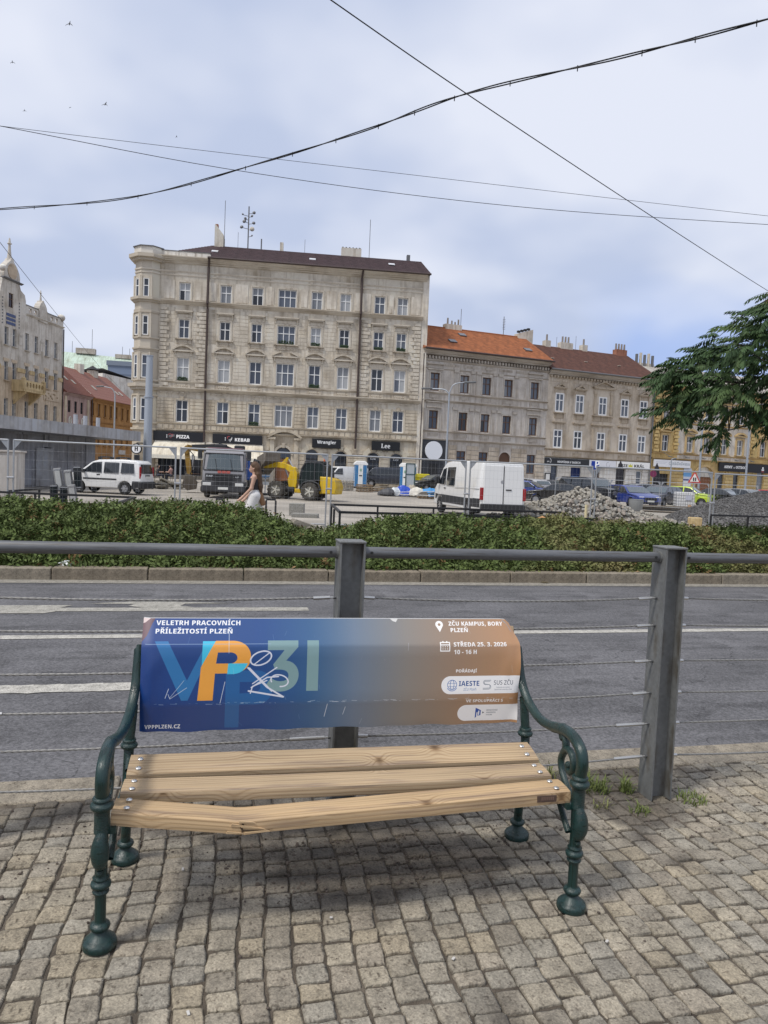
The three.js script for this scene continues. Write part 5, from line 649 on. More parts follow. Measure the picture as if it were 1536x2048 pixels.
{ // ---- pink and ochre houses up the side street ----
  const b = building('side_street_house', 'narrow dusty pink house with rusty roof beside the art-nouveau house', -45.95, -105, 85), ax = [1.82, 3.65, 5.43];
  wallWithHoles(b, 'wall', [[0.02, -.3], [8.2, -.3], [8.2, 10.75], [.02, 10.75]], ax.map((u) => hole(u, 8.0, .75, 1.7)), MB.pink); mk('body', box(8.1, 10.6, 8, 4.1, 5.2, -4.5), MB.pink, b); ax.forEach((u) => { addWindow(b, u, 8.0, .75, 1.7, { frame: MB.dark, tones: [0, 5] }); mk('oval_medallion', [at(new THREE.TorusGeometry(.48, .1, 5, 16).scale(.8, 1.15, 1), u + .2, 6.8, .05)], MB.white, b); mk('medallion_field', cyl(.42, .42, .06, 14, u + .2, 6.8, .02, Math.PI / 2), MB.b2trim, b); });
  cornice(b, 'eave_cornice', 0, 8.2, 10.35, .4, .45, MB.pink, 3); for (const u of [.7, 7.3]) mk('pilaster', box(.6, 4.5, .1, u, 8, .05), MB.l1b, b);
  const r = mk('roof', [...roofRows([0, 10.75, .6], [8.2, 10.75, .6], [0, 15.6, -5.2], [8.2, 15.6, -5.2], 22), tri([[0, 10.7, .6], [0, 15.6, -5.2], [0, 10.7, -10]]), tri([[8.2, 10.7, .6], [8.2, 15.6, -5.2], [8.2, 10.7, -10]])], MB.roofRust, b); for (let i = 0; i < 3; i++) mk('roof_hatch', box(.5, .08, .9, 3 + i * 1.6, 13.6 - i * .4, -2.6 + i * .4, .7), MB.roofGrey, r);
  const o = building('side_street_house', 'long ochre house with rusty sheet roof receding up the side street', -45.95, -105, 85), ox = [8.8, 10.8, 12.85, 14.85, 16.8, 19, 21.05], vv = (u) => 8.35 - (u - 8) * .03;
  wallWithHoles(o, 'wall', [[8.22, -.3], [24, -.3], [24, 10.7], [8.22, 10.7]], ox.flatMap((u) => [hole(u, 8.1, .72, 1.9), hole(u, 3.6, .72, 1.9)]), MB.orange); mk('body', box(15.6, 10.6, 8, 16.1, 5.2, -4.5), MB.orange, o); ox.forEach((u) => { for (const v of [8.1, 3.6]) { addWindow(o, u, v, .72, 1.9, { frame: MB.oframe, tones: [2, 3], z: -.2 }); const s = mk('window_surround', [...surround(.72, 1.9, .14, .06), box(1.1, .1, .18, 0, -.1, .08)], MB.orange, o); s.position.set(u, v, 0); } });
  cornice(o, 'string_course', 8.22, 24, 7.0, .25, .18, MB.orange, 2); cornice(o, 'string_course', 8.22, 24, 6.4, .12, .1, MB.orange, 2); cornice(o, 'eave_cornice', 8.22, 24, 10.3, .4, .5, MB.orange, 3); mk('downpipe', bar([8.25, .3, .2], [8.25, 10.4, .2], .11, 6), MB.pipe, o);
  const r2 = mk('roof', [...roofRows([8.2, 10.75, .7], [24, 10.75, .7], [8.2, 15.5, -5.2], [24, 15.5, -5.2], 9, .015), tri([[24, 10.7, .7], [24, 15.5, -5.2], [24, 10.7, -10]]), tri([[8.2, 10.7, .7], [8.2, 15.5, -5.2], [8.2, 10.7, -10]])], std([.34, .14, .095], .7, { map: T.galv }), o); mk('chimney', box(1.3, 1.7, 1.0, 14, 15.6, -5), MB.chim, r2); mk('chimney', box(1.5, 1.2, 1.2, 18.5, 15.4, -5), MB.chim, r2); mk('chimney_hood', at(new THREE.ConeGeometry(1.2, .7, 8), 18.5, 16.5, -5), MB.dark, r2); for (const u of [12, 20, 21.5]) mk('roof_hatch', box(.6, .08, 1.0, u, 12.6, -1.5, .68), MB.roofGrey, r2); mk('shop_sign', box(2.4, .7, .1, 19, 2.7, .1), MB.b2, o);
  const c = building('distant_block', 'distant block with pale green copper roof behind the rusty roofs', -68, -172, 10); mk('wall', box(34, 20, 14, 2, 10, 0), MB.b2, c); const cr = mk('roof', [...roofRows([-16, 19.6, 7.4], [20, 19.6, 7.4], [-14, 25.8, 0], [11, 24.8, 0], 10, .01), tri([[20, 19.6, 7.4], [11, 24.8, 0], [20, 19.6, -7.4]])], MB.copper, c); mk('roof_plant', box(4.2, 1.2, 1.5, -2, 25.9, 0), MB.b2trim, cr); mk('roof_plant', box(3.4, .9, 1.5, 6.2, 25.2, 0), MB.b2trim, cr); for (const [u, h] of [[-5, 28], [-.7, 31], [6, 27.5], [7.6, 27.2], [9, 31]]) antenna(cr, u, 25, h, 0, .05);
  const m = building('distant_block', 'modern blue-grey metal-clad block seen above the ochre house', -52.5, -150, 10); mk('wall', box(6.5, 20.2, 8, 0, 10, 0), std([.22, .27, .36], .45, { metalness: .3 }), m); for (let j = 0; j < 6; j++) mk('cladding_band', box(6.6, .12, 8.1, 0, 19.5 - j * 1.4, 0), std([.15, .185, .25], .5), m); mk('roof_edge', box(7, .9, 8.4, 0, 20.2, 0), std([.2, .235, .29], .5), m); mk('window', box(2.2, 1.2, .1, .8, 17.2, 4.08), GL[3], m);
  const g = building('distant_block', 'white-walled block with curved dark roof behind the ochre house', -46.5, -136, 60); const cur = []; for (let j = 0; j <= 10; j++) { const a = j / 10 * Math.PI / 2; cur.push([1.6 * Math.sin(a) * 2, 11 + 5 * Math.cos(a)]); } mk('wall', prism([[-7, 0], ...[[3.2, 0]], ...cur.slice().reverse(), [-7, 16.4]], 9, 0, -9), MB.white, g); mk('roof', [quadStrip([[...cur.map(([x, y]) => [x + .1, y + .1, .15])], [...cur.map(([x, y]) => [x + .1, y + .1, -9.2])]]), quadStrip([[[-7.2, 17.2, .2], [0, 16.1, .2]], [[-7.2, 17.2, -9.2], [0, 16.1, -9.2]]])], std([.13, .135, .15], .5, { side: THREE.DoubleSide }), g);
}
// ---------- vehicles ----------
const paintM = (r, g, b, metal = 0.15) => new THREE.MeshPhysicalMaterial({ color: lin(r, g, b), roughness: 0.38, metalness: metal, clearcoat: 0.7, clearcoatRoughness: 0.12 });
const MV = { white: paintM(.74, .74, .73, 0), glass: new THREE.MeshPhysicalMaterial({ color: lin(.018, .022, .027), roughness: .05, clearcoat: .5 }), screen: new THREE.MeshPhysicalMaterial({ color: lin(.07, .09, .10), roughness: .05, clearcoat: .5 }), trim: std([.022, .023, .026], .6), tyre: std([.018, .018, .019], .9), tyreDusty: std([.06, .055, .048], .95), rim: std([.45, .45, .46], .35, { metalness: .7 }), red: std([.30, .012, .015], .25), lamp: std([.62, .62, .60], .12), plate: std([.66, .66, .62], .6), yellow: std([.62, .42, .012], .45, { map: T.stain }), steelD: std([.05, .05, .055], .5, { metalness: .4 }) };
const tyreG = (r, w) => lathe([[r * .6, -w / 2], [r * .9, -w / 2], [r * .985, -w * .4], [r, -w * .2], [r, w * .2], [r * .985, w * .4], [r * .9, w / 2], [r * .6, w / 2]], 22).rotateX(Math.PI / 2);
function rimG(r, w, sp = 6) { const gs = [lathe([[r * .62, -w * .5], [r * .66, -w * .5], [r * .66, w * .46], [r * .6, w * .46]], 20).rotateX(Math.PI / 2), cyl(r * .6, r * .6, .03, 18, 0, 0, w * .1, Math.PI / 2), cyl(r * .16, r * .14, w * .5, 12, 0, 0, w * .2, Math.PI / 2)]; for (let i = 0; i < sp; i++) gs.push(box(r * .5, r * .13, w * .2, 0, 0, 0).translate(r * .36, 0, w * .33).rotateZ(i / sp * 6.283)); return gs; }
function wheel(t, x, y, z, r, w, tyre = MV.tyre, rim = MV.rim, sp) { const m = mk('wheel', tyreG(r, w), tyre, t); m.position.set(x, y, z); if (z < 0) m.rotation.y = Math.PI; mk('rim', rimG(r, w, sp), rim, m); return m; }
function vehicle(t, o) { // side outline (front at +x), half-body in z
  const { pts, w, belt, top, tuck = .16, wheels, r, paint, side = [], screens = [], bevel = .06, nose = .12, len } = o;
  const def = (g, push = 0) => { const p = g.attributes.position; for (let i = 0; i < p.count; i++) { const x = p.getX(i), y = p.getY(i); let z = p.getZ(i); let k = 1 - tuck * Math.pow(clamp((y - belt) / (top - belt)), 1.25) - (y < .5 ? .05 * (1 - y / .5) : 0); const e = clamp((Math.abs(x) - len * .36) / (len * .14)); k *= 1 - nose * e * e; p.setZ(i, z * k); } g.computeVertexNormals(); return g; };
  // bottom edge with wheel arches
  const bot = []; const yb = o.sill ?? .28; wheels.slice().sort((a, b) => a - b).forEach((x) => { for (let i = 0; i <= 8; i++) { const a = Math.PI - Math.PI * i / 8; bot.push([x + Math.cos(a) * r * 1.17, Math.max(yb, r + Math.sin(a) * r * 1.17)]); } });
  const outline = [...bot, ...pts];
  const body = mk('body', toCreasedNormals(def(new THREE.ExtrudeGeometry(poly(outline), { depth: w - 2 * bevel, bevelEnabled: true, bevelSize: bevel * .7, bevelThickness: bevel, bevelSegments: 3, bevelOffset: -bevel * .7 }).translate(0, 0, -w / 2 + bevel)), .55), paint, t);
  for (const q of [-1, 1]) {
    for (const s of side) mk(s.name || 'side_window', def(prism(s.p, .02).translate(0, 0, q > 0 ? w / 2 - .008 : -w / 2 - .012)), s.m || MV.glass, t);
    for (const x of wheels) wheel(t, x, r, q * (w / 2 - (o.tw || .2) / 2 - .01), r, o.tw || .2, o.tyre, o.rim, o.sp);
  }
  for (const s of screens) { const [a, b] = [s.a, s.b], dx = b[0] - a[0], dy = b[1] - a[1], L = Math.hypot(dx, dy), nx = dy / L, ny = -dx / L, sg = s.front ? 1 : -1, rows = []; for (let j = 0; j <= 4; j++) { const tt = j / 4, x = a[0] + dx * tt + sg * Math.abs(nx) * .022, y = a[1] + dy * tt + Math.abs(ny) * .022, row = []; for (let i = 0; i <= 6; i++) { const c = -1 + i / 3; row.push([x - sg * .03 * c * c, y, c * (w / 2 - (s.inset || .09)) * (1 - tuck * Math.pow(clamp((y - belt) / (top - belt)), 1.25)) * (1 - (s.narrow || 0)), i, j]); } rows.push(row); } mk(s.name || (s.front ? 'windscreen' : 'rear_window'), quadStrip(rows), s.m || MV.screen, t).material.side = THREE.DoubleSide; }
  return body;
}
const heading = (dx, dz) => Math.atan2(-dz, dx); // local +x to world direction
{ // white people-carrier by the kiosk
  const t = thing('parked_van', 'small white passenger van with black side strip parked before the grey kiosk', 'van', [-14.72, plazaY(39.5), -39.6], heading(-2.48, -.36));
  vehicle(t, { len: 4.25, w: 1.72, belt: 1.08, top: 1.82, tuck: .15, wheels: [-1.26, 1.32], r: .325, paint: MV.white, bevel: .08,
    pts: [[2.08, .3], [2.14, .55], [2.1, .82], [1.98, .98], [1.28, 1.14], [.62, 1.66], [.25, 1.78], [-1.0, 1.83], [-1.82, 1.79], [-2.0, 1.66], [-2.1, 1.05], [-2.14, .8], [-2.12, .4], [-2.0, .3]],
    side: [{ p: [[1.12, 1.13], [.52, 1.62], [.05, 1.67], [.02, 1.1]] }, { p: [[-.1, 1.1], [-.1, 1.66], [-.92, 1.66], [-.92, 1.1]] }, { p: [[-1.05, 1.1], [-1.05, 1.66], [-1.72, 1.63], [-1.78, 1.12]] }, { name: 'rub_strip', m: MV.trim, p: [[1.05, .74], [1.05, .82], [-.82, .82], [-.82, .74]] }, { name: 'lower_cladding', m: MV.trim, p: [[-1.62, .3], [-2.1, .3], [-2.12, .72], [-1.7, .72]] }, { name: 'door_handle', m: MV.trim, p: [[.1, .98], [.12, 1.04], [.3, 1.02], [.28, .96]] }],
    screens: [{ front: true, a: [1.3, 1.15], b: [.66, 1.64], m: MV.glass }, { a: [-2.1, 1.12], b: [-2.03, 1.6], inset: .2, m: MV.glass }] });
  for (const q of [-1, 1]) { mk('tail_light', rbox(.07, .62, .13, .02, -2.07, 1.18, q * .72), MV.red, t); mk('headlight', rbox(.18, .2, .3, .04, 2.0, .82, q * .62), MV.lamp, t); mk('wing_mirror', rbox(.12, .2, .2, .04, .98, 1.16, q * .97), MV.trim, t); }
  mk('rear_bumper', rbox(.2, .38, 1.66, .06, -2.1, .52, 0), MV.trim, t); mk('number_plate', box(.02, .14, .5, -2.14, .92, 0), MV.plate, t); mk('tailgate_handle', box(.03, .06, .5, -2.13, 1.02, 0), MV.trim, t);
  for (const x of [.25, -.75]) mk('roof_bar', [bar([x, 1.93, -.62], [x, 1.93, .62], .03, 6), box(.2, .14, .08, x, 1.86, .6), box(.2, .14, .08, x, 1.86, -.6)], MV.trim, t);
}
{ // big white van seen from behind
  const t = thing('delivery_van', 'large white crew van seen from its rear doors behind the hedge', 'van', [4.0, plazaY(32), -32.55], heading(-1.2, -4.67));
  vehicle(t, { len: 5.9, w: 2.02, belt: 1.25, top: 2.38, tuck: .1, wheels: [-1.62, 2.0], r: .36, tw: .24, paint: MV.white, bevel: .09, nose: .06, sill: .34,
    pts: [[2.9, .36], [2.96, .7], [2.86, 1.1], [2.45, 1.32], [1.8, 2.08], [1.4, 2.3], [.6, 2.38], [-2.75, 2.36], [-2.9, 2.28], [-2.97, 1.2], [-2.98, .6], [-2.92, .38]],
    side: [{ p: [[2.1, 1.32], [1.68, 1.98], [1.3, 2.06], [1.25, 1.3]] }, { p: [[1.1, 1.28], [1.1, 2.08], [.1, 2.1], [.1, 1.28]] }, { name: 'side_moulding', m: MV.trim, p: [[2.6, .62], [2.6, .86], [-2.9, .86], [-2.9, .5], [-2.05, .5], [-1.7, .82], [-1.2, .5], [1.5, .5], [1.7, .8], [2.2, .8], [2.45, .62]] }, { name: 'panel_crease', m: std([.5, .5, .5], .5), p: [[0, 1.22], [0, 1.24], [-2.8, 1.26], [-2.8, 1.24]] }, { name: 'door_handle', m: MV.trim, p: [[1.2, 1.12], [1.2, 1.17], [1.4, 1.17], [1.4, 1.12]] }],
    screens: [{ front: true, a: [2.4, 1.38], b: [1.84, 2.04] }] });
  for (const q of [-1, 1]) { mk('tail_light', rbox(.07, .5, .15, .03, -2.965, 1.06, q * .92), MV.red, t); mk('wing_mirror', rbox(.14, .36, .22, .05, 2.0, 1.5, q * 1.12), MV.trim, t); mk('headlight', rbox(.2, .3, .3, .05, 2.8, 1.0, q * .75), MV.lamp, t); }
  for (const q of [-1, 1]) mk('rear_door', rbox(.04, 1.66, .83, .02, -2.975, 1.38, q * .43, 0, 0, -.03), MV.white, t);
  mk('door_gap', box(.02, 1.66, .014, -2.992, 1.38, 0, 0, 0, -.03), MV.trim, t); mk('rear_bumper', rbox(.2, .3, 1.9, .05, -2.98, .52, 0), MV.trim, t); mk('emblem', [cyl(.075, .075, .015, 20, -2.985, 1.55, -.06, 0, 0, Math.PI / 2)], MV.rim, t); mk('door_handle', box(.04, .05, .24, -3.0, 1.24, .22), MV.trim, t); mk('number_plate', box(.02, .15, .54, -3.0, .78, -.42), MV.plate, t); mk('plate_recess', box(.015, .24, .66, -2.99, .8, -.42), MV.trim, t);
  mk('model_lettering', [...Array(6)].map((_, i) => box(.012, .04, .04, -2.99, 1.12, -.82 + i * .062)), MV.rim, t).userData.kind = 'stuff';
}
{ // tipper lorry facing us
  const t = thing('lorry', 'grey lorry facing the camera with muddy bumper and red emblem plates', 'lorry', [-8.72, plazaY(40) , -40.3], heading(.13, 1)); // local +x = towards the camera
  const grey = paintM(.27, .26, .265, .3), dk = std([.05, .052, .06], .6, { map: T.stain }), maroon = paintM(.12, .05, .06, .2);
  const cab = mk('cab', toCreasedNormals(new THREE.ExtrudeGeometry(poly([[-1.6, .55], [1.0, .55], [1.05, 1.0], [1.0, 1.45], [.72, 2.4], [.5, 2.56], [-1.3, 2.62], [-1.6, 2.5]]), { depth: 2.0, bevelEnabled: true, bevelSize: .08, bevelThickness: .11, bevelSegments: 3, bevelOffset: -.08 }).translate(0, 0, -1.0).translate(0, 0, 0), .6), grey, t);
  mk('roof_panel', rbox(1.9, .14, 1.9, .06, -.5, 2.62, 0), maroon, t); const ws = quadStrip([0, 1, 2, 3].map((j) => { const y = 1.52 + j * .27, x = 1.02 - .295 * (y - 1.45) / .95 * .98 + .02; return [...Array(7)].map((_, i) => { const c = -1 + i / 3; return [x + .035 - .09 * c * c, y, c * (1.02 - j * .02), i, j]; }); })); mk('windscreen', ws, MV.screen, t).material.side = THREE.DoubleSide; mk('windscreen_seal', [beam([.99, 1.47, -1.02], [.99, 1.47, 1.02], .05, .07), beam([.75, 2.36, -.98], [.75, 2.36, .98], .05, .07), beam([.97, 1.47, -1.05], [.72, 2.36, -1.0], .06, .06), beam([.97, 1.47, 1.05], [.72, 2.36, 1.0], .06, .06)], MV.trim, t);
  for (const q of [-.45, .35]) mk('wiper', beam([1.06, 1.5, q], [.88, 2.1, q + .12], .02, .02), MV.trim, t);
  mk('grille', [...Array(4)].map((_, i) => rbox(.06, .05, 1.0, .01, 1.09, .98 + i * .085, 0)), MV.trim, t).userData.kind = 'stuff'; mk('grille_panel', rbox(.05, .42, 1.9, .02, 1.05, 1.1, 0), dk, t); mk('bumper', rbox(.3, .6, 2.28, .08, 1.02, .62, 0), dk, t); mk('lower_grille', [...Array(3)].map((_, i) => rbox(.05, .05, .9, .01, 1.18, .72 + i * .07, 0)), MV.trim, t).userData.kind = 'stuff';
  for (const q of [-1, 1]) { mk('headlight', rbox(.06, .17, .44, .03, 1.16, .74, q * .84), MV.lamp, t); mk('wing_mirror', [rbox(.12, .5, .24, .04, .7, 2.3, q * 1.28), bar([.6, 2.5, q * 1.0], [.7, 2.5, q * 1.25], .03, 6)], MV.trim, t); mk('side_window', box(.8, .7, .02, -.1, 1.85, q * 1.105), MV.glass, t); mk('mudguard', rbox(1.2, .3, .3, .08, .1, .75, q * 1.0), MV.trim, t); wheel(t, .1, .46, q * .92, .46, .28, MV.tyreDusty, MV.steelD); wheel(t, -3.4, .46, q * .9, .46, .5, MV.tyreDusty, MV.steelD); }
  for (let i = 0; i < 3; i++) mk('emblem_plate', rbox(.02, .13, .2, .01, 1.065, 1.39, -.25 + i * .23), std([.45, .10, .08], .5), t); mk('maker_lettering', new THREE.PlaneGeometry(.44, .13), new THREE.MeshStandardMaterial({ map: ctex(88, 26, (c) => { c.fillStyle = '#1b1d22'; c.fillRect(0, 0, 88, 26); fitText(c, 'DAF', 6, 22, 24, 76, '#cfd2d6'); }) }), t).position.set(1.085, 1.17, .72); t.children[t.children.length - 1].rotation.y = Math.PI / 2; mk('model_lettering', new THREE.PlaneGeometry(.34, .11), new THREE.MeshStandardMaterial({ map: ctex(68, 22, (c) => { c.fillStyle = '#1b1d22'; c.fillRect(0, 0, 68, 22); fitText(c, 'LF', 14, 19, 20, 40, '#cfd2d6'); }) }), t).position.set(1.085, 1.15, -.72); t.children[t.children.length - 1].rotation.y = Math.PI / 2;
  mk('number_plate', box(.02, .13, .52, 1.18, .53, .0), MV.plate, t); mk('chassis', [box(5.4, .28, .9, -2.9, .78, 0)], MV.trim, t); mk('tipper_body', [box(3.6, .1, 2.2, -3.6, 1.05, 0), box(3.6, .6, .08, -3.6, 1.38, 1.08), box(3.6, .6, .08, -3.6, 1.38, -1.08)], MV.steelD, t);
  const blue = paintM(.02, .10, .42, 0); mk('crane_column', [rbox(.5, 1.3, .55, .08, -1.95, 1.75, -.95), rbox(.4, .7, .5, .08, -1.85, 1.3, -1.2)], blue, t); mk('crane_boom', [beam([-1.95, 2.35, -.95], [-2.2, 2.9, .6], .2, .24), beam([-2.2, 2.85, .6], [-2.4, 2.75, 2.1], .16, .2), rbox(.4, .3, .6, .08, -2.0, 2.75, -.6), rbox(.4, .3, .7, .08, -2.0, 2.78, .45)], MV.trim, t); mk('hopper', prism([[0, 0], [1.6, .8], [1.6, 1.3], [.3, 1.0]], .9).rotateY(.4).translate(-3.0, 1.3, -2.3), std([.2, .18, .155], .8, { map: T.stain }), t);
}
{ // small yellow wheel loader
  const t = thing('wheel_loader', 'small yellow wheel loader with raised arm and dark cab', 'loader', [-4.95, plazaY(41.8), -41.95], heading(-1.95, -.6));
  const y = MV.yellow; for (const q of [-1, 1]) { for (const x of [1.02, -1.02]) { const m = wheel(t, x, .5, q * .62, .5, .36, MV.tyreDusty, std([.5, .48, .42], .5), 5); mk('tread', [...Array(16)].map((_, i) => box(.06, .03, .36, 0, .5, 0).rotateZ(i / 16 * 6.283)), MV.tyreDusty, m).userData.kind = 'stuff'; } mk('mudguard', [sweep([[-1.62, .55, q * .6], [-1.5, .9, q * .6], [-1.02, 1.06, q * .6], [-.55, .92, q * .6], [-.4, .6, q * .6]], .06, 6)], MV.trim, t); }
  mk('engine_cover', [toCreasedNormals(prism([[-2.45, .45], [-1.6, .45], [-1.6, 1.3], [-1.95, 1.3], [-2.38, 1.15], [-2.52, .8]], 1.0, .05, -.5), .6)], y, t); mk('front_frame', [rbox(1.0, .3, .6, .05, .6, .55, 0), rbox(.9, .22, .9, .04, -.5, .5, 0)], MV.trim, t); mk('step', rbox(.5, .24, 1.1, .03, -.3, .5, 0), y, t); mk('rear_frame', rbox(1.2, .3, .8, .04, -1.3, .62, 0), y, t);
  const cabF = [[-.42, .6], [-.28, 1.0], [-.42, 1.75], [-.62, 2.06], [-.8, 2.14], [-1.55, 2.12], [-1.75, 1.95], [-1.82, 1.2], [-1.55, 1.15], [-1.0, 1.12], [-.6, .8]]; mk('cab_glass', prism(cabF, .9, .02, -.45), new THREE.MeshPhysicalMaterial({ color: lin(.012, .02, .02), roughness: .12, specularIntensity: .6 }), t);
  for (const q of [-1, 1]) mk('cab_frame', cabF.map((p, i) => { const n = cabF[(i + 1) % cabF.length]; return beam([p[0], p[1], q * .48], [n[0], n[1], q * .48], .06, .07); }).concat([beam([-1.2, 1.1, q * .48], [-1.2, 2.1, q * .48], .05, .06)]), MV.trim, t); mk('cab_roof', rbox(1.1, .1, 1.0, .04, -1.15, 2.16, 0), MV.trim, t); mk('seat', rbox(.4, .7, .45, .08, -1.2, 1.4, 0), MV.trim, t); mk('beacon', cyl(.06, .05, .16, 10, -1.5, 2.28, .2), std([.7, .12, .01], .3), t);
  mk('lift_arm', [prism([[.1, .55], [.45, .55], [.55, 1.1], [.42, 1.5], [.75, 1.72], [1.3, 1.78], [2.0, 1.7], [2.2, 1.78], [2.15, 1.98], [1.3, 2.06], [.8, 2.0], [.15, 1.75], [.0, 1.45], [.02, .9]], .3, .02, -.15)], y, t); mk('lift_ram', [bar([.5, .8, .2], [.9, 1.7, .2], .05, 8), bar([.62, 2.25, 0], [.2, 1.6, 0], .05, 8)], MV.rim, t); mk('tilt_lever', prism([[.75, 1.95], [1.05, 2.0], [.72, 2.36], [.62, 2.32]], .12, 0, -.06), y, t); mk('arm_sticker', box(.6, .12, .01, 1.6, 1.86, .178, 0, 0, -.06), std([.12, .3, .06], .5), t); mk('quick_coupler', [rbox(.12, .6, .9, .03, 2.35, 1.75, 0), beam([2.3, 2.0, -.4], [2.6, 2.1, -.4], .06, .2), beam([2.3, 2.0, .4], [2.6, 2.1, .4], .06, .2)], MV.trim, t); mk('air_filter', cyl(.07, .07, .4, 10, -2.05, 1.45, .2), MV.trim, t); mk('grille', box(.4, .3, .02, -2.1, .9, .56), MV.trim, t);
}
// parked cars
const CAR = {
  sedan: { len: 4.6, w: 1.8, belt: .95, top: 1.46, tuck: .22, wheels: [-1.35, 1.38], r: .32, pts: [[2.2, .3], [2.3, .5], [2.26, .72], [1.95, .86], [1.05, .98], [.35, 1.40], [-.1, 1.46], [-.9, 1.42], [-1.6, 1.08], [-2.2, 1.02], [-2.28, .7], [-2.24, .36], [-2.1, .3]], side: [{ p: [[.95, 1.0], [.35, 1.36], [-.1, 1.40], [-.1, .98]] }, { p: [[-.18, .98], [-.18, 1.4], [-.8, 1.37], [-1.35, 1.06], [-1.35, .98]] }], screens: [{ front: true, a: [1.08, 1.0], b: [.4, 1.38], m: null }, { a: [-1.6, 1.1], b: [-.95, 1.4], m: null }] },
  estate: { len: 4.75, w: 1.84, belt: .98, top: 1.5, tuck: .2, wheels: [-1.4, 1.42], r: .33, pts: [[2.28, .3], [2.38, .5], [2.34, .74], [2.05, .88], [1.1, 1.0], [.4, 1.42], [-.1, 1.5], [-1.5, 1.48], [-2.0, 1.3], [-2.3, 1.0], [-2.36, .6], [-2.3, .34]], side: [{ p: [[1.0, 1.02], [.4, 1.38], [-.05, 1.44], [-.05, 1.0]] }, { p: [[-.14, 1.0], [-.14, 1.44], [-.95, 1.44], [-.95, 1.0]] }, { p: [[-1.03, 1.0], [-1.03, 1.43], [-1.6, 1.4], [-1.9, 1.12], [-1.9, 1.02]] }], screens: [{ front: true, a: [1.12, 1.02], b: [.46, 1.4] }, { a: [-2.28, 1.04], b: [-2.02, 1.32], inset: .2 }] },
  suv: { len: 5.2, w: 2.0, belt: 1.2, top: 1.92, tuck: .13, wheels: [-1.5, 1.55], r: .4, tw: .26, sill: .42, pts: [[2.5, .42], [2.6, .7], [2.58, 1.1], [2.4, 1.2], [1.25, 1.26], [.7, 1.82], [.3, 1.92], [-2.2, 1.9], [-2.45, 1.6], [-2.55, 1.1], [-2.55, .6], [-2.45, .44]], side: [{ p: [[1.1, 1.28], [.68, 1.74], [.1, 1.8], [.1, 1.26]] }, { p: [[0, 1.26], [0, 1.8], [-1.0, 1.8], [-1.0, 1.26]] }, { p: [[-1.1, 1.26], [-1.1, 1.8], [-2.15, 1.76], [-2.3, 1.26]] }], screens: [{ front: true, a: [1.28, 1.28], b: [.74, 1.78] }, { a: [-2.53, 1.25], b: [-2.46, 1.65], inset: .2 }] },
  hatch: { len: 3.7, w: 1.66, belt: .95, top: 1.5, tuck: .2, wheels: [-1.15, 1.18], r: .3, pts: [[1.78, .3], [1.86, .55], [1.78, .82], [1.5, .94], [.9, 1.02], [.35, 1.42], [0, 1.5], [-1.2, 1.48], [-1.6, 1.25], [-1.8, .9], [-1.84, .5], [-1.75, .32]], side: [{ p: [[.8, 1.02], [.32, 1.37], [-.15, 1.43], [-.15, .98]] }, { p: [[-.24, .98], [-.24, 1.43], [-1.0, 1.42], [-1.35, 1.15], [-1.35, 1.0]] }], screens: [{ front: true, a: [.92, 1.04], b: [.4, 1.4] }, { a: [-1.78, 1.0], b: [-1.62, 1.26], inset: .2 }] },
};
function car(kind, label, color, x, z, dx, dz, o = {}) {
  const c = CAR[kind], t = thing('parked_car', label, 'car', [x, plazaY(-z), z], heading(dx, dz), 'cars parked before the terraced houses'); vehicle(t, { ...c, screens: c.screens.map((s) => ({ ...s, m: MV.screen })), paint: paintM(...color) });
  const f = c.pts[1][0], yl = c.belt * .74; for (const q of [-1, 1]) { mk('headlight', rbox(.12, .13, .36, .04, f - .12, yl, q * (c.w / 2 - .3)), MV.lamp, t); mk('tail_light', rbox(.1, .2, .22, .03, -c.len / 2 + .05, yl + .12, q * (c.w / 2 - .2)), MV.red, t); mk('wing_mirror', rbox(.12, .12, .18, .03, .85, c.belt + .08, q * (c.w / 2 + .08)), o.mirror || MV.trim, t); }
  mk('grille', [rbox(.05, .2, c.w * .5, .02, f + .0, yl - .08, 0), rbox(.05, .12, c.w * .7, .02, f, yl - .34, 0)], MV.trim, t); if (kind === 'suv') for (let i = 0; i < 3; i++) mk('chrome_bar', rbox(.04, .05, c.w * .5, .01, f + .03, .78 + i * .09, 0), MV.rim, t); mk('number_plate', box(.02, .11, .5, f + .03, yl - .22, 0), MV.plate, t); return t;
}
car('estate', 'bright blue saloon car with its front to us beside the stone heap', [.012, .035, .23], 17.0, -51.2, .25, 1);
car('suv', 'black sport utility vehicle with chrome grille behind the stone heap', [.012, .013, .016], 14.9, -53.6, .55, 1);
car('sedan', 'blue saloon with its nose hidden behind the white van', [.015, .05, .26], 10.6, -55.2, 1, .6);
car('estate', 'silver estate car seen from behind between blue saloon and heap', [.42, .42, .43], 12.6, -65.5, -.5, -1);
car('sedan', 'dark grey saloon just right of the silver estate', [.05, .052, .058], 15.2, -66.5, .8, .8);
car('sedan', 'black saloon with only its rear window above the heap', [.012, .012, .014], 11.6, -49.8, -1, -.25);
car('estate', 'dark navy estate car standing side-on behind the water tank', [.010, .012, .03], 19.9, -53.6, -.75, .85);
car('estate', 'silver-grey estate car behind the bright blue saloon', [.22, .23, .25], 20.9, -62, -1, .35);
car('sedan', 'low black car parked behind the navy estate', [.014, .014, .016], 24.0, -65, -1, .3);
car('hatch', 'lime green small car with white mirror right of the water tank', [.42, .55, .03], 23.6, -57.5, .9, .75, { mirror: MV.white });
car('sedan', 'dark saloon right of the lime green car', [.016, .017, .02], 26.2, -57.6, .7, .8);
car('estate', 'grey car with large windscreen above the gravel heap', [.2, .21, .22], 28.4, -58, .5, .9);
car('hatch', 'red car at the right edge behind the gravel heap', [.40, .02, .02], 31.0, -58.5, .5, .9);
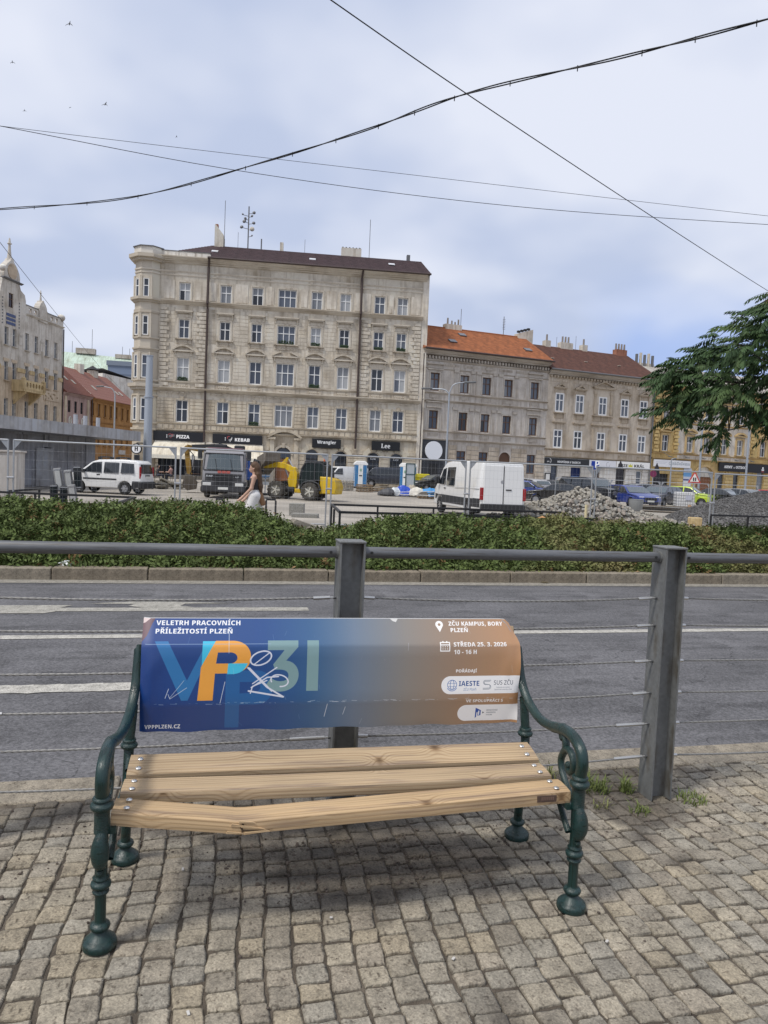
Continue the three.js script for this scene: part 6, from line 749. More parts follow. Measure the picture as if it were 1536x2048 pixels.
car('estate', 'dark car parked between yellow bin and white van', [.015, .017, .018], 4.4, -64.5, -.9, .45);
{ // vans by the shop fronts
  const t = thing('parked_van', 'dark grey minibus parked between the two portable toilets', 'van', [.2, plazaY(70), -71.2], heading(-1, -.05)); vehicle(t, { len: 5.0, w: 1.9, belt: 1.05, top: 1.95, tuck: .12, wheels: [-1.45, 1.5], r: .33, paint: paintM(.035, .04, .055, .3), pts: [[2.4, .3], [2.5, .6], [2.44, .9], [2.1, 1.1], [1.45, 1.78], [1.1, 1.93], [-2.3, 1.95], [-2.46, 1.8], [-2.5, .9], [-2.48, .4]], side: [{ p: [[1.9, 1.12], [1.45, 1.68], [1.0, 1.74], [1.0, 1.08]] }, { p: [[.9, 1.08], [.9, 1.74], [-2.3, 1.74], [-2.3, 1.08]] }, { name: 'crease', m: paintM(.08, .085, .1, .3), p: [[2.2, .92], [2.2, .95], [-2.4, .95], [-2.4, .92]] }], screens: [{ front: true, a: [2.08, 1.14], b: [1.5, 1.76] }] });
  const v = thing('parked_van', 'small white van half hidden left of the first portable toilet', 'van', [-3.9, plazaY(70), -71], heading(-.8, .5)); vehicle(v, { len: 4.4, w: 1.8, belt: 1.05, top: 1.85, tuck: .12, wheels: [-1.25, 1.3], r: .32, paint: MV.white, pts: [[2.1, .3], [2.18, .6], [2.1, .9], [1.85, 1.05], [1.2, 1.7], [.9, 1.83], [-2.0, 1.85], [-2.16, 1.7], [-2.2, .9], [-2.18, .4]], side: [{ p: [[1.65, 1.1], [1.2, 1.6], [.7, 1.66], [.7, 1.06]] }], screens: [{ front: true, a: [1.86, 1.08], b: [1.26, 1.68], m: MV.glass }] });
}
// ---------- building-site things on the plaza ----------
const wp = (x, z, dy = 0) => [x, plazaY(-z) + dy, z];
{ // grey kiosk
  const b = building('kiosk', 'long grey flat-roofed kiosk with pale fascia and open door at the left edge', -19.4, -42.85, 82), wall = std([.30, .315, .36], .55, { map: T.stain }), fas = std([.42, .435, .47], .5, { map: T.stain });
  mk('wall', [prism(poly([[-16, -.3], [7.2, -.3], [7.2, 3.0], [-16, 3.0]], [hole(1.55, -.25, 1.15, 2.4)]), .2, 0, -1.5)], wall, b); mk('end_wall', box(.2, 3.3, 7, 7.1, 1.35, -4.9), wall, b); mk('body', box(23, 3.2, .2, -4.4, 1.3, -8), wall, b); mk('dark_interior', box(2.5, 2.6, .1, 1.5, 1.2, -2.4), MB.dark, b); mk('roof', [box(25.2, .12, 10.5, -3.8, 3.46, -4.2)], fas, b); mk('fascia', [box(25.4, .66, .12, -3.8, 3.24, 1.02), box(.12, .66, 10.2, 8.85, 3.24, -4.1)], fas, b); mk('soffit', box(25, .05, 2.4, -3.9, 2.94, -.25), wall, b); mk('white_panel', box(.2, 2.9, .3, -4.3, 1.3, -1.2), MB.white, b);
  for (let i = 0; i < 10; i++) mk('panel_joint', box(.04, 3.1, .03, -13 + i * 2.05 + (i > 6 ? .5 : 0), 1.4, -1.29), std([.12, .125, .14], .6), b); const d = mk('door', box(.9, 2.25, .06, 0, 0, 0), fas, b); d.position.set(.75, .95, -.85); d.rotation.y = -.9; mk('door_handle', box(.04, .2, .1, .36, 0, .05), MV.rim, d); mk('downpipe', bar([1.3, 2.4, -1.2], [1.3, 2.9, -1.2], .06, 6), fas, b); for (const u of [2.2, 3.3, 4.8]) mk('roof_vent', cyl(.13, .13, .7, 10, u, 3.85, .2), MV.rim, b);
  for (let i = 0; i < 8; i++) mk('wall_panel', box(2.0, 2.9, .03, -14 + i * 2.05, 1.35, -1.288), wall, b);
  const c = thing('utility_cabinet', 'pale grey utility cabinet standing before the kiosk at the left edge', 'cabinet', wp(-12.8, -25.3), 15 * D2R), cm = std([.50, .48, .46], .6, { map: T.stain }); mk('body', rbox(2.3, 1.9, .9, .03, -.8, .85, 0), cm, c); mk('lid', rbox(2.4, .07, 1.0, .02, -.8, 1.82, 0), cm, c); for (const x of [-1.37, -.25]) mk('door', rbox(1.06, 1.65, .03, .01, x, .85, .46), cm, c); mk('lock', rbox(.1, .22, .05, .02, -.85, .85, .49), MB.metal, c);
}
{ // temporary mesh fences
  const frameM = std([.42, .43, .44], .4, { metalness: .6 }), wireM = std([.40, .41, .42], .45, { metalness: .5 }), footM = std([.30, .30, .29], .95, { map: T.grit });
  function panel(label, A, B, h, y0, group, fine = true) { const L = Math.hypot(B[0] - A[0], B[1] - A[1]), t = thing('fence_panel', label, 'fence', [A[0], y0, A[1]], heading(B[0] - A[0], B[1] - A[1]), group); const r = .021; const x0 = .06, x1 = L - .06;
    mk('frame', [bar([x0, 0, 0], [x0, h, 0], r, 8), bar([x1, 0, 0], [x1, h, 0], r, 8), bar([x0, h - .02, 0], [x1, h - .02, 0], r, 8), bar([x0, .18, 0], [x1, .18, 0], r * .9, 8)], frameM, t); for (const [x, q] of [[x0, 1], [x1, -1]]) mk('gusset', prism([[0, 0], [q * .17, 0], [0, -.22]], .012).translate(x, h - .03, -.006), frameM, t);
    const ws = []; const n = fine ? Math.round(L / .11) : Math.round(L / .2); for (let i = 1; i < n; i++) { const x = mixv(x0, x1, i / n); ws.push(new THREE.CylinderGeometry(.0013, .0013, h - .2, 3, 1, true).translate(x, h / 2 + .09, 0)); } for (let j = 1; j < 8; j++) ws.push(bar([x0, .18 + (h - .2) * j / 8, 0], [x1, .18 + (h - .2) * j / 8, 0], .0017, 3)); mk('wire_mesh', ws, wireM, t).userData.kind = 'stuff'; mk('foot', rbox(.26, .13, .7, .03, x0 - .05, .065, 0), footM, t); mk('clamp', rbox(.16, .05, .09, .015, x1 + .06, h * .55, 0), MV.rim, t); return t; }
  const P = [[-12.45, -16.5], [-8.8, -17.38], [-5.16, -18.4], [-1.45, -19.1], [2.21, -19.94], [5.65, -20.07], [9.54, -21.58], [13.1, -22.5]];
  const L = ['leftmost mesh fence panel, in front of the utility cabinet', 'mesh fence panel in front of the small white van', 'mesh fence panel in front of the grey lorry', 'mesh fence panel in front of the portable toilets', 'mesh fence panel in front of the large white van', 'mesh fence panel in front of the stone heap', 'mesh fence panel at the right edge before the gravel heap'];
  for (let i = 0; i < 7; i++) panel(L[i], P[i], P[i + 1], 2.0, plazaY(-P[i][1]), 'temporary fence panels behind the hedge');
  const F = [[10.6, -46.4], [14.3, -47.2], [17.85, -48], [21.4, -48.9], [25, -49.6]]; const L2 = ['far mesh fence panel before the blue saloon', 'far mesh fence panel before the black sport utility vehicle', 'far mesh fence panel before the water tank', 'far mesh fence panel behind the gravel heap']; for (let i = 0; i < 4; i++) panel(L2[i], F[i], F[i + 1], 1.85, -.2, 'temporary fence panels before the parked cars', false);
}
{ // low black guard rails round the sunken stairs
  const bm = std([.012, .012, .014], .5); const rail = (label, paths, posts) => { const t = thing('guard_rail', label, 'railing', [0, 0, 0], 0, 'low black guard rails'); paths.forEach((p) => { for (let i = 0; i < p.length - 1; i++) mk('rail', beam([p[i][0], .75, p[i][1]], [p[i + 1][0], .75, p[i + 1][1]], .05, .05), bm, t); }); posts.forEach(([x, z]) => mk('post', box(.045, .95, .045, x, .25, z), bm, t)); };
  rail('low black guard rail with angled corner in front of the small white van', [[[-9.4, -17.3], [-5.9, -17.44], [-5.26, -14.3], [-5.9, -14.0]]], [[-5.9, -17.44], [-5.68, -16.3], [-5.46, -15.2], [-5.26, -14.3], [-8.2, -17.35]]); rail('low black guard rail rising beside the utility cabinet', [[[-9.1, -17.9], [-9.4, -21.6]]], [[-9.1, -17.9], [-9.25, -19.8], [-9.4, -21.6]]);
  rail('long low black guard rail in front of the rubble and large white van', [[[-1.29, -18.12], [1.24, -18.56], [4.6, -19.1]], [[-1.29, -18.12], [-.9, -15.1], [1.41, -15.75], [4.8, -16.6]]], [[-1.29, -18.12], [-.16, -18.33], [1.24, -18.56], [-.9, -15.1], [-1.12, -16.6], [.3, -15.45], [1.9, -15.9], [3.4, -16.25]]); rail('low black guard rail below the gravel heap at the right edge', [[[9.46, -21.4], [12.8, -22.3]], [[10.9, -20.4], [12.4, -20.8]]], [[9.46, -21.4], [10.68, -21.7], [12.0, -22.1], [10.9, -20.4]]);
  const hoop = (label, a, b) => { const t = thing('hoop_rail', label, 'railing', [0, 0, 0], 0, 'black hoops beside the walking person'); mk('rail', beam([a[0], .75, a[1]], [b[0], .75, b[1]], .05, .05), bm, t); for (const p of [a, b]) mk('post', box(.045, .95, .045, p[0], .25, p[1]), bm, t); }; hoop('black hoop rail below the front of the lorry', [-4.22, -18.6], [-3.97, -18.3]); hoop('black hoop rail right behind the walking person', [-3.1, -19.4], [-2.85, -19.4]);
}
{ // portable toilets, bin, info pillar, boards
  const toilet = (label, x, z, ry) => { const t = thing('portable_toilet', label, 'toilet', wp(x, z), ry, 'portable toilets'), w = std([.70, .71, .70], .6), bl = std([.03, .16, .36], .55); mk('base', rbox(1.15, .14, 1.15, .03, 0, .07, 0), MV.trim, t); mk('walls', rbox(1.08, 2.0, 1.08, .03, 0, 1.1, 0), w, t); for (const [px, pz, r] of [[-.36, .555, 0], [.36, .555, 0], [.555, -.3, 1], [.555, .3, 1], [-.555, .3, 1], [-.555, -.3, 1]]) mk('blue_panel', r ? rbox(.04, 1.85, .34, .012, px, 1.1, pz) : rbox(.3, 1.85, .04, .012, px, 1.1, pz), bl, t); mk('door', rbox(.62 - .2, 1.9, .05, .015, 0, 1.1, .56), w, t); mk('latch', rbox(.26, .08, .03, .01, 0, 1.12, .6), MV.trim, t); mk('notice', rbox(.16, .22, .02, .005, 0, 1.62, .6), std([.25, .4, .3], .6), t); mk('roof', toCreasedNormals(prism([[-.6, 0], [.6, 0], [.56, .12], [.36, .28], [-.36, .28], [-.56, .12]], 1.1, .04, -.55), .5).translate(0, 2.08, 0), std([.78, .78, .77], .5), t); };
  toilet('white and blue portable toilet behind the cobble stack', -2.25, -66, 4 * D2R); toilet('white and blue portable toilet beside the yellow bin', 2.0, -66.4, -30 * D2R);
  const bn = thing('waste_bin', 'large bright yellow wheeled waste container', 'bin', wp(3.3, -66.8), .1), ym = std([.68, .58, .02], .5); mk('tub', prism([[-.6, .18], [.6, .18], [.68, 1.15], [-.68, 1.15]], .9, .03, -.45), ym, bn); mk('lid', toCreasedNormals(prism([[-.72, 1.18], [.72, 1.18], [.7, 1.35], [.5, 1.46], [-.5, 1.46], [-.7, 1.35]], 1.0, .03, -.5), .5), ym, bn); for (const x of [-.5, .5]) mk('castor', cyl(.1, .1, .06, 10, x, .1, .3, Math.PI / 2), MV.tyre, bn);
  const ip = thing('info_pillar', 'slim grey information pillar with glass panels in front of the second toilet', 'info pillar', wp(1.83, -55), .1); mk('frame', [box(.07, 2.35, .1, -.33, 1.17, 0), box(.07, 2.35, .1, .33, 1.17, 0), box(.66, .07, .1, 0, 2.34, 0), box(.66, .07, .1, 0, 1.55, 0), box(.66, .07, .1, 0, .35, 0)], std([.05, .09, .085], .5), ip); for (const [y, h] of [[1.95, .72], [.95, 1.12]]) mk('panel', box(.58, h, .04, 0, y, 0), std([.42, .46, .48], .25), ip);
  const wd = [std([.30, .23, .165], .9, { map: T.wood }), std([.24, .20, .155], .9, { map: T.wood }), std([.36, .30, .22], .9, { map: T.wood })];
  const pallet = (label, x, z, ry, n) => { const t = thing('pallet_stack', label, 'pallets', wp(x, z), ry, 'wooden pallets on the plaza'); for (let k = 0; k < n; k++) { const p = mk('pallet', [...Array(3)].map((_, i) => box(1.2, .09, .1, rr(-.03, .03), .07 + k * .15, -.35 + i * .35)), wd[k % 3], t); for (let i = 0; i < 5; i++) mk('deck_board', box(.13, .022, .8, -.52 + i * .26, .127 + k * .15, 0), wd[(k + i) % 3], p); } };
  pallet('stack of weathered wooden pallets behind the rubble', -1.6, -57.5, .2, 4); pallet('low wooden pallets left of the blue sheets', .2, -55.6, -.3, 3); pallet('wooden pallets under the white boards by the van', 2.9, -50.5, .2, 1); pallet('single grey wooden pallet behind the stack', -.6, -59.4, .7, 2);
  const boardT = (label, x, z, ry, L, w, m, y = .1, tilt = 0) => { const o = mk('board', rbox(L, .04, w, .008), m); o.position.set(x, plazaY(-z) + y, z); o.rotation.set(0, ry, tilt); tag(o, label, 'board', 'loose boards and sheets'); };
  boardT('long pale board lying on the pallets before the white van', 3.0, -50.1, .06, 4.2, .3, std([.6, .58, .53], .8), .24); boardT('grey board sliding off the heap towards the white van', 4.0, -51.8, -.4, 2.6, .5, std([.2, .2, .2], .8), .5, .18); boardT('dark sheet leaning at the right of the blue sheets', 3.9, -52.6, -.5, 1.6, .9, std([.04, .04, .045], .7), .45, .35); boardT('white thin board across the rubble', 2.2, -51.2, .1, 2.4, .18, MB.white, .42, .06);
  const crumple = (name, label, x, z, s, m, seed) => { const g = new THREE.IcosahedronGeometry(1, 4), p = g.attributes.position; for (let i = 0; i < p.count; i++) { const v = V(p.getX(i), p.getY(i), p.getZ(i)), n = fbm(v.x * .12 + .5 + seed, v.y * .12 + v.z * .17 + .5, 20, 4, seed); v.multiplyScalar(.65 + .75 * n); p.setXYZ(i, v.x * s[0], Math.max(-.1, v.y * s[1]), v.z * s[2]); } g.computeVertexNormals(); const o = mk(name, toCreasedNormals(g, .35), m); o.position.set(x, plazaY(-z) + s[1] * .3, z); return tag(o, label, name === 'plastic_sheet' ? 'sheet' : 'sack', 'crumpled sheets on the rubble'); };
  crumple('plastic_sheet', 'crumpled deep blue plastic sheet on the rubble', 1.35, -52.6, [.62, .55, .5], std([.012, .06, .42], .35), 3); crumple('plastic_sheet', 'light blue plastic sheet at the right of the rubble', 3.15, -52.4, [.75, .5, .5], std([.05, .26, .56], .4), 5); crumple('plastic_sheet', 'pale translucent sheet crumpled left of the blue one', .75, -52.4, [.4, .45, .4], std([.55, .58, .6], .4), 8); crumple('plastic_sheet', 'dark sheet at the left end of the rubble', .15, -52.2, [.6, .4, .4], std([.06, .06, .065], .6), 9); crumple('rubble_sack', 'white sack between the two blue sheets', 2.3, -52.5, [.6, .5, .5], std([.6, .57, .5], .9), 12); crumple('rubble_sack', 'beige sack slumped in the middle of the rubble', 2.0, -52.9, [.5, .62, .5], std([.4, .35, .27], .9), 15); crumple('rubble_sack', 'striped dark sack before the light blue sheet', 2.75, -52.0, [.4, .3, .3], std([.08, .07, .06], .9), 17);
}
// heaps
const stoneG = [...Array(6)].map((_, k) => { const g = new THREE.BoxGeometry(1, 1, 1, 2, 2, 2), p = g.attributes.position, q = rngOf(100 + k), cache = {}; for (let i = 0; i < p.count; i++) { const key = [p.getX(i), p.getY(i), p.getZ(i)].join(); if (!cache[key]) { const v = V(p.getX(i), p.getY(i), p.getZ(i)), c = Math.abs(v.x) + Math.abs(v.y) + Math.abs(v.z); cache[key] = v.multiplyScalar(c > 1.4 ? .86 : c > .9 ? .97 : 1).add(V(q() - .5, q() - .5, q() - .5).multiplyScalar(.13)); } const v = cache[key]; p.setXYZ(i, v.x, v.y, v.z); } return toCreasedNormals(g, .5); });
const stoneM = [[.58, .555, .51], [.52, .51, .49], [.64, .61, .56], [.56, .50, .46], [.48, .49, .485], [.60, .545, .505]].map((c) => std(c, .92, { map: T.grit }));
{ // heap of granite setts
  const t = thing('stone_heap', 'big heap of loose granite setts right of the large white van', 'heap', [8.6, plazaY(31.5), -32.4], 12 * D2R), hf = (x, z) => { const d = Math.hypot(x / 3.1, z / 1.9), e = Math.hypot((x + 1.7) / 2.0, z / 1.6), f = Math.hypot((x - 3.0) / 1.6, z / 1.3); return Math.max(1.42 * Math.pow(Math.max(0, 1 - d), .8), .85 * Math.max(0, 1 - e), .42 * Math.max(0, 1 - f)); };
  const rows = []; for (let j = 0; j <= 20; j++) { const z = -2.2 + j * .22, row = []; for (let i = 0; i <= 40; i++) { const x = -4.2 + i * .23; row.push([x, hf(x, z) - .12, z, x, z]); } rows.push(row); } mk('heap_core', quadStrip(rows.reverse()), std([.20, .18, .16], 1, { map: T.grit }), t);
  const st = []; for (let i = 0; i < 1900; i++) { const x = rr(-4, 4.8), z = rr(-1.9, 2.1), h = hf(x, z); if (h < .02 && R() > .1) continue; const s = rr(.095, .15); st.push({ x, y: Math.max(s * .4, h + rr(-.05, .05)), z, s, k: z + (h > .02 ? 0 : -3) }); } st.sort((a, b) => b.k - a.k);
  const rest = []; st.forEach((o, i) => { const g = stoneG[i % 6], e = [rr(0, 6), rr(0, 6), rr(0, 6)], sc = [o.s * rr(.85, 1.35), o.s * rr(.8, 1.1), o.s]; if (i < 300) { const m = mk('sett', g, stoneM[Math.floor(R() * 6)], t); m.position.set(o.x, o.y, o.z); m.rotation.set(...e); m.scale.set(...sc); } else rest.push(at(g.clone().scale(...sc), o.x, o.y, o.z, ...e)); }); for (let k = 0; k < 1; k++) mk('more_setts', rest, stoneM[0], t).userData.kind = 'stuff';
  const s2 = thing('stone_stack', 'low block of stacked setts between loader and portable toilet', 'heap', wp(-3.15, -58.5), .1); mk('stack_core', box(1.15, .68, .75, 0, .34, 0), stoneM[4], s2); for (let j = 0; j < 6; j++) for (let i = 0; i < 11; i++) { const m = mk('sett', stoneG[(i + j) % 6], stoneM[(i * 3 + j) % 6], s2); m.position.set(-.57 + i * .115, .065 + j * .118, .38 + rr(-.02, .03)); m.scale.setScalar(.118); m.rotation.set(rr(-.1, .1), rr(-.1, .1), rr(-.1, .1)); } for (let i = 0; i < 33; i++) { const m = mk('sett', stoneG[i % 6], stoneM[i % 6], s2); m.position.set(rr(-.55, .65), .74, rr(-.35, .35)); m.scale.setScalar(.12); m.rotation.set(R() * 6, R() * 6, 0); }
}
{ // gravel heap
  const rows = [], hf = (x, z) => Math.max(0, 1.62 * Math.pow(clamp(1 - Math.hypot(x / 5.2, z / 2.9)), .72)) + .05 * fbm(x * .1 + .5, z * .1 + .5, 60, 3, 4); for (let j = 0; j <= 44; j++) { const z = 3 - j * .14, row = []; for (let i = 0; i <= 90; i++) { const x = -5.2 + i * .118; row.push([x, hf(x, z) - .04 + (hf(x, z) > .1 ? rr(-.018, .018) : -.05), z, x, z]); } rows.push(row); }
  const t = thing('gravel_heap', 'big heap of blue-grey gravel at the right edge behind the rail', 'heap', [18.4, plazaY(35) - .02, -36.4], 16 * D2R), gm = std([.27, .27, .285], 1, { map: T.grit, bumpMap: T.gritB, bumpScale: .03 }); mk('heap_core', quadStrip(rows), gm, t); const im = new THREE.InstancedMesh(stoneG[1], gm, 9000), m4 = new THREE.Matrix4(), c = new THREE.Color(); for (let i = 0; i < 9000; i++) { const x = rr(-5.2, 4.5), z = rr(-1.2, 2.9), s = rr(.025, .065); m4.compose(V(x, hf(x, z) - .02 - (hf(x, z) < .1 ? .03 : 0), z), new THREE.Quaternion().setFromEuler(new THREE.Euler(R() * 6, R() * 6, R() * 6)), V(s, s * .8, s)); im.setMatrixAt(i, m4); im.setColorAt(i, c.setRGB(1, 1, 1).multiplyScalar(rr(.65, 1.45))); } im.name = 'gravel'; im.castShadow = im.receiveShadow = true; im.userData.kind = 'stuff'; t.add(im);
  const b = mk('wooden_block', rbox(.5, .42, .4, .05), std([.55, .42, .22], .85, { map: T.stain })); b.position.set(13.55, plazaY(32) + .15, -32.2); tag(b, 'pale yellow block lying at the foot of the gravel heap', 'block'); for (const [x, z, L, r, l] of [[13.3, -24.2, 1.7, .2, 'longer light plank on the soil before the gravel heap'], [11.6, -23.6, 1.3, -.1, 'shorter light plank left of the other on the soil']]) { const o = mk('plank', rbox(L, .07, .2, .01), std([.55, .45, .28], .8, { map: T.wood })); o.position.set(x, .1, z); o.rotation.y = r; tag(o, l, 'plank', 'planks by the gravel heap'); }
  const so = thing('soil_heap', 'low brown soil heap below the gravel at the right edge', 'heap', [14.0, -.02, -23.4], .2); const r2 = []; for (let j = 0; j <= 12; j++) { const z = 1.1 - j * .19, row = []; for (let i = 0; i <= 30; i++) { const x = -2.6 + i * .18; row.push([x, .5 * clamp(1 - Math.hypot(x / 2.6, z / 1.2)) + rr(-.02, .02), z, x, z]); } r2.push(row); } mk('soil', quadStrip(r2), std([.15, .11, .075], 1, { map: T.soil }), so);
  // water tank in a cage
  const k = thing('water_tank', 'white plastic water tank in a wire cage on a pallet', 'tank', wp(20.6, -51), -.15); mk('tank', rbox(1.18, 1.0, .98, .08, 0, .68, 0), std([.70, .70, .69], .5), k); for (let i = 0; i <= 8; i++) mk('cage_bar', [bar([-.6 + i * .15, .16, .51], [-.6 + i * .15, 1.2, .51], .012, 5)], MV.rim, k); for (let j = 0; j <= 5; j++) mk('cage_bar', [bar([-.61, .2 + j * .2, .52], [.61, .2 + j * .2, .52], .012, 5), bar([-.61, .2 + j * .2, .52], [-.61, .2 + j * .2, -.5], .012, 5)], MV.rim, k); mk('label_plate', rbox(.4, .34, .01, .004, .18, .82, .535), std([.42, .43, .5], .5), k); mk('pallet', [box(1.2, .03, 1, 0, .13, 0), ...[-.5, 0, .5].map((x) => box(.14, .1, 1, x, .06, 0))], std([.13, .1, .08], .9), k); mk('outlet', cyl(.11, .11, .12, 12, .28, .24, .55, Math.PI / 2), std([.42, .26, .14], .7), k);
  const pl = thing('plank_stack', 'stack of planks and sheets in front of the bright blue saloon', 'planks', wp(17.2, -45.6), -.12); for (let i = 0; i < 7; i++) { const o = mk('plank', rbox(rr(2.6, 3.8), .05, .3, .006), i % 2 ? std([.4, .39, .36], .85) : std([.16, .13, .1], .9)); o.position.set(rr(-.3, .3), .06 + i * .055, rr(-.4, .4)); o.rotation.y = rr(-.08, .08); pl.add(o); o.name = 'plank'; }
  const bu = thing('mixing_bucket', 'grey round mixing tub standing before the bright blue saloon', 'bucket', wp(14.9, -43.8)); mk('tub', lathe([[.0, 0], [.34, 0], [.42, .75], [.45, .78], [.41, .78], [.33, .05], [0, .05]], 18), std([.26, .27, .27], .6), bu); const rb = thing('scrap_heap', 'rusty brown scrap and sticks left of the grey mixing tub', 'heap', wp(13.2, -43.4)); for (let i = 0; i < 26; i++) mk('stick', beam([rr(-.9, .7), rr(.03, .25), rr(-.4, .4)], [rr(-.7, .9), rr(.05, .6), rr(-.4, .4)], rr(.03, .07), rr(.03, .06)), [std([.20, .08, .035], .9), std([.3, .24, .17], .9), std([.1, .08, .07], .9)][i % 3], rb);
}
{ // grey stone block and slabs by the hedge gap, rubble by the lorry, post
  const b = mk('concrete_block', rbox(.52, .45, .4, .015), std([.45, .45, .44], .9, { map: T.grit })); b.position.set(-3.1, plazaY(26) + .2, -26.3); tag(b, 'pale grey cubic block standing above the hedge right of the person', 'block'); const b2 = mk('concrete_slab', rbox(.9, .14, .5, .015), std([.42, .42, .41], .9, { map: T.grit })); b2.position.set(-2.7, plazaY(25) + .05, -25.4); tag(b2, 'flat grey slab lying right of the cubic block', 'slab');
  for (const [x, y, z, l] of [[-1.62, .32, -15.6, 'rough pale stone slab in the gap of the hedge'], [-1.2, .22, -14.9, 'second pale stone slab lower in the hedge gap']]) { const o = mk('stone_slab', stoneG[2].clone(), std([.52, .48, .43], .9, { map: T.grit })); o.scale.set(.75, .3, .5); o.position.set(x, y, z); o.rotation.set(.1, .4, -.35); tag(o, l, 'slab', 'pale slabs in the hedge gap'); }
  const bl = thing('rubble_heap', 'broken concrete slabs lying between small van and lorry', 'rubble', wp(-14.7, -48.8)); for (let i = 0; i < 14; i++) { const m = mk('slab', stoneG[i % 6], std([.34, .32, .28], .95, { map: T.grit }), bl); m.position.set(rr(-1.5, 1.6), .1 + .3 * R(), rr(-.5, .5)); m.scale.set(rr(.5, 1.2), rr(.12, .25), rr(.4, .8)); m.rotation.set(rr(-.3, .3), R() * 3, rr(-.35, .35)); }
  const ex = thing('excavator', 'muddy yellow mini-excavator arm and bucket left of the lorry', 'excavator', wp(-11.9, -45), .2); const em = std([.36, .22, .04], .7, { map: T.stain }); mk('boom', [beam([-.1, 2.7, 0], [-.35, 2.45, 0], .3, .42), beam([-.2, 2.75, 0], [1.6, 2.5, -.6], .2, .3)], em, ex); mk('dipper', [beam([-.2, 2.5, 0], [0, 1.1, 0], .2, .3)], em, ex); mk('ram', bar([.14, 2.3, .06], [.2, 1.4, .06], .05, 8), MV.rim, ex); mk('hoses', sweep([[-.1, 2.6, .15], [.25, 2.2, .2], [.2, 1.6, .2], [.05, 1.1, .15]], .03, 6), MV.trim, ex); mk('bucket', toCreasedNormals(prism([[0, 0], [.5, .1], [.55, .5], [.2, .9], [-.1, 1.0], [-.2, .7], [-.3, .3]], .7, .02, -.35), .5).translate(-.1, .15, 0), std([.12, .105, .09], .85, { map: T.stain }), ex); mk('undercarriage', [rbox(1.7, .45, .3, .15, 1.5, .25, -1.1), rbox(1.7, .45, .3, .15, 1.5, .25, -.1)], MV.tyreDusty, ex); mk('house', rbox(1.3, 1.7, 1.3, .12, 1.7, 1.35, -.6), em, ex);
  const po = mk('marker_post', [cyl(.045, .045, .8, 8, 0, .45, 0), cyl(.05, .05, .25, 8, 0, .12, .01)], std([.58, .50, .30], .8)); po.position.set(6.55, -.05, -24); tag(po, 'short pale yellow post standing before the heap of setts', 'post');
}
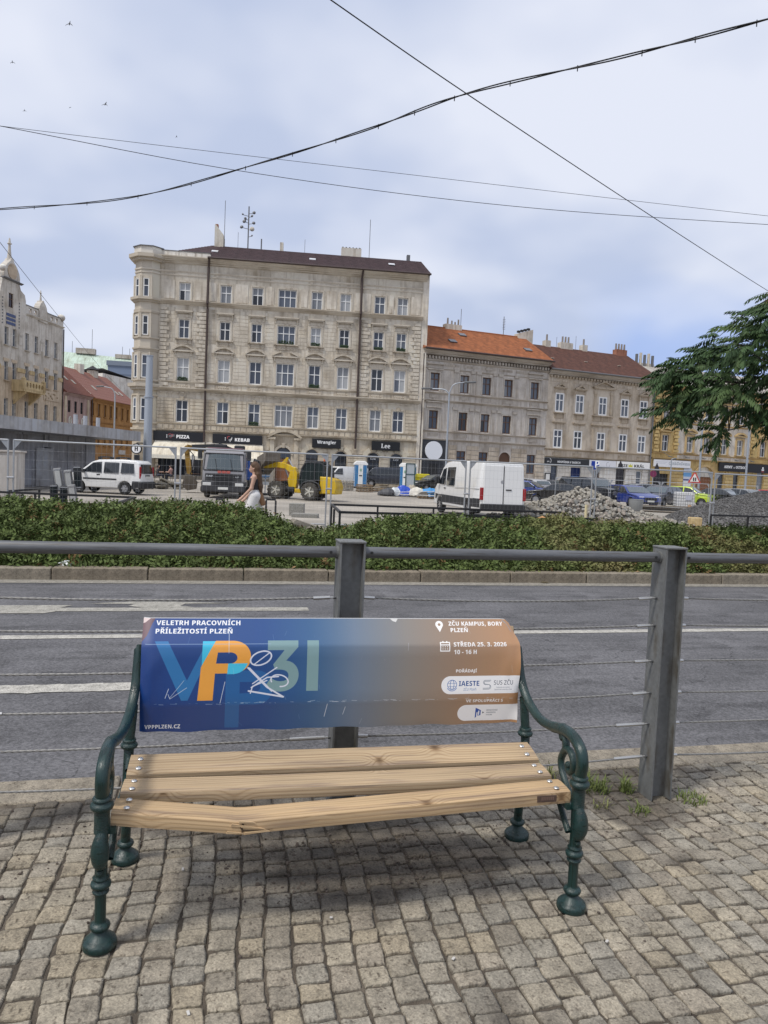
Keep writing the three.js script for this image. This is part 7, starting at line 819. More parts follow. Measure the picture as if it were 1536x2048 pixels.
{ // street furniture
  const gm = std([.36, .39, .43], .45, { metalness: .4 }); const lc = thing('lamp_column', 'thick pale grey steel column in front of the corner oriel', 'column', wp(-16.75, -52)); mk('shaft', [cyl(.31, .27, 6.2, 16, 0, 3.1, 0), cyl(.25, .22, 2.9, 16, 0, 7.6, 0)], gm, lc); mk('collar', [cyl(.33, .33, .1, 16, 0, 6.2, 0), cyl(.26, .26, .06, 16, 0, 9.05, 0)], gm, lc);
  const lamp = (label, x, z, h, arms, r = .07) => { const t = thing('street_lamp', label, 'street lamp', wp(x, z), 0, 'street lamps on the plaza'); mk('pole', [cyl(r * 1.3, r, h, 10, 0, h / 2, 0)], gm, t); arms.forEach(([dx, dy, dz, L]) => { mk('arm', sweep([[0, h - .1, 0], [dx * .25, h + dy * .7, dz * .25], [dx, h + dy, dz]], r * .7, 6), gm, t); mk('lamp_head', [rbox(L, .16, .3, .06, dx + Math.sign(dx) * L * .4, h + dy, dz, 0, 0, .06)], std([.13, .135, .14], .5), t); }); };
  lamp('double-armed street lamp in front of the orange-roofed house', 5.0, -62, 8.4, [[1.3, .9, 0, 1.0], [-1.5, .3, -.5, .9]]); lamp('slim street lamp before the ochre side-street house', -29.4, -80, 8.6, [[-1.3, .7, 0, .8]]); lamp('slim street lamp behind the tree branches', 26.2, -62, 7.0, [[1.0, .3, 0, .6]]);
  lamp('thin pole at the far right before the black shop sign', 30.1, -62, 8.2, [[.8, .3, 0, .5]]); lamp('thin pole left of the portal of the yellow house', 23.8, -62, 3.6, [[.2, .1, 0, .2]], .05);
  const um = (label, x, z) => { const t = thing('closed_parasol', label, 'parasol', wp(x, z), 0, 'closed dark parasols'); mk('pole', cyl(.04, .04, 3.2, 8, 0, 1.6, 0), MV.trim, t); mk('canopy', [lathe([[.05, 1.15], [.34, 1.3], [.38, 1.7], [.3, 2.6], [.2, 3.1], [.1, 3.3], [0, 3.55]], 8)], std([.016, .016, .022], .9), t); mk('base', cyl(.35, .3, .12, 12, 0, .06, 0), MV.trim, t); }; um('closed black parasol before the white shop with the crown sign', 22.1, -70); um('closed black parasol below the optician sign', 27, -74);
  const sg = (name, label, cat, x, z, h, face, mat, back) => { const t = thing(name, label, cat, wp(x, z), 0); mk('pole', cyl(.04, .04, h, 8, 0, h / 2, 0), gm, t); mk('plate', face, mat, t).position.set(0, h - .1, .06); return t; };
  sg('parking_sign', 'blue parking sign with white P on a pole', 'sign', 18.3, -65, 3.0, box(.68, .74, .03), new THREE.MeshStandardMaterial({ map: ctex(64, 64, (c) => { c.fillStyle = '#1d3a92'; c.fillRect(0, 0, 64, 64); fitText(c, 'P', 16, 54, 58, 32, '#f2f2f2'); }) }));
  sg('no_stopping_sign', 'round red and blue no-stopping sign beside the parasol', 'sign', 26.3, -73, 2.5, cyl(.33, .33, .03, 24, 0, 0, 0, Math.PI / 2), std([.16, .02, .07], .5)); const ws = sg('warning_sign', 'triangular red-edged warning sign before the yellow portal', 'sign', 21.0, -50.5, 2.35, prism(poly([[-.45, -.4], [.45, -.4], [0, .42]]), .02), std([.5, .05, .04], .5)); mk('sign_face', prism(poly([[-.31, -.31], [.31, -.31], [0, .25]]), .012), std([.75, .72, .68], .5), ws).position.set(0, 2.24, .084); mk('sign_symbol', [box(.08, .24, .008, -.07, 2.1, .102), box(.08, .24, .008, .07, 2.1, .102)], MV.trim, ws); 
  const rs = thing('road_sign', 'grey back of a round road sign behind the walking person', 'sign', wp(-7.45, -46), .15); mk('pole', cyl(.035, .035, 1.6, 8, 0, .8, 0), gm, rs); mk('plate', cyl(.3, .3, .02, 24, 0, 1.28, 0, Math.PI / 2), std([.33, .35, .37], .5), rs); mk('clamp', [box(.5, .05, .03, 0, 1.38, .03), box(.5, .05, .03, 0, 1.16, .03), box(.05, .5, .03, 0, 1.28, .03)], std([.10, .2, .36], .5), rs); mk('lower_plate', box(.45, .2, .02, 0, .72, 0), std([.4, .42, .44], .5), rs); mk('base', rbox(.6, .12, .4, .03, 0, .06, 0), MV.trim, rs);
  // dismantled lamp heads leaning on the rail
  const lg = (label, x, y, z, rz, rx, dark) => { const t = thing('lantern_head', label, 'lantern', [x, y, z], .3, 'dismantled lanterns leaning on the guard rail'); t.rotation.z = rz; t.rotation.x = rx; mk('case', rbox(.2, .62, .16, .03), dark ? MV.trim : std([.2, .2, .2], .5), t); mk('pane', rbox(.13, .5, .02, .008, 0, 0, .085), dark ? MV.glass : std([.5, .5, .48], .2), t); mk('rim', [box(.17, .03, .03, 0, .27, .085), box(.17, .03, .03, 0, -.27, .085)], MV.rim, t); };
  lg('tallest pale-framed lantern leaning at the left of the rail', -8.78, 1.02, -19.9, .16, 0, false); lg('small pale lantern in the middle of the leaning group', -8.5, .98, -19.9, .1, .1, false); lg('black lantern standing upright at the right of the group', -8.27, 1.1, -19.9, .06, 0, true); lg('black lantern with its foot hidden behind the hedge', -8.85, .58, -19.8, .05, 0, true); lg('clear-sided lantern hanging below the guard rail', -8.3, .6, -19.7, .14, .1, false); lg('dark lantern below the tallest one', -8.6, .55, -19.8, -.05, 0, true);
}
// ---------- people ----------
function sdfMesh(bones, res, c, half, extra = 0) { // bones [ax,ay,az,ra, bx,by,bz,rb], smooth union
  const mc = new MarchingCubes(res, new THREE.MeshStandardMaterial(), false, false, 200000); mc.isolation = 0;
  const h = res / 2; let k = 0; const K = .025;
  for (let z = 0; z < res; z++) for (let y = 0; y < res; y++) for (let x = 0; x < res; x++, k++) {
    const px = (x - h) / h * half + c[0], py = (y - h) / h * half + c[1], pz = (z - h) / h * half + c[2]; let d = 9;
    for (const b of bones) { const vx = b[4] - b[0], vy = b[5] - b[1], vz = b[6] - b[2], wx = px - b[0], wy = py - b[1], wz = pz - b[2], l2 = vx * vx + vy * vy + vz * vz, t = l2 ? Math.min(1, Math.max(0, (wx * vx + wy * vy + wz * vz) / l2)) : 0; const e = Math.hypot(wx - vx * t, wy - vy * t, (wz - vz * t) * (b[8] || 1)) - (b[3] + (b[7] - b[3]) * t) - extra; const m = Math.max(K - Math.abs(d - e), 0) / K; d = Math.min(d, e) - m * m * K * .25; }
    mc.field[k] = -d;
  }
  mc.update(); const n = mc.count, g = new THREE.BufferGeometry(), P = mc.positionArray.slice(0, n * 3), N = mc.normalArray.slice(0, n * 3); for (let i = 0; i < n; i++) for (let j = 0; j < 3; j++) P[i * 3 + j] = P[i * 3 + j] * half + c[j]; g.setAttribute('position', new THREE.BufferAttribute(P, 3)); g.setAttribute('normal', new THREE.BufferAttribute(N, 3)); g.computeVertexNormals(); return g;
}
const skin = std([.50, .31, .225], .6);
{ // woman walking to the left, local +x = walking direction
  const t = thing('person', 'person walking left in dark top and white trousers with black shoulder bag', 'person', [-2.98, 0, -17.0], Math.PI);
  const hand = (wx, wy, wz, dx, dy) => { const B = [[wx, wy, wz, .026, wx + dx * .075, wy + dy * .075, wz, .034, .7]]; for (let f = 0; f < 4; f++) { const z = wz - .026 + f * .0175, L = [.052, .062, .058, .045][f]; const k = [wx + dx * .085, wy + dy * .085, z], m = [k[0] + dx * L * .55 + .012, k[1] + dy * L * .55 - .004, z]; B.push([...k, .0095, ...m, .0088], [...m, .0088, m[0] + .026, m[1] + .002, z, .0078]); } B.push([wx + dx * .03, wy + dy * .03, wz + .03, .011, wx + dx * .07 + .02, wy + dy * .07, wz + .035, .0095]); return B; };
  const torso = [[0, .96, 0, .115, 0, 1.08, 0, .095, .82], [0, 1.08, 0, .095, .01, 1.3, 0, .115, .78], [0, 1.36, -.15, .05, 0, 1.36, .15, .05], [.03, 1.26, -.06, .07, .03, 1.26, .06, .07], [0, 1.34, 0, .065, .02, 1.44, 0, .048], [.02, 1.42, 0, .045, .035, 1.47, 0, .047]];
  const head = [[.03, 1.56, 0, .088, .04, 1.585, 0, .092, 1.12], [.075, 1.50, 0, .05, .085, 1.53, 0, .058, 1.1], [.125, 1.535, 0, .012, .142, 1.52, 0, .014], [.12, 1.49, -.015, .012, .12, 1.49, .015, .012], [.03, 1.545, .083, .016, .02, 1.56, .088, .014], [.03, 1.545, -.083, .016, .02, 1.56, -.088, .014]];
  const armL = [[0, 1.36, -.17, .05, .05, 1.1, -.2, .04], [.05, 1.1, -.2, .039, .25, .90, -.16, .027]], armR = [[0, 1.36, .17, .05, .07, 1.08, .2, .042], [.07, 1.08, .2, .04, .27, .83, .16, .027]];
  const legs = [[-.01, .93, -.085, .1, .12, .52, -.085, .068], [.12, .52, -.085, .062, .06, .1, -.08, .04], [-.01, .93, .085, .1, -.08, .52, .085, .068], [-.08, .52, .085, .062, -.28, .14, .08, .04]], feet = [[.05, .06, -.08, .04, .2, .035, -.085, .03], [-.31, .1, .08, .04, -.18, .035, .085, .03]];
  const body = mk('body', [sdfMesh([...torso, ...armL, ...armR, ...legs, ...feet], 104, [0, .76, 0], .8), sdfMesh(head, 56, [.05, 1.53, 0], .17), sdfMesh([...armR.slice(1), ...hand(.27, .83, .16, .72, -.69)], 60, [.28, .82, .16], .2), sdfMesh([...armL.slice(1), ...hand(.25, .90, -.16, .72, -.69)], 60, [.26, .88, -.16], .2)], skin, t);
  mk('trousers', sdfMesh([[0, .9, 0, .125, 0, 1.03, 0, .105, .82], ...legs.map((b) => [b[0], b[1], b[2], b[3] + .035, b[4], b[5], b[6], b[7] + .045])], 88, [0, .55, 0], .62), std([.68, .67, .66], .9), t);
  mk('top', sdfMesh([[0, 1.02, 0, .11, 0, 1.1, 0, .102, .82], [0, 1.1, 0, .102, .01, 1.28, 0, .122, .78], [.03, 1.26, -.06, .08, .03, 1.26, .06, .08]], 56, [0, 1.16, 0], .32), std([.035, .033, .035], .9), t); mk('undershirt', sdfMesh([[.0, 1.005, 0, .118, 0, 1.05, 0, .11, .8]], 40, [0, 1.03, 0], .22), std([.6, .58, .55], .9), t);
  mk('hair', sdfMesh([[.0, 1.6, 0, .1, .02, 1.62, 0, .1, 1.0], [-.035, 1.56, 0, .085, -.06, 1.42, 0, .075, .8], [-.06, 1.42, 0, .075, -.115, 1.16, 0, .06, .62], [-.115, 1.16, 0, .06, -.14, .98, 0, .025, .55]], 64, [-.04, 1.34, 0], .44), std([.085, .045, .022], .7), t);
  for (const q of [-1, 1]) { mk('eye', at(new THREE.SphereGeometry(.011, 8, 6), .122, 1.552, q * .034), std([.05, .04, .035], .3), t); } mk('mouth', rbox(.008, .009, .036, .003, .131, 1.488, 0), std([.35, .13, .11], .6), t);
  mk('shoulder_bag', [rbox(.28, .2, .09, .04, .0, .98, .19, 0, .1, -.35)], std([.018, .018, .022], .55), t); mk('bag_strap', [sweep([[-.1, 1.02, .19], [-.06, 1.2, .17], [-.01, 1.38, .1], [.02, 1.41, 0]], .011, 6), sweep([[.1, 1.0, .2], [.09, 1.2, .15], [.05, 1.38, .1]], .008, 6)], MV.trim, t); mk('top_strap', [sweep([[-.02, 1.4, .12], [-.07, 1.3, .13], [-.08, 1.16, .11]], .012, 6)], std([.65, .63, .6], .9), t); mk('phone', rbox(.16, .012, .075, .005, .36, .755, .16, 0, 0, .1), MV.trim, t); mk('jacket', sdfMesh([[-.1, 1.0, .12, .05, -.17, .76, .12, .06, .8], [-.12, .98, -.04, .045, -.18, .76, -.02, .05, .8]], 40, [-.14, .88, .05], .24), std([.23, .125, .06], .9), t); for (const [x, z] of [[.12, -.083], [-.25, .083]]) mk('shoe', rbox(.25, .07, .09, .03, x, .035 + (x < 0 ? .03 : 0), z, 0, 0, x < 0 ? -.3 : 0), std([.6, .6, .58], .7), t);
}
{ // cafe guests below the awning
  const seated = (label, x, z, ry, shirt) => { const t = thing('person', label, 'person', wp(x, z), ry), B = [[0, .55, 0, .13, 0, .8, 0, .12, .85], [0, .8, 0, .12, .01, 1.0, 0, .12, .78], [0, 1.02, -.17, .05, 0, 1.02, .17, .05], [0, 1.0, 0, .06, .02, 1.12, 0, .05], [.03, 1.23, 0, .095, .04, 1.26, 0, .1, 1.1], [0, .53, -.09, .085, .42, .52, -.1, .07], [.42, .52, -.1, .06, .42, .08, -.1, .045], [0, .53, .09, .085, .42, .52, .1, .07], [.42, .52, .1, .06, .42, .08, .1, .045], [.4, .05, -.1, .04, .54, .03, -.1, .035], [.4, .05, .1, .04, .54, .03, .1, .035]]; for (const q of [-1, 1]) { B.push([0, 1.0, q * .2, .048, .1, .78, q * .24, .04], [.1, .78, q * .24, .038, .36, .8, q * .12, .028], [.36, .8, q * .12, .03, .43, .8, q * .1, .026]); for (let f = 0; f < 4; f++) B.push([.43, .795, q * .1 + (f - 1.5) * .018, .009, .48, .785, q * .1 + (f - 1.5) * .019, .008]); B.push([.4, .8, q * .06, .01, .44, .795, q * .045, .009]); } mk('body', sdfMesh(B, 84, [.1, .66, 0], .72), skin, t); mk('shirt', sdfMesh([[0, .58, 0, .14, 0, .8, 0, .13, .85], [0, .8, 0, .13, .01, 1.0, 0, .13, .78], [0, 1.0, -.2, .06, .06, .86, -.23, .055], [0, 1.0, .2, .06, .06, .86, .23, .055]], 44, [0, .8, 0], .4), shirt, t); mk('trousers', sdfMesh([[0, .53, 0, .15, .02, .58, 0, .15, .8], [0, .53, -.09, .1, .42, .52, -.1, .085], [.42, .52, -.1, .075, .42, .12, -.1, .065], [0, .53, .09, .1, .42, .52, .1, .085], [.42, .52, .1, .075, .42, .12, .1, .065]], 48, [.2, .38, 0], .46), std([.04, .045, .07], .9), t); mk('hair', sdfMesh([[-.01, 1.27, 0, .11, .01, 1.3, 0, .1, 1]], 24, [0, 1.28, 0], .18), std([.03, .02, .014], .8), t); };
  seated('seated cafe guest in dark shirt below the awning, left one', -18.9, -61.5, .4, std([.03, .03, .035], .9)); seated('seated cafe guest in pinkish shirt below the awning, right one', -17.9, -61.8, 2.9, std([.45, .26, .22], .9));
  const chair = (label, x, z, ry) => { const t = thing('cafe_chair', label, 'chair', wp(x, z), ry, 'cafe chairs below the awning'); mk('seat', rbox(.44, .04, .44, .015, 0, .44, 0), MV.trim, t); mk('backrest', rbox(.04, .42, .42, .015, -.21, .74, 0), MV.trim, t); for (const a of [-1, 1]) for (const c of [-1, 1]) mk('leg', cyl(.018, .015, .44, 6, a * .19, .22, c * .19), MB.metal, t); }; chair('cafe chair under the left guest', -18.95, -61.5, .4); chair('cafe chair under the right guest', -17.85, -61.8, 2.9); chair('empty cafe chair right of the guests', -16.6, -62.2, 1.6); chair('empty cafe chair left of the guests', -19.9, -62.4, -1.2); const table = (label, x, z) => { const t = thing('cafe_table', label, 'table', wp(x, z), 0, 'cafe tables below the awning'); mk('tabletop', cyl(.36, .36, .03, 18, 0, .73, 0), MB.bframe, t); mk('column', cyl(.03, .03, .7, 8, 0, .36, 0), MV.trim, t); mk('base', cyl(.24, .22, .03, 14, 0, .015, 0), MV.trim, t); }; table('round cafe table between the two guests', -18.38, -61.5); table('round cafe table right of the guests', -15.9, -62.2);
}
// ---------- planting ----------
const leafQuad = (L, w, fold) => { const g = new THREE.BufferGeometry(); g.setAttribute('position', new THREE.Float32BufferAttribute([0, 0, 0, L * .45, fold, w, L, 0, 0, 0, 0, 0, L, 0, 0, L * .45, fold, -w], 3)); g.computeVertexNormals(); return g; };
{ // ground-cover hedge on the bank beyond the road, in two beds with a gap
  const hm = (s, d) => { const t = clamp((d - 11.42) / 1.5), f = clamp((15.3 - d) / 1.1), n = fbm(s / 60 + .5, d / 60 + .5, 70, 3, 41) - .5, n2 = fbm(s / 60 + .2, d / 60 + .7, 24, 3, 47) - .5; return ((0.70 - .012 * s + .40 * n2) * (1 - Math.pow(1 - t, 2.0)) * Math.pow(f, .6) + .30 * n * t) ; };
  const lowGap = (s) => { const e = (a) => clamp(a); return s < 2.2 ? 1 - .52 * e((s - .9) / 1.0) : 1 - .5 * e((3.3 - s) / 1.0); };
  const sprig = (() => { const gs = [], q = rngOf(5); for (let i = 0; i < 12; i++) gs.push(at(leafQuad(.030 + .016 * q(), .0095 + .003 * q(), .004), (q() - .5) * .07, .006 * i, (q() - .5) * .07, (q() - .5) * 1.0, q() * 6.28, -.3 + q() * .8)); gs.push(new THREE.CylinderGeometry(.0012, .002, .09, 3).translate(0, .04, 0)); return merge(gs); })();
  const leafM = new THREE.MeshPhysicalMaterial({ color: 0xffffff, roughness: .62, side: THREE.DoubleSide, specularIntensity: .35 }), core = std([.035, .036, .022], 1, { map: T.soil });
  const bed = (name, label, s0, s1, n) => {
    const t = thing(name, label, 'hedge', [0, 0, 0], RA, 'low hedges beyond the road'), rows = []; for (let j = 0; j <= 26; j++) { const d = 11.40 + j * .15, row = []; for (let i = 0; i <= 120; i++) { const s = mixv(s0, s1, i / 120); row.push([s, Math.max(-.02, hm(s, d) * lowGap(s) - .06), -d, s, d]); } rows.push(row); } mk('hedge_core', quadStrip(rows), core, t);  // dark solid added under the foliage to block light between the leaves
    const im = new THREE.InstancedMesh(sprig, leafM, n), m4 = new THREE.Matrix4(), c = new THREE.Color(), q = new THREE.Quaternion(), e = new THREE.Euler();
    for (let i = 0; i < n; i++) { const u = R(), s = mixv(s0, s1, R()); const d = 11.40 + Math.pow(u, 1.35) * 3.7, h = hm(s, d) * lowGap(s), k = R(); const big = k > .95; const y = h - .08 * Math.pow(R(), 1.5) + (big ? .015 : 0); const sc = big ? rr(1.2, 2.2) : rr(.65, 1.15); const gx = (hm(s, d + .1) - hm(s, d - .1)) / .2;
      e.set(gx * .45 + rr(-.9, .9), R() * 6.28, rr(-.9, .9)); q.setFromEuler(e); m4.compose(V(s, y, -d), q, V(sc, sc * (big ? 1.5 : .9), sc)); im.setMatrixAt(i, m4);
      const dry = clamp((fbm(s / 60 + .11, d / 60 + .3, 45, 3, 77) - .5 + clamp((s - 5.5) / 6) * .26 - .10) * 3.2) * clamp((s + 4) / 8), v = rr(.6, 1.35), old = R() < .05; const g = [.098, .132, .040], b = [.25, .205, .095], o = [.15, .08, .035], a = old ? .8 : dry * .75; c.setRGB(mixv(g[0] * v, (old ? o : b)[0], a), mixv(g[1] * v, (old ? o : b)[1], a), mixv(g[2] * v, (old ? o : b)[2], a)); im.setColorAt(i, c); }
    im.name = 'foliage'; im.castShadow = im.receiveShadow = true; im.userData.kind = 'stuff'; t.add(im);
  };
  bed('low_hedge', 'dense dark green ground-cover hedge left of the gap', -12, 2.15, 150000); bed('low_hedge', 'ground-cover hedge right of the gap, turning dry and brown', 2.25, 17, 160000);
  const lf = leafQuad(.09, .03, .012); const leaf = (label, s, d, y, col, sc) => { const o = mk('fallen_leaf', lf.clone(), std(col, .8, { side: THREE.DoubleSide })); o.position.copy(road(s, d, y)); o.rotation.set(rr(-.5, .5), R() * 6, rr(-.3, .3)); o.scale.setScalar(sc); tag(o, label, 'leaf', 'dry leaves on the bank and kerb'); };
  leaf('large pale dry leaf on the bank right of the post', 5.1, 11.62, .16, [.5, .45, .36], 2.6); leaf('orange-brown dry leaf high on the hedge', 6.4, 13.2, .86, [.45, .24, .1], 1.9); leaf('dry tan leaf on the left hedge face', -1.1, 11.85, .5, [.35, .25, .14], 1.6); leaf('curled brown leaf in the left hedge', .4, 11.9, .5, [.3, .2, .1], 1.5); leaf('dry grass tuft leaf at the foot of the kerb', 5.5, 11.08, -.07, [.4, .34, .22], 2.2); leaf('small brown leaf lying on the kerb', 2.8, 11.3, .085, [.3, .18, .08], 1.1); leaf('brown leaf on the kerb left of the middle', 1.3, 11.28, .085, [.28, .17, .08], 1); leaf('small brown leaf near the right kerb joint', 7.3, 11.3, .085, [.28, .17, .08], 1);
  const lp = mk('paper_litter', toCreasedNormals((() => { const g = new THREE.IcosahedronGeometry(.07, 2), p = g.attributes.position; for (let i = 0; i < p.count; i++) { const n = .6 + .8 * hash2(Math.round(p.getX(i) * 200), Math.round(p.getZ(i) * 200 + p.getY(i) * 90), 3); p.setXYZ(i, p.getX(i) * n * 1.7, p.getY(i) * n * .6, p.getZ(i) * n); } g.computeVertexNormals(); return g; })(), .3), std([.72, .74, .72], .6)); lp.position.copy(road(-1.95, 11.42, .1)); tag(lp, 'crumpled white paper lying on the kerb at the left', 'litter');
}
{ // tree whose branches hang in from the right
  const t = thing('tree', 'tree with long feathery leaves reaching in from the right edge', 'tree', [0, 0, 0]); const bark = std([.10, .08, .062], .95, { map: T.soil });
  const base = V(10.6, 0, -15.4); mk('trunk', sweep([[10.6, -.1, -15.4], [10.55, 1.2, -15.4], [10.4, 2.6, -15.35], [10.2, 4.2, -15.2], [10.1, 6.2, -15.3]], (k) => .2 - .11 * k, 10), bark, t);
  const lower = (x) => x < 5.8 ? 3.1 - (x - 5.3) * .3 : x < 6.9 ? 2.75 : 2.65 + (x - 6.9) * .1, upper = (x) => x < 5.9 ? 4.0 + (x - 5.3) * .3 : x < 6.5 ? 4.3 + (x - 5.9) * .75 : 4.75 + (x - 6.5) * .95;
  const frond = [0, 1, 2, 3].map((k) => { const q = rngOf(300 + k), gs = [], L = .52 + .12 * q(), P = (u) => [L * u, .05 * u - (.16 + .1 * q() * 0 + k * .02) * u * u, 0]; gs.push(sweep([P(0), P(.33), P(.66), P(1)], .0035, 4, false, 6)); const n = 9; for (let i = 1; i <= n; i++) { const u = .14 + .86 * i / n, p = P(u), len = (.155 + .035 * q()) * (1 - .35 * Math.abs(u - .5)); for (const s of [-1, 1]) gs.push(at(leafQuad(len, .025, -.008), p[0], p[1], p[2], s * (.15 + .2 * q()), -s * (1.05 - .35 * u + .25 * (q() - .5)), -.45 - .5 * q())); } gs.push(at(leafQuad(.12, .018, -.006), ...P(1), 0, 0, -.9)); return merge(gs); });
  const lm = [[.040, .074, .026], [.050, .09, .030], [.032, .06, .024], [.066, .105, .036]].map((c) => new THREE.MeshPhysicalMaterial({ color: lin(...c), roughness: .6, side: THREE.DoubleSide, specularIntensity: .4 })); const lmY = std([.24, .20, .035], .7, { side: THREE.DoubleSide });
  const limbs = [[[10.3, 3.4, -15.3], [9, 3.9, -15.1], [7.6, 3.7, -14.9], [6.4, 3.7, -14.8], [5.6, 3.85, -14.8]], [[10.2, 4.2, -15.2], [9, 4.7, -15], [7.8, 4.7, -14.7], [6.7, 4.4, -14.6]], [[10.2, 4.8, -15.2], [9.2, 5.5, -15.1], [8.2, 5.7, -15.2], [7.2, 5.2, -15.2]], [[10.4, 3.0, -15.3], [9.2, 3.2, -14.6], [8, 3.0, -14.4], [7.1, 2.85, -14.4], [6.6, 2.7, -14.4]], [[10.3, 3.6, -15.3], [9, 4.0, -15.7], [7.6, 3.9, -15.8], [6.3, 3.3, -15.6], [5.75, 3.15, -15.5]], [[10.1, 5.6, -15.2], [9.4, 6.4, -15.2], [8.4, 6.6, -15.1]], [[10.2, 5, -15.2], [11.5, 5.8, -15], [13, 5.6, -14.8]], [[10.3, 4, -15.3], [11.8, 4.3, -15.6], [13.2, 4, -15.8]]];
  limbs.forEach((p) => mk('branch', sweep(p, (k) => .055 - .045 * k, 6), bark, t)); const pts = limbs.map((p) => { const c = new THREE.CatmullRomCurve3(p.map((x) => V(...x))); return [...Array(24)].map((_, i) => c.getPoint(.25 + .75 * i / 23)); }).flat();
  const rest = [], inv = camera.clone(); inv.aspect = .75; inv.updateProjectionMatrix(); inv.updateMatrixWorld(); let shown = 0; const clusters = [];
  for (let tries = 0; clusters.length < 300 && tries < 30000; tries++) { const x = 5.95 + Math.pow(R(), 1.0) * 6.0, z = -15 + rr(-1.3, 1.3) * Math.min(1, (x - 4.6) / 1.6); const lo = lower(x), up = Math.min(upper(x) - .38, 7.2), y = mixv(lo + .12, up, R()), p = V(x, y, z); if (fbm(x * .045 + .3, y * .045 + .6, 34, 2, 61) < .33) continue; if (clusters.some((c) => c.distanceTo(p) < .22)) continue; clusters.push(p); }
  for (const [x, y, z] of [[5.72, 3.98, -14.9], [5.65, 3.75, -14.8], [5.75, 3.05, -15.2], [5.85, 3.2, -15.2], [6.62, 2.72, -14.5], [6.5, 2.62, -14.5], [7.3, 4.95, -15.1], [7.5, 5.2, -15.2], [6.5, 4.3, -15]]) clusters.push(V(x, y, z));
  const twigs = []; clusters.forEach((p, ci) => { const near = pts.reduce((a, b) => b.distanceTo(p) < a.distanceTo(p) ? b : a); if (near.distanceTo(p) > .06) twigs.push(bar(near, p, .012, 4, .006)); const n = 4 + Math.floor(R() * 3), yel = R() < .012; const out = p.clone().sub(V(10.2, 4.2, -15.2)); const a0 = Math.atan2(-out.z, out.x);
    for (let i = 0; i < n; i++) { const az = a0 + rr(-1.9, 1.9), g = frond[Math.floor(R() * 4)], pitch = rr(-.55, .45), sc = rr(.75, 1.15), roll = rr(-.5, .5); const pr = p.clone().project(inv), vis = Math.abs(pr.x) < 1.04 && Math.abs(pr.y) < 1; const Q = new THREE.Quaternion().setFromEuler(new THREE.Euler(roll, az, pitch, 'YZX')); if (vis && shown < 300) { shown++; const m = mk('leaf', g, yel ? lmY : lm[Math.floor(R() * 4)], t); m.position.copy(p); m.quaternion.copy(Q); m.scale.setScalar(sc); } else rest.push(g.clone().applyMatrix4(new THREE.Matrix4().compose(p, Q, V(sc, sc, sc)))); } });
  mk('twigs', twigs, bark, t).userData.kind = 'stuff'; mk('more_leaves', rest, lm[0], t).userData.kind = 'stuff'; console.log('fronds', shown, rest.length);
}
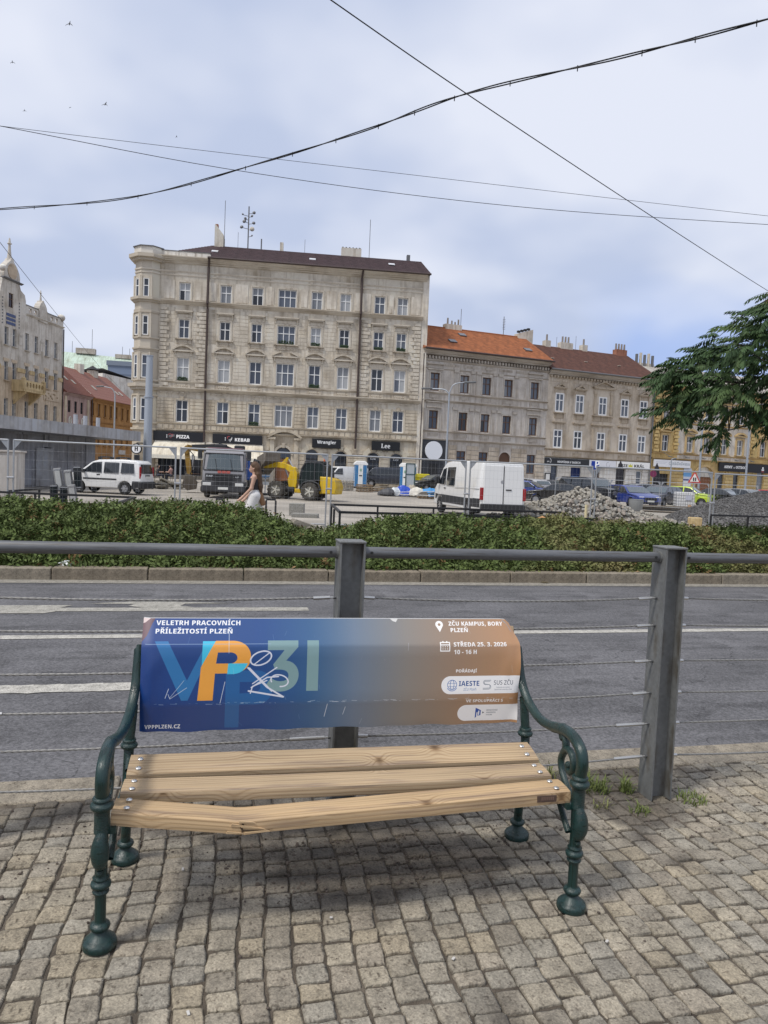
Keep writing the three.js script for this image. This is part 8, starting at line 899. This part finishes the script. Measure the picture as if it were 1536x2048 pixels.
{ // overhead wires over the road and the swifts
  const bk = std([.012, .012, .014], .6), wire = (label, pts, r, twist) => { const c = new THREE.CatmullRomCurve3(pts.map((p) => V(...p)), false, 'centripetal'), gs = []; if (twist) for (let q = 0; q < 2; q++) { const hp = []; for (let i = 0; i <= 240; i++) { const p = c.getPoint(i / 240), a = i * .19 + q * Math.PI, k = r * (1.0 + .5 * Math.abs(Math.sin(i * .031))); hp.push(V(p.x, p.y + Math.cos(a) * k, p.z + Math.sin(a) * k)); } gs.push(new THREE.TubeGeometry(new THREE.CatmullRomCurve3(hp), 480, r, 5)); } else gs.push(new THREE.TubeGeometry(c, 60, r, 5)); const t = thing('overhead_wire', label, 'wire', [0, 0, 0], 0, 'overhead wires'); mk('strand', gs, bk, t); if (twist) for (let i = 4; i < 60; i += 2.6) { const p = c.getPoint(i / 64); mk('wire_tie', bar([p.x, p.y - .045, p.z], [p.x, p.y + .02, p.z], .006, 4), bk, t); } return t; };
  wire('thick black twisted double cable crossing the sky from left to upper right', [[-20, 6.55, -17.3], [-12, 6.25, -15.4], [-7.4, 6.2, -14.09], [-4.66, 6.2, -13.18], [-2.06, 6.2, -11.44], [-.41, 6.2, -10.18], [.76, 6.2, -9.17], [2.38, 6.2, -8.23], [3.54, 6.2, -7.49], [6, 6.25, -5.9], [10, 6.4, -3.4]], .0082, true);
  wire('single black wire running diagonally from the top to the right edge', [[-4.4, 6.25, -3.4], [-.76, 6.22, -7.49], [.76, 6.215, -9.17], [8.74, 6.2, -17.56], [16, 6.3, -25]], .0068); wire('thin upper wire of the pair crossing below the twisted cable', [[-14, 6.3, -9.0], [-5.57, 6.2, -10.58], [.3, 6.19, -11.66], [6.26, 6.2, -12.76], [14, 6.3, -14.2]], .0034); wire('thin lower wire of the pair, sagging below the other', [[-14, 6.4, -7.6], [-5.57, 6.2, -10.58], [-2.54, 6.2, -11.78], [1.74, 6.2, -12.78], [6.47, 6.2, -13.17], [14, 6.3, -13.6]], .0048); wire('thin wire descending at the left past the spires', [[-7.4, 6.25, -12.3], [-8.54, 6.2, -16.28], [-14.25, 6.2, -36.35], [-18, 6.3, -50]], .006);
  [[-17.5, 24.21, .22, 1.3], [-15.54, 20.21, .2, 1.1], [-17.4, 19.95, .1, .4], [-20.46, 22.14, .13, 1.9], [-11.76, 18.7, .1, 2.8], [-19.79, 19.7, .1, 2.2]].forEach(([x, y, s, r], i) => { const o = thing('swift', ['dark swift flying high near the upper left corner', 'dark swift flying just above the wires at the left', 'tiny swift left of the one above the wires', 'tiny swift at the left edge below the highest one', 'tiny swift between the wires and the cable', 'tiny swift above the pair of wires at the left edge'][i], 'bird', [x, y, -40], 0, 'swifts in the sky'); o.rotation.set(.5, r, r * .7); mk('body', [lathe([[0, -.9], [.1, -.6], [.17, 0], [.14, .4], [0, .65]], 8).rotateZ(Math.PI / 2).scale(s * .8, s * .8, s * .8)], bk, o); for (const q of [-1, 1]) mk('wing', prism([[.2, 0], [-.05, 0], [-.55, 1.3], [-.75, 1.75], [-.35, 1.25]], .03).rotateX(q * Math.PI / 2).scale(s * .8, s * .8, s * .62), bk, o); });
}
renderer.render(scene, camera);
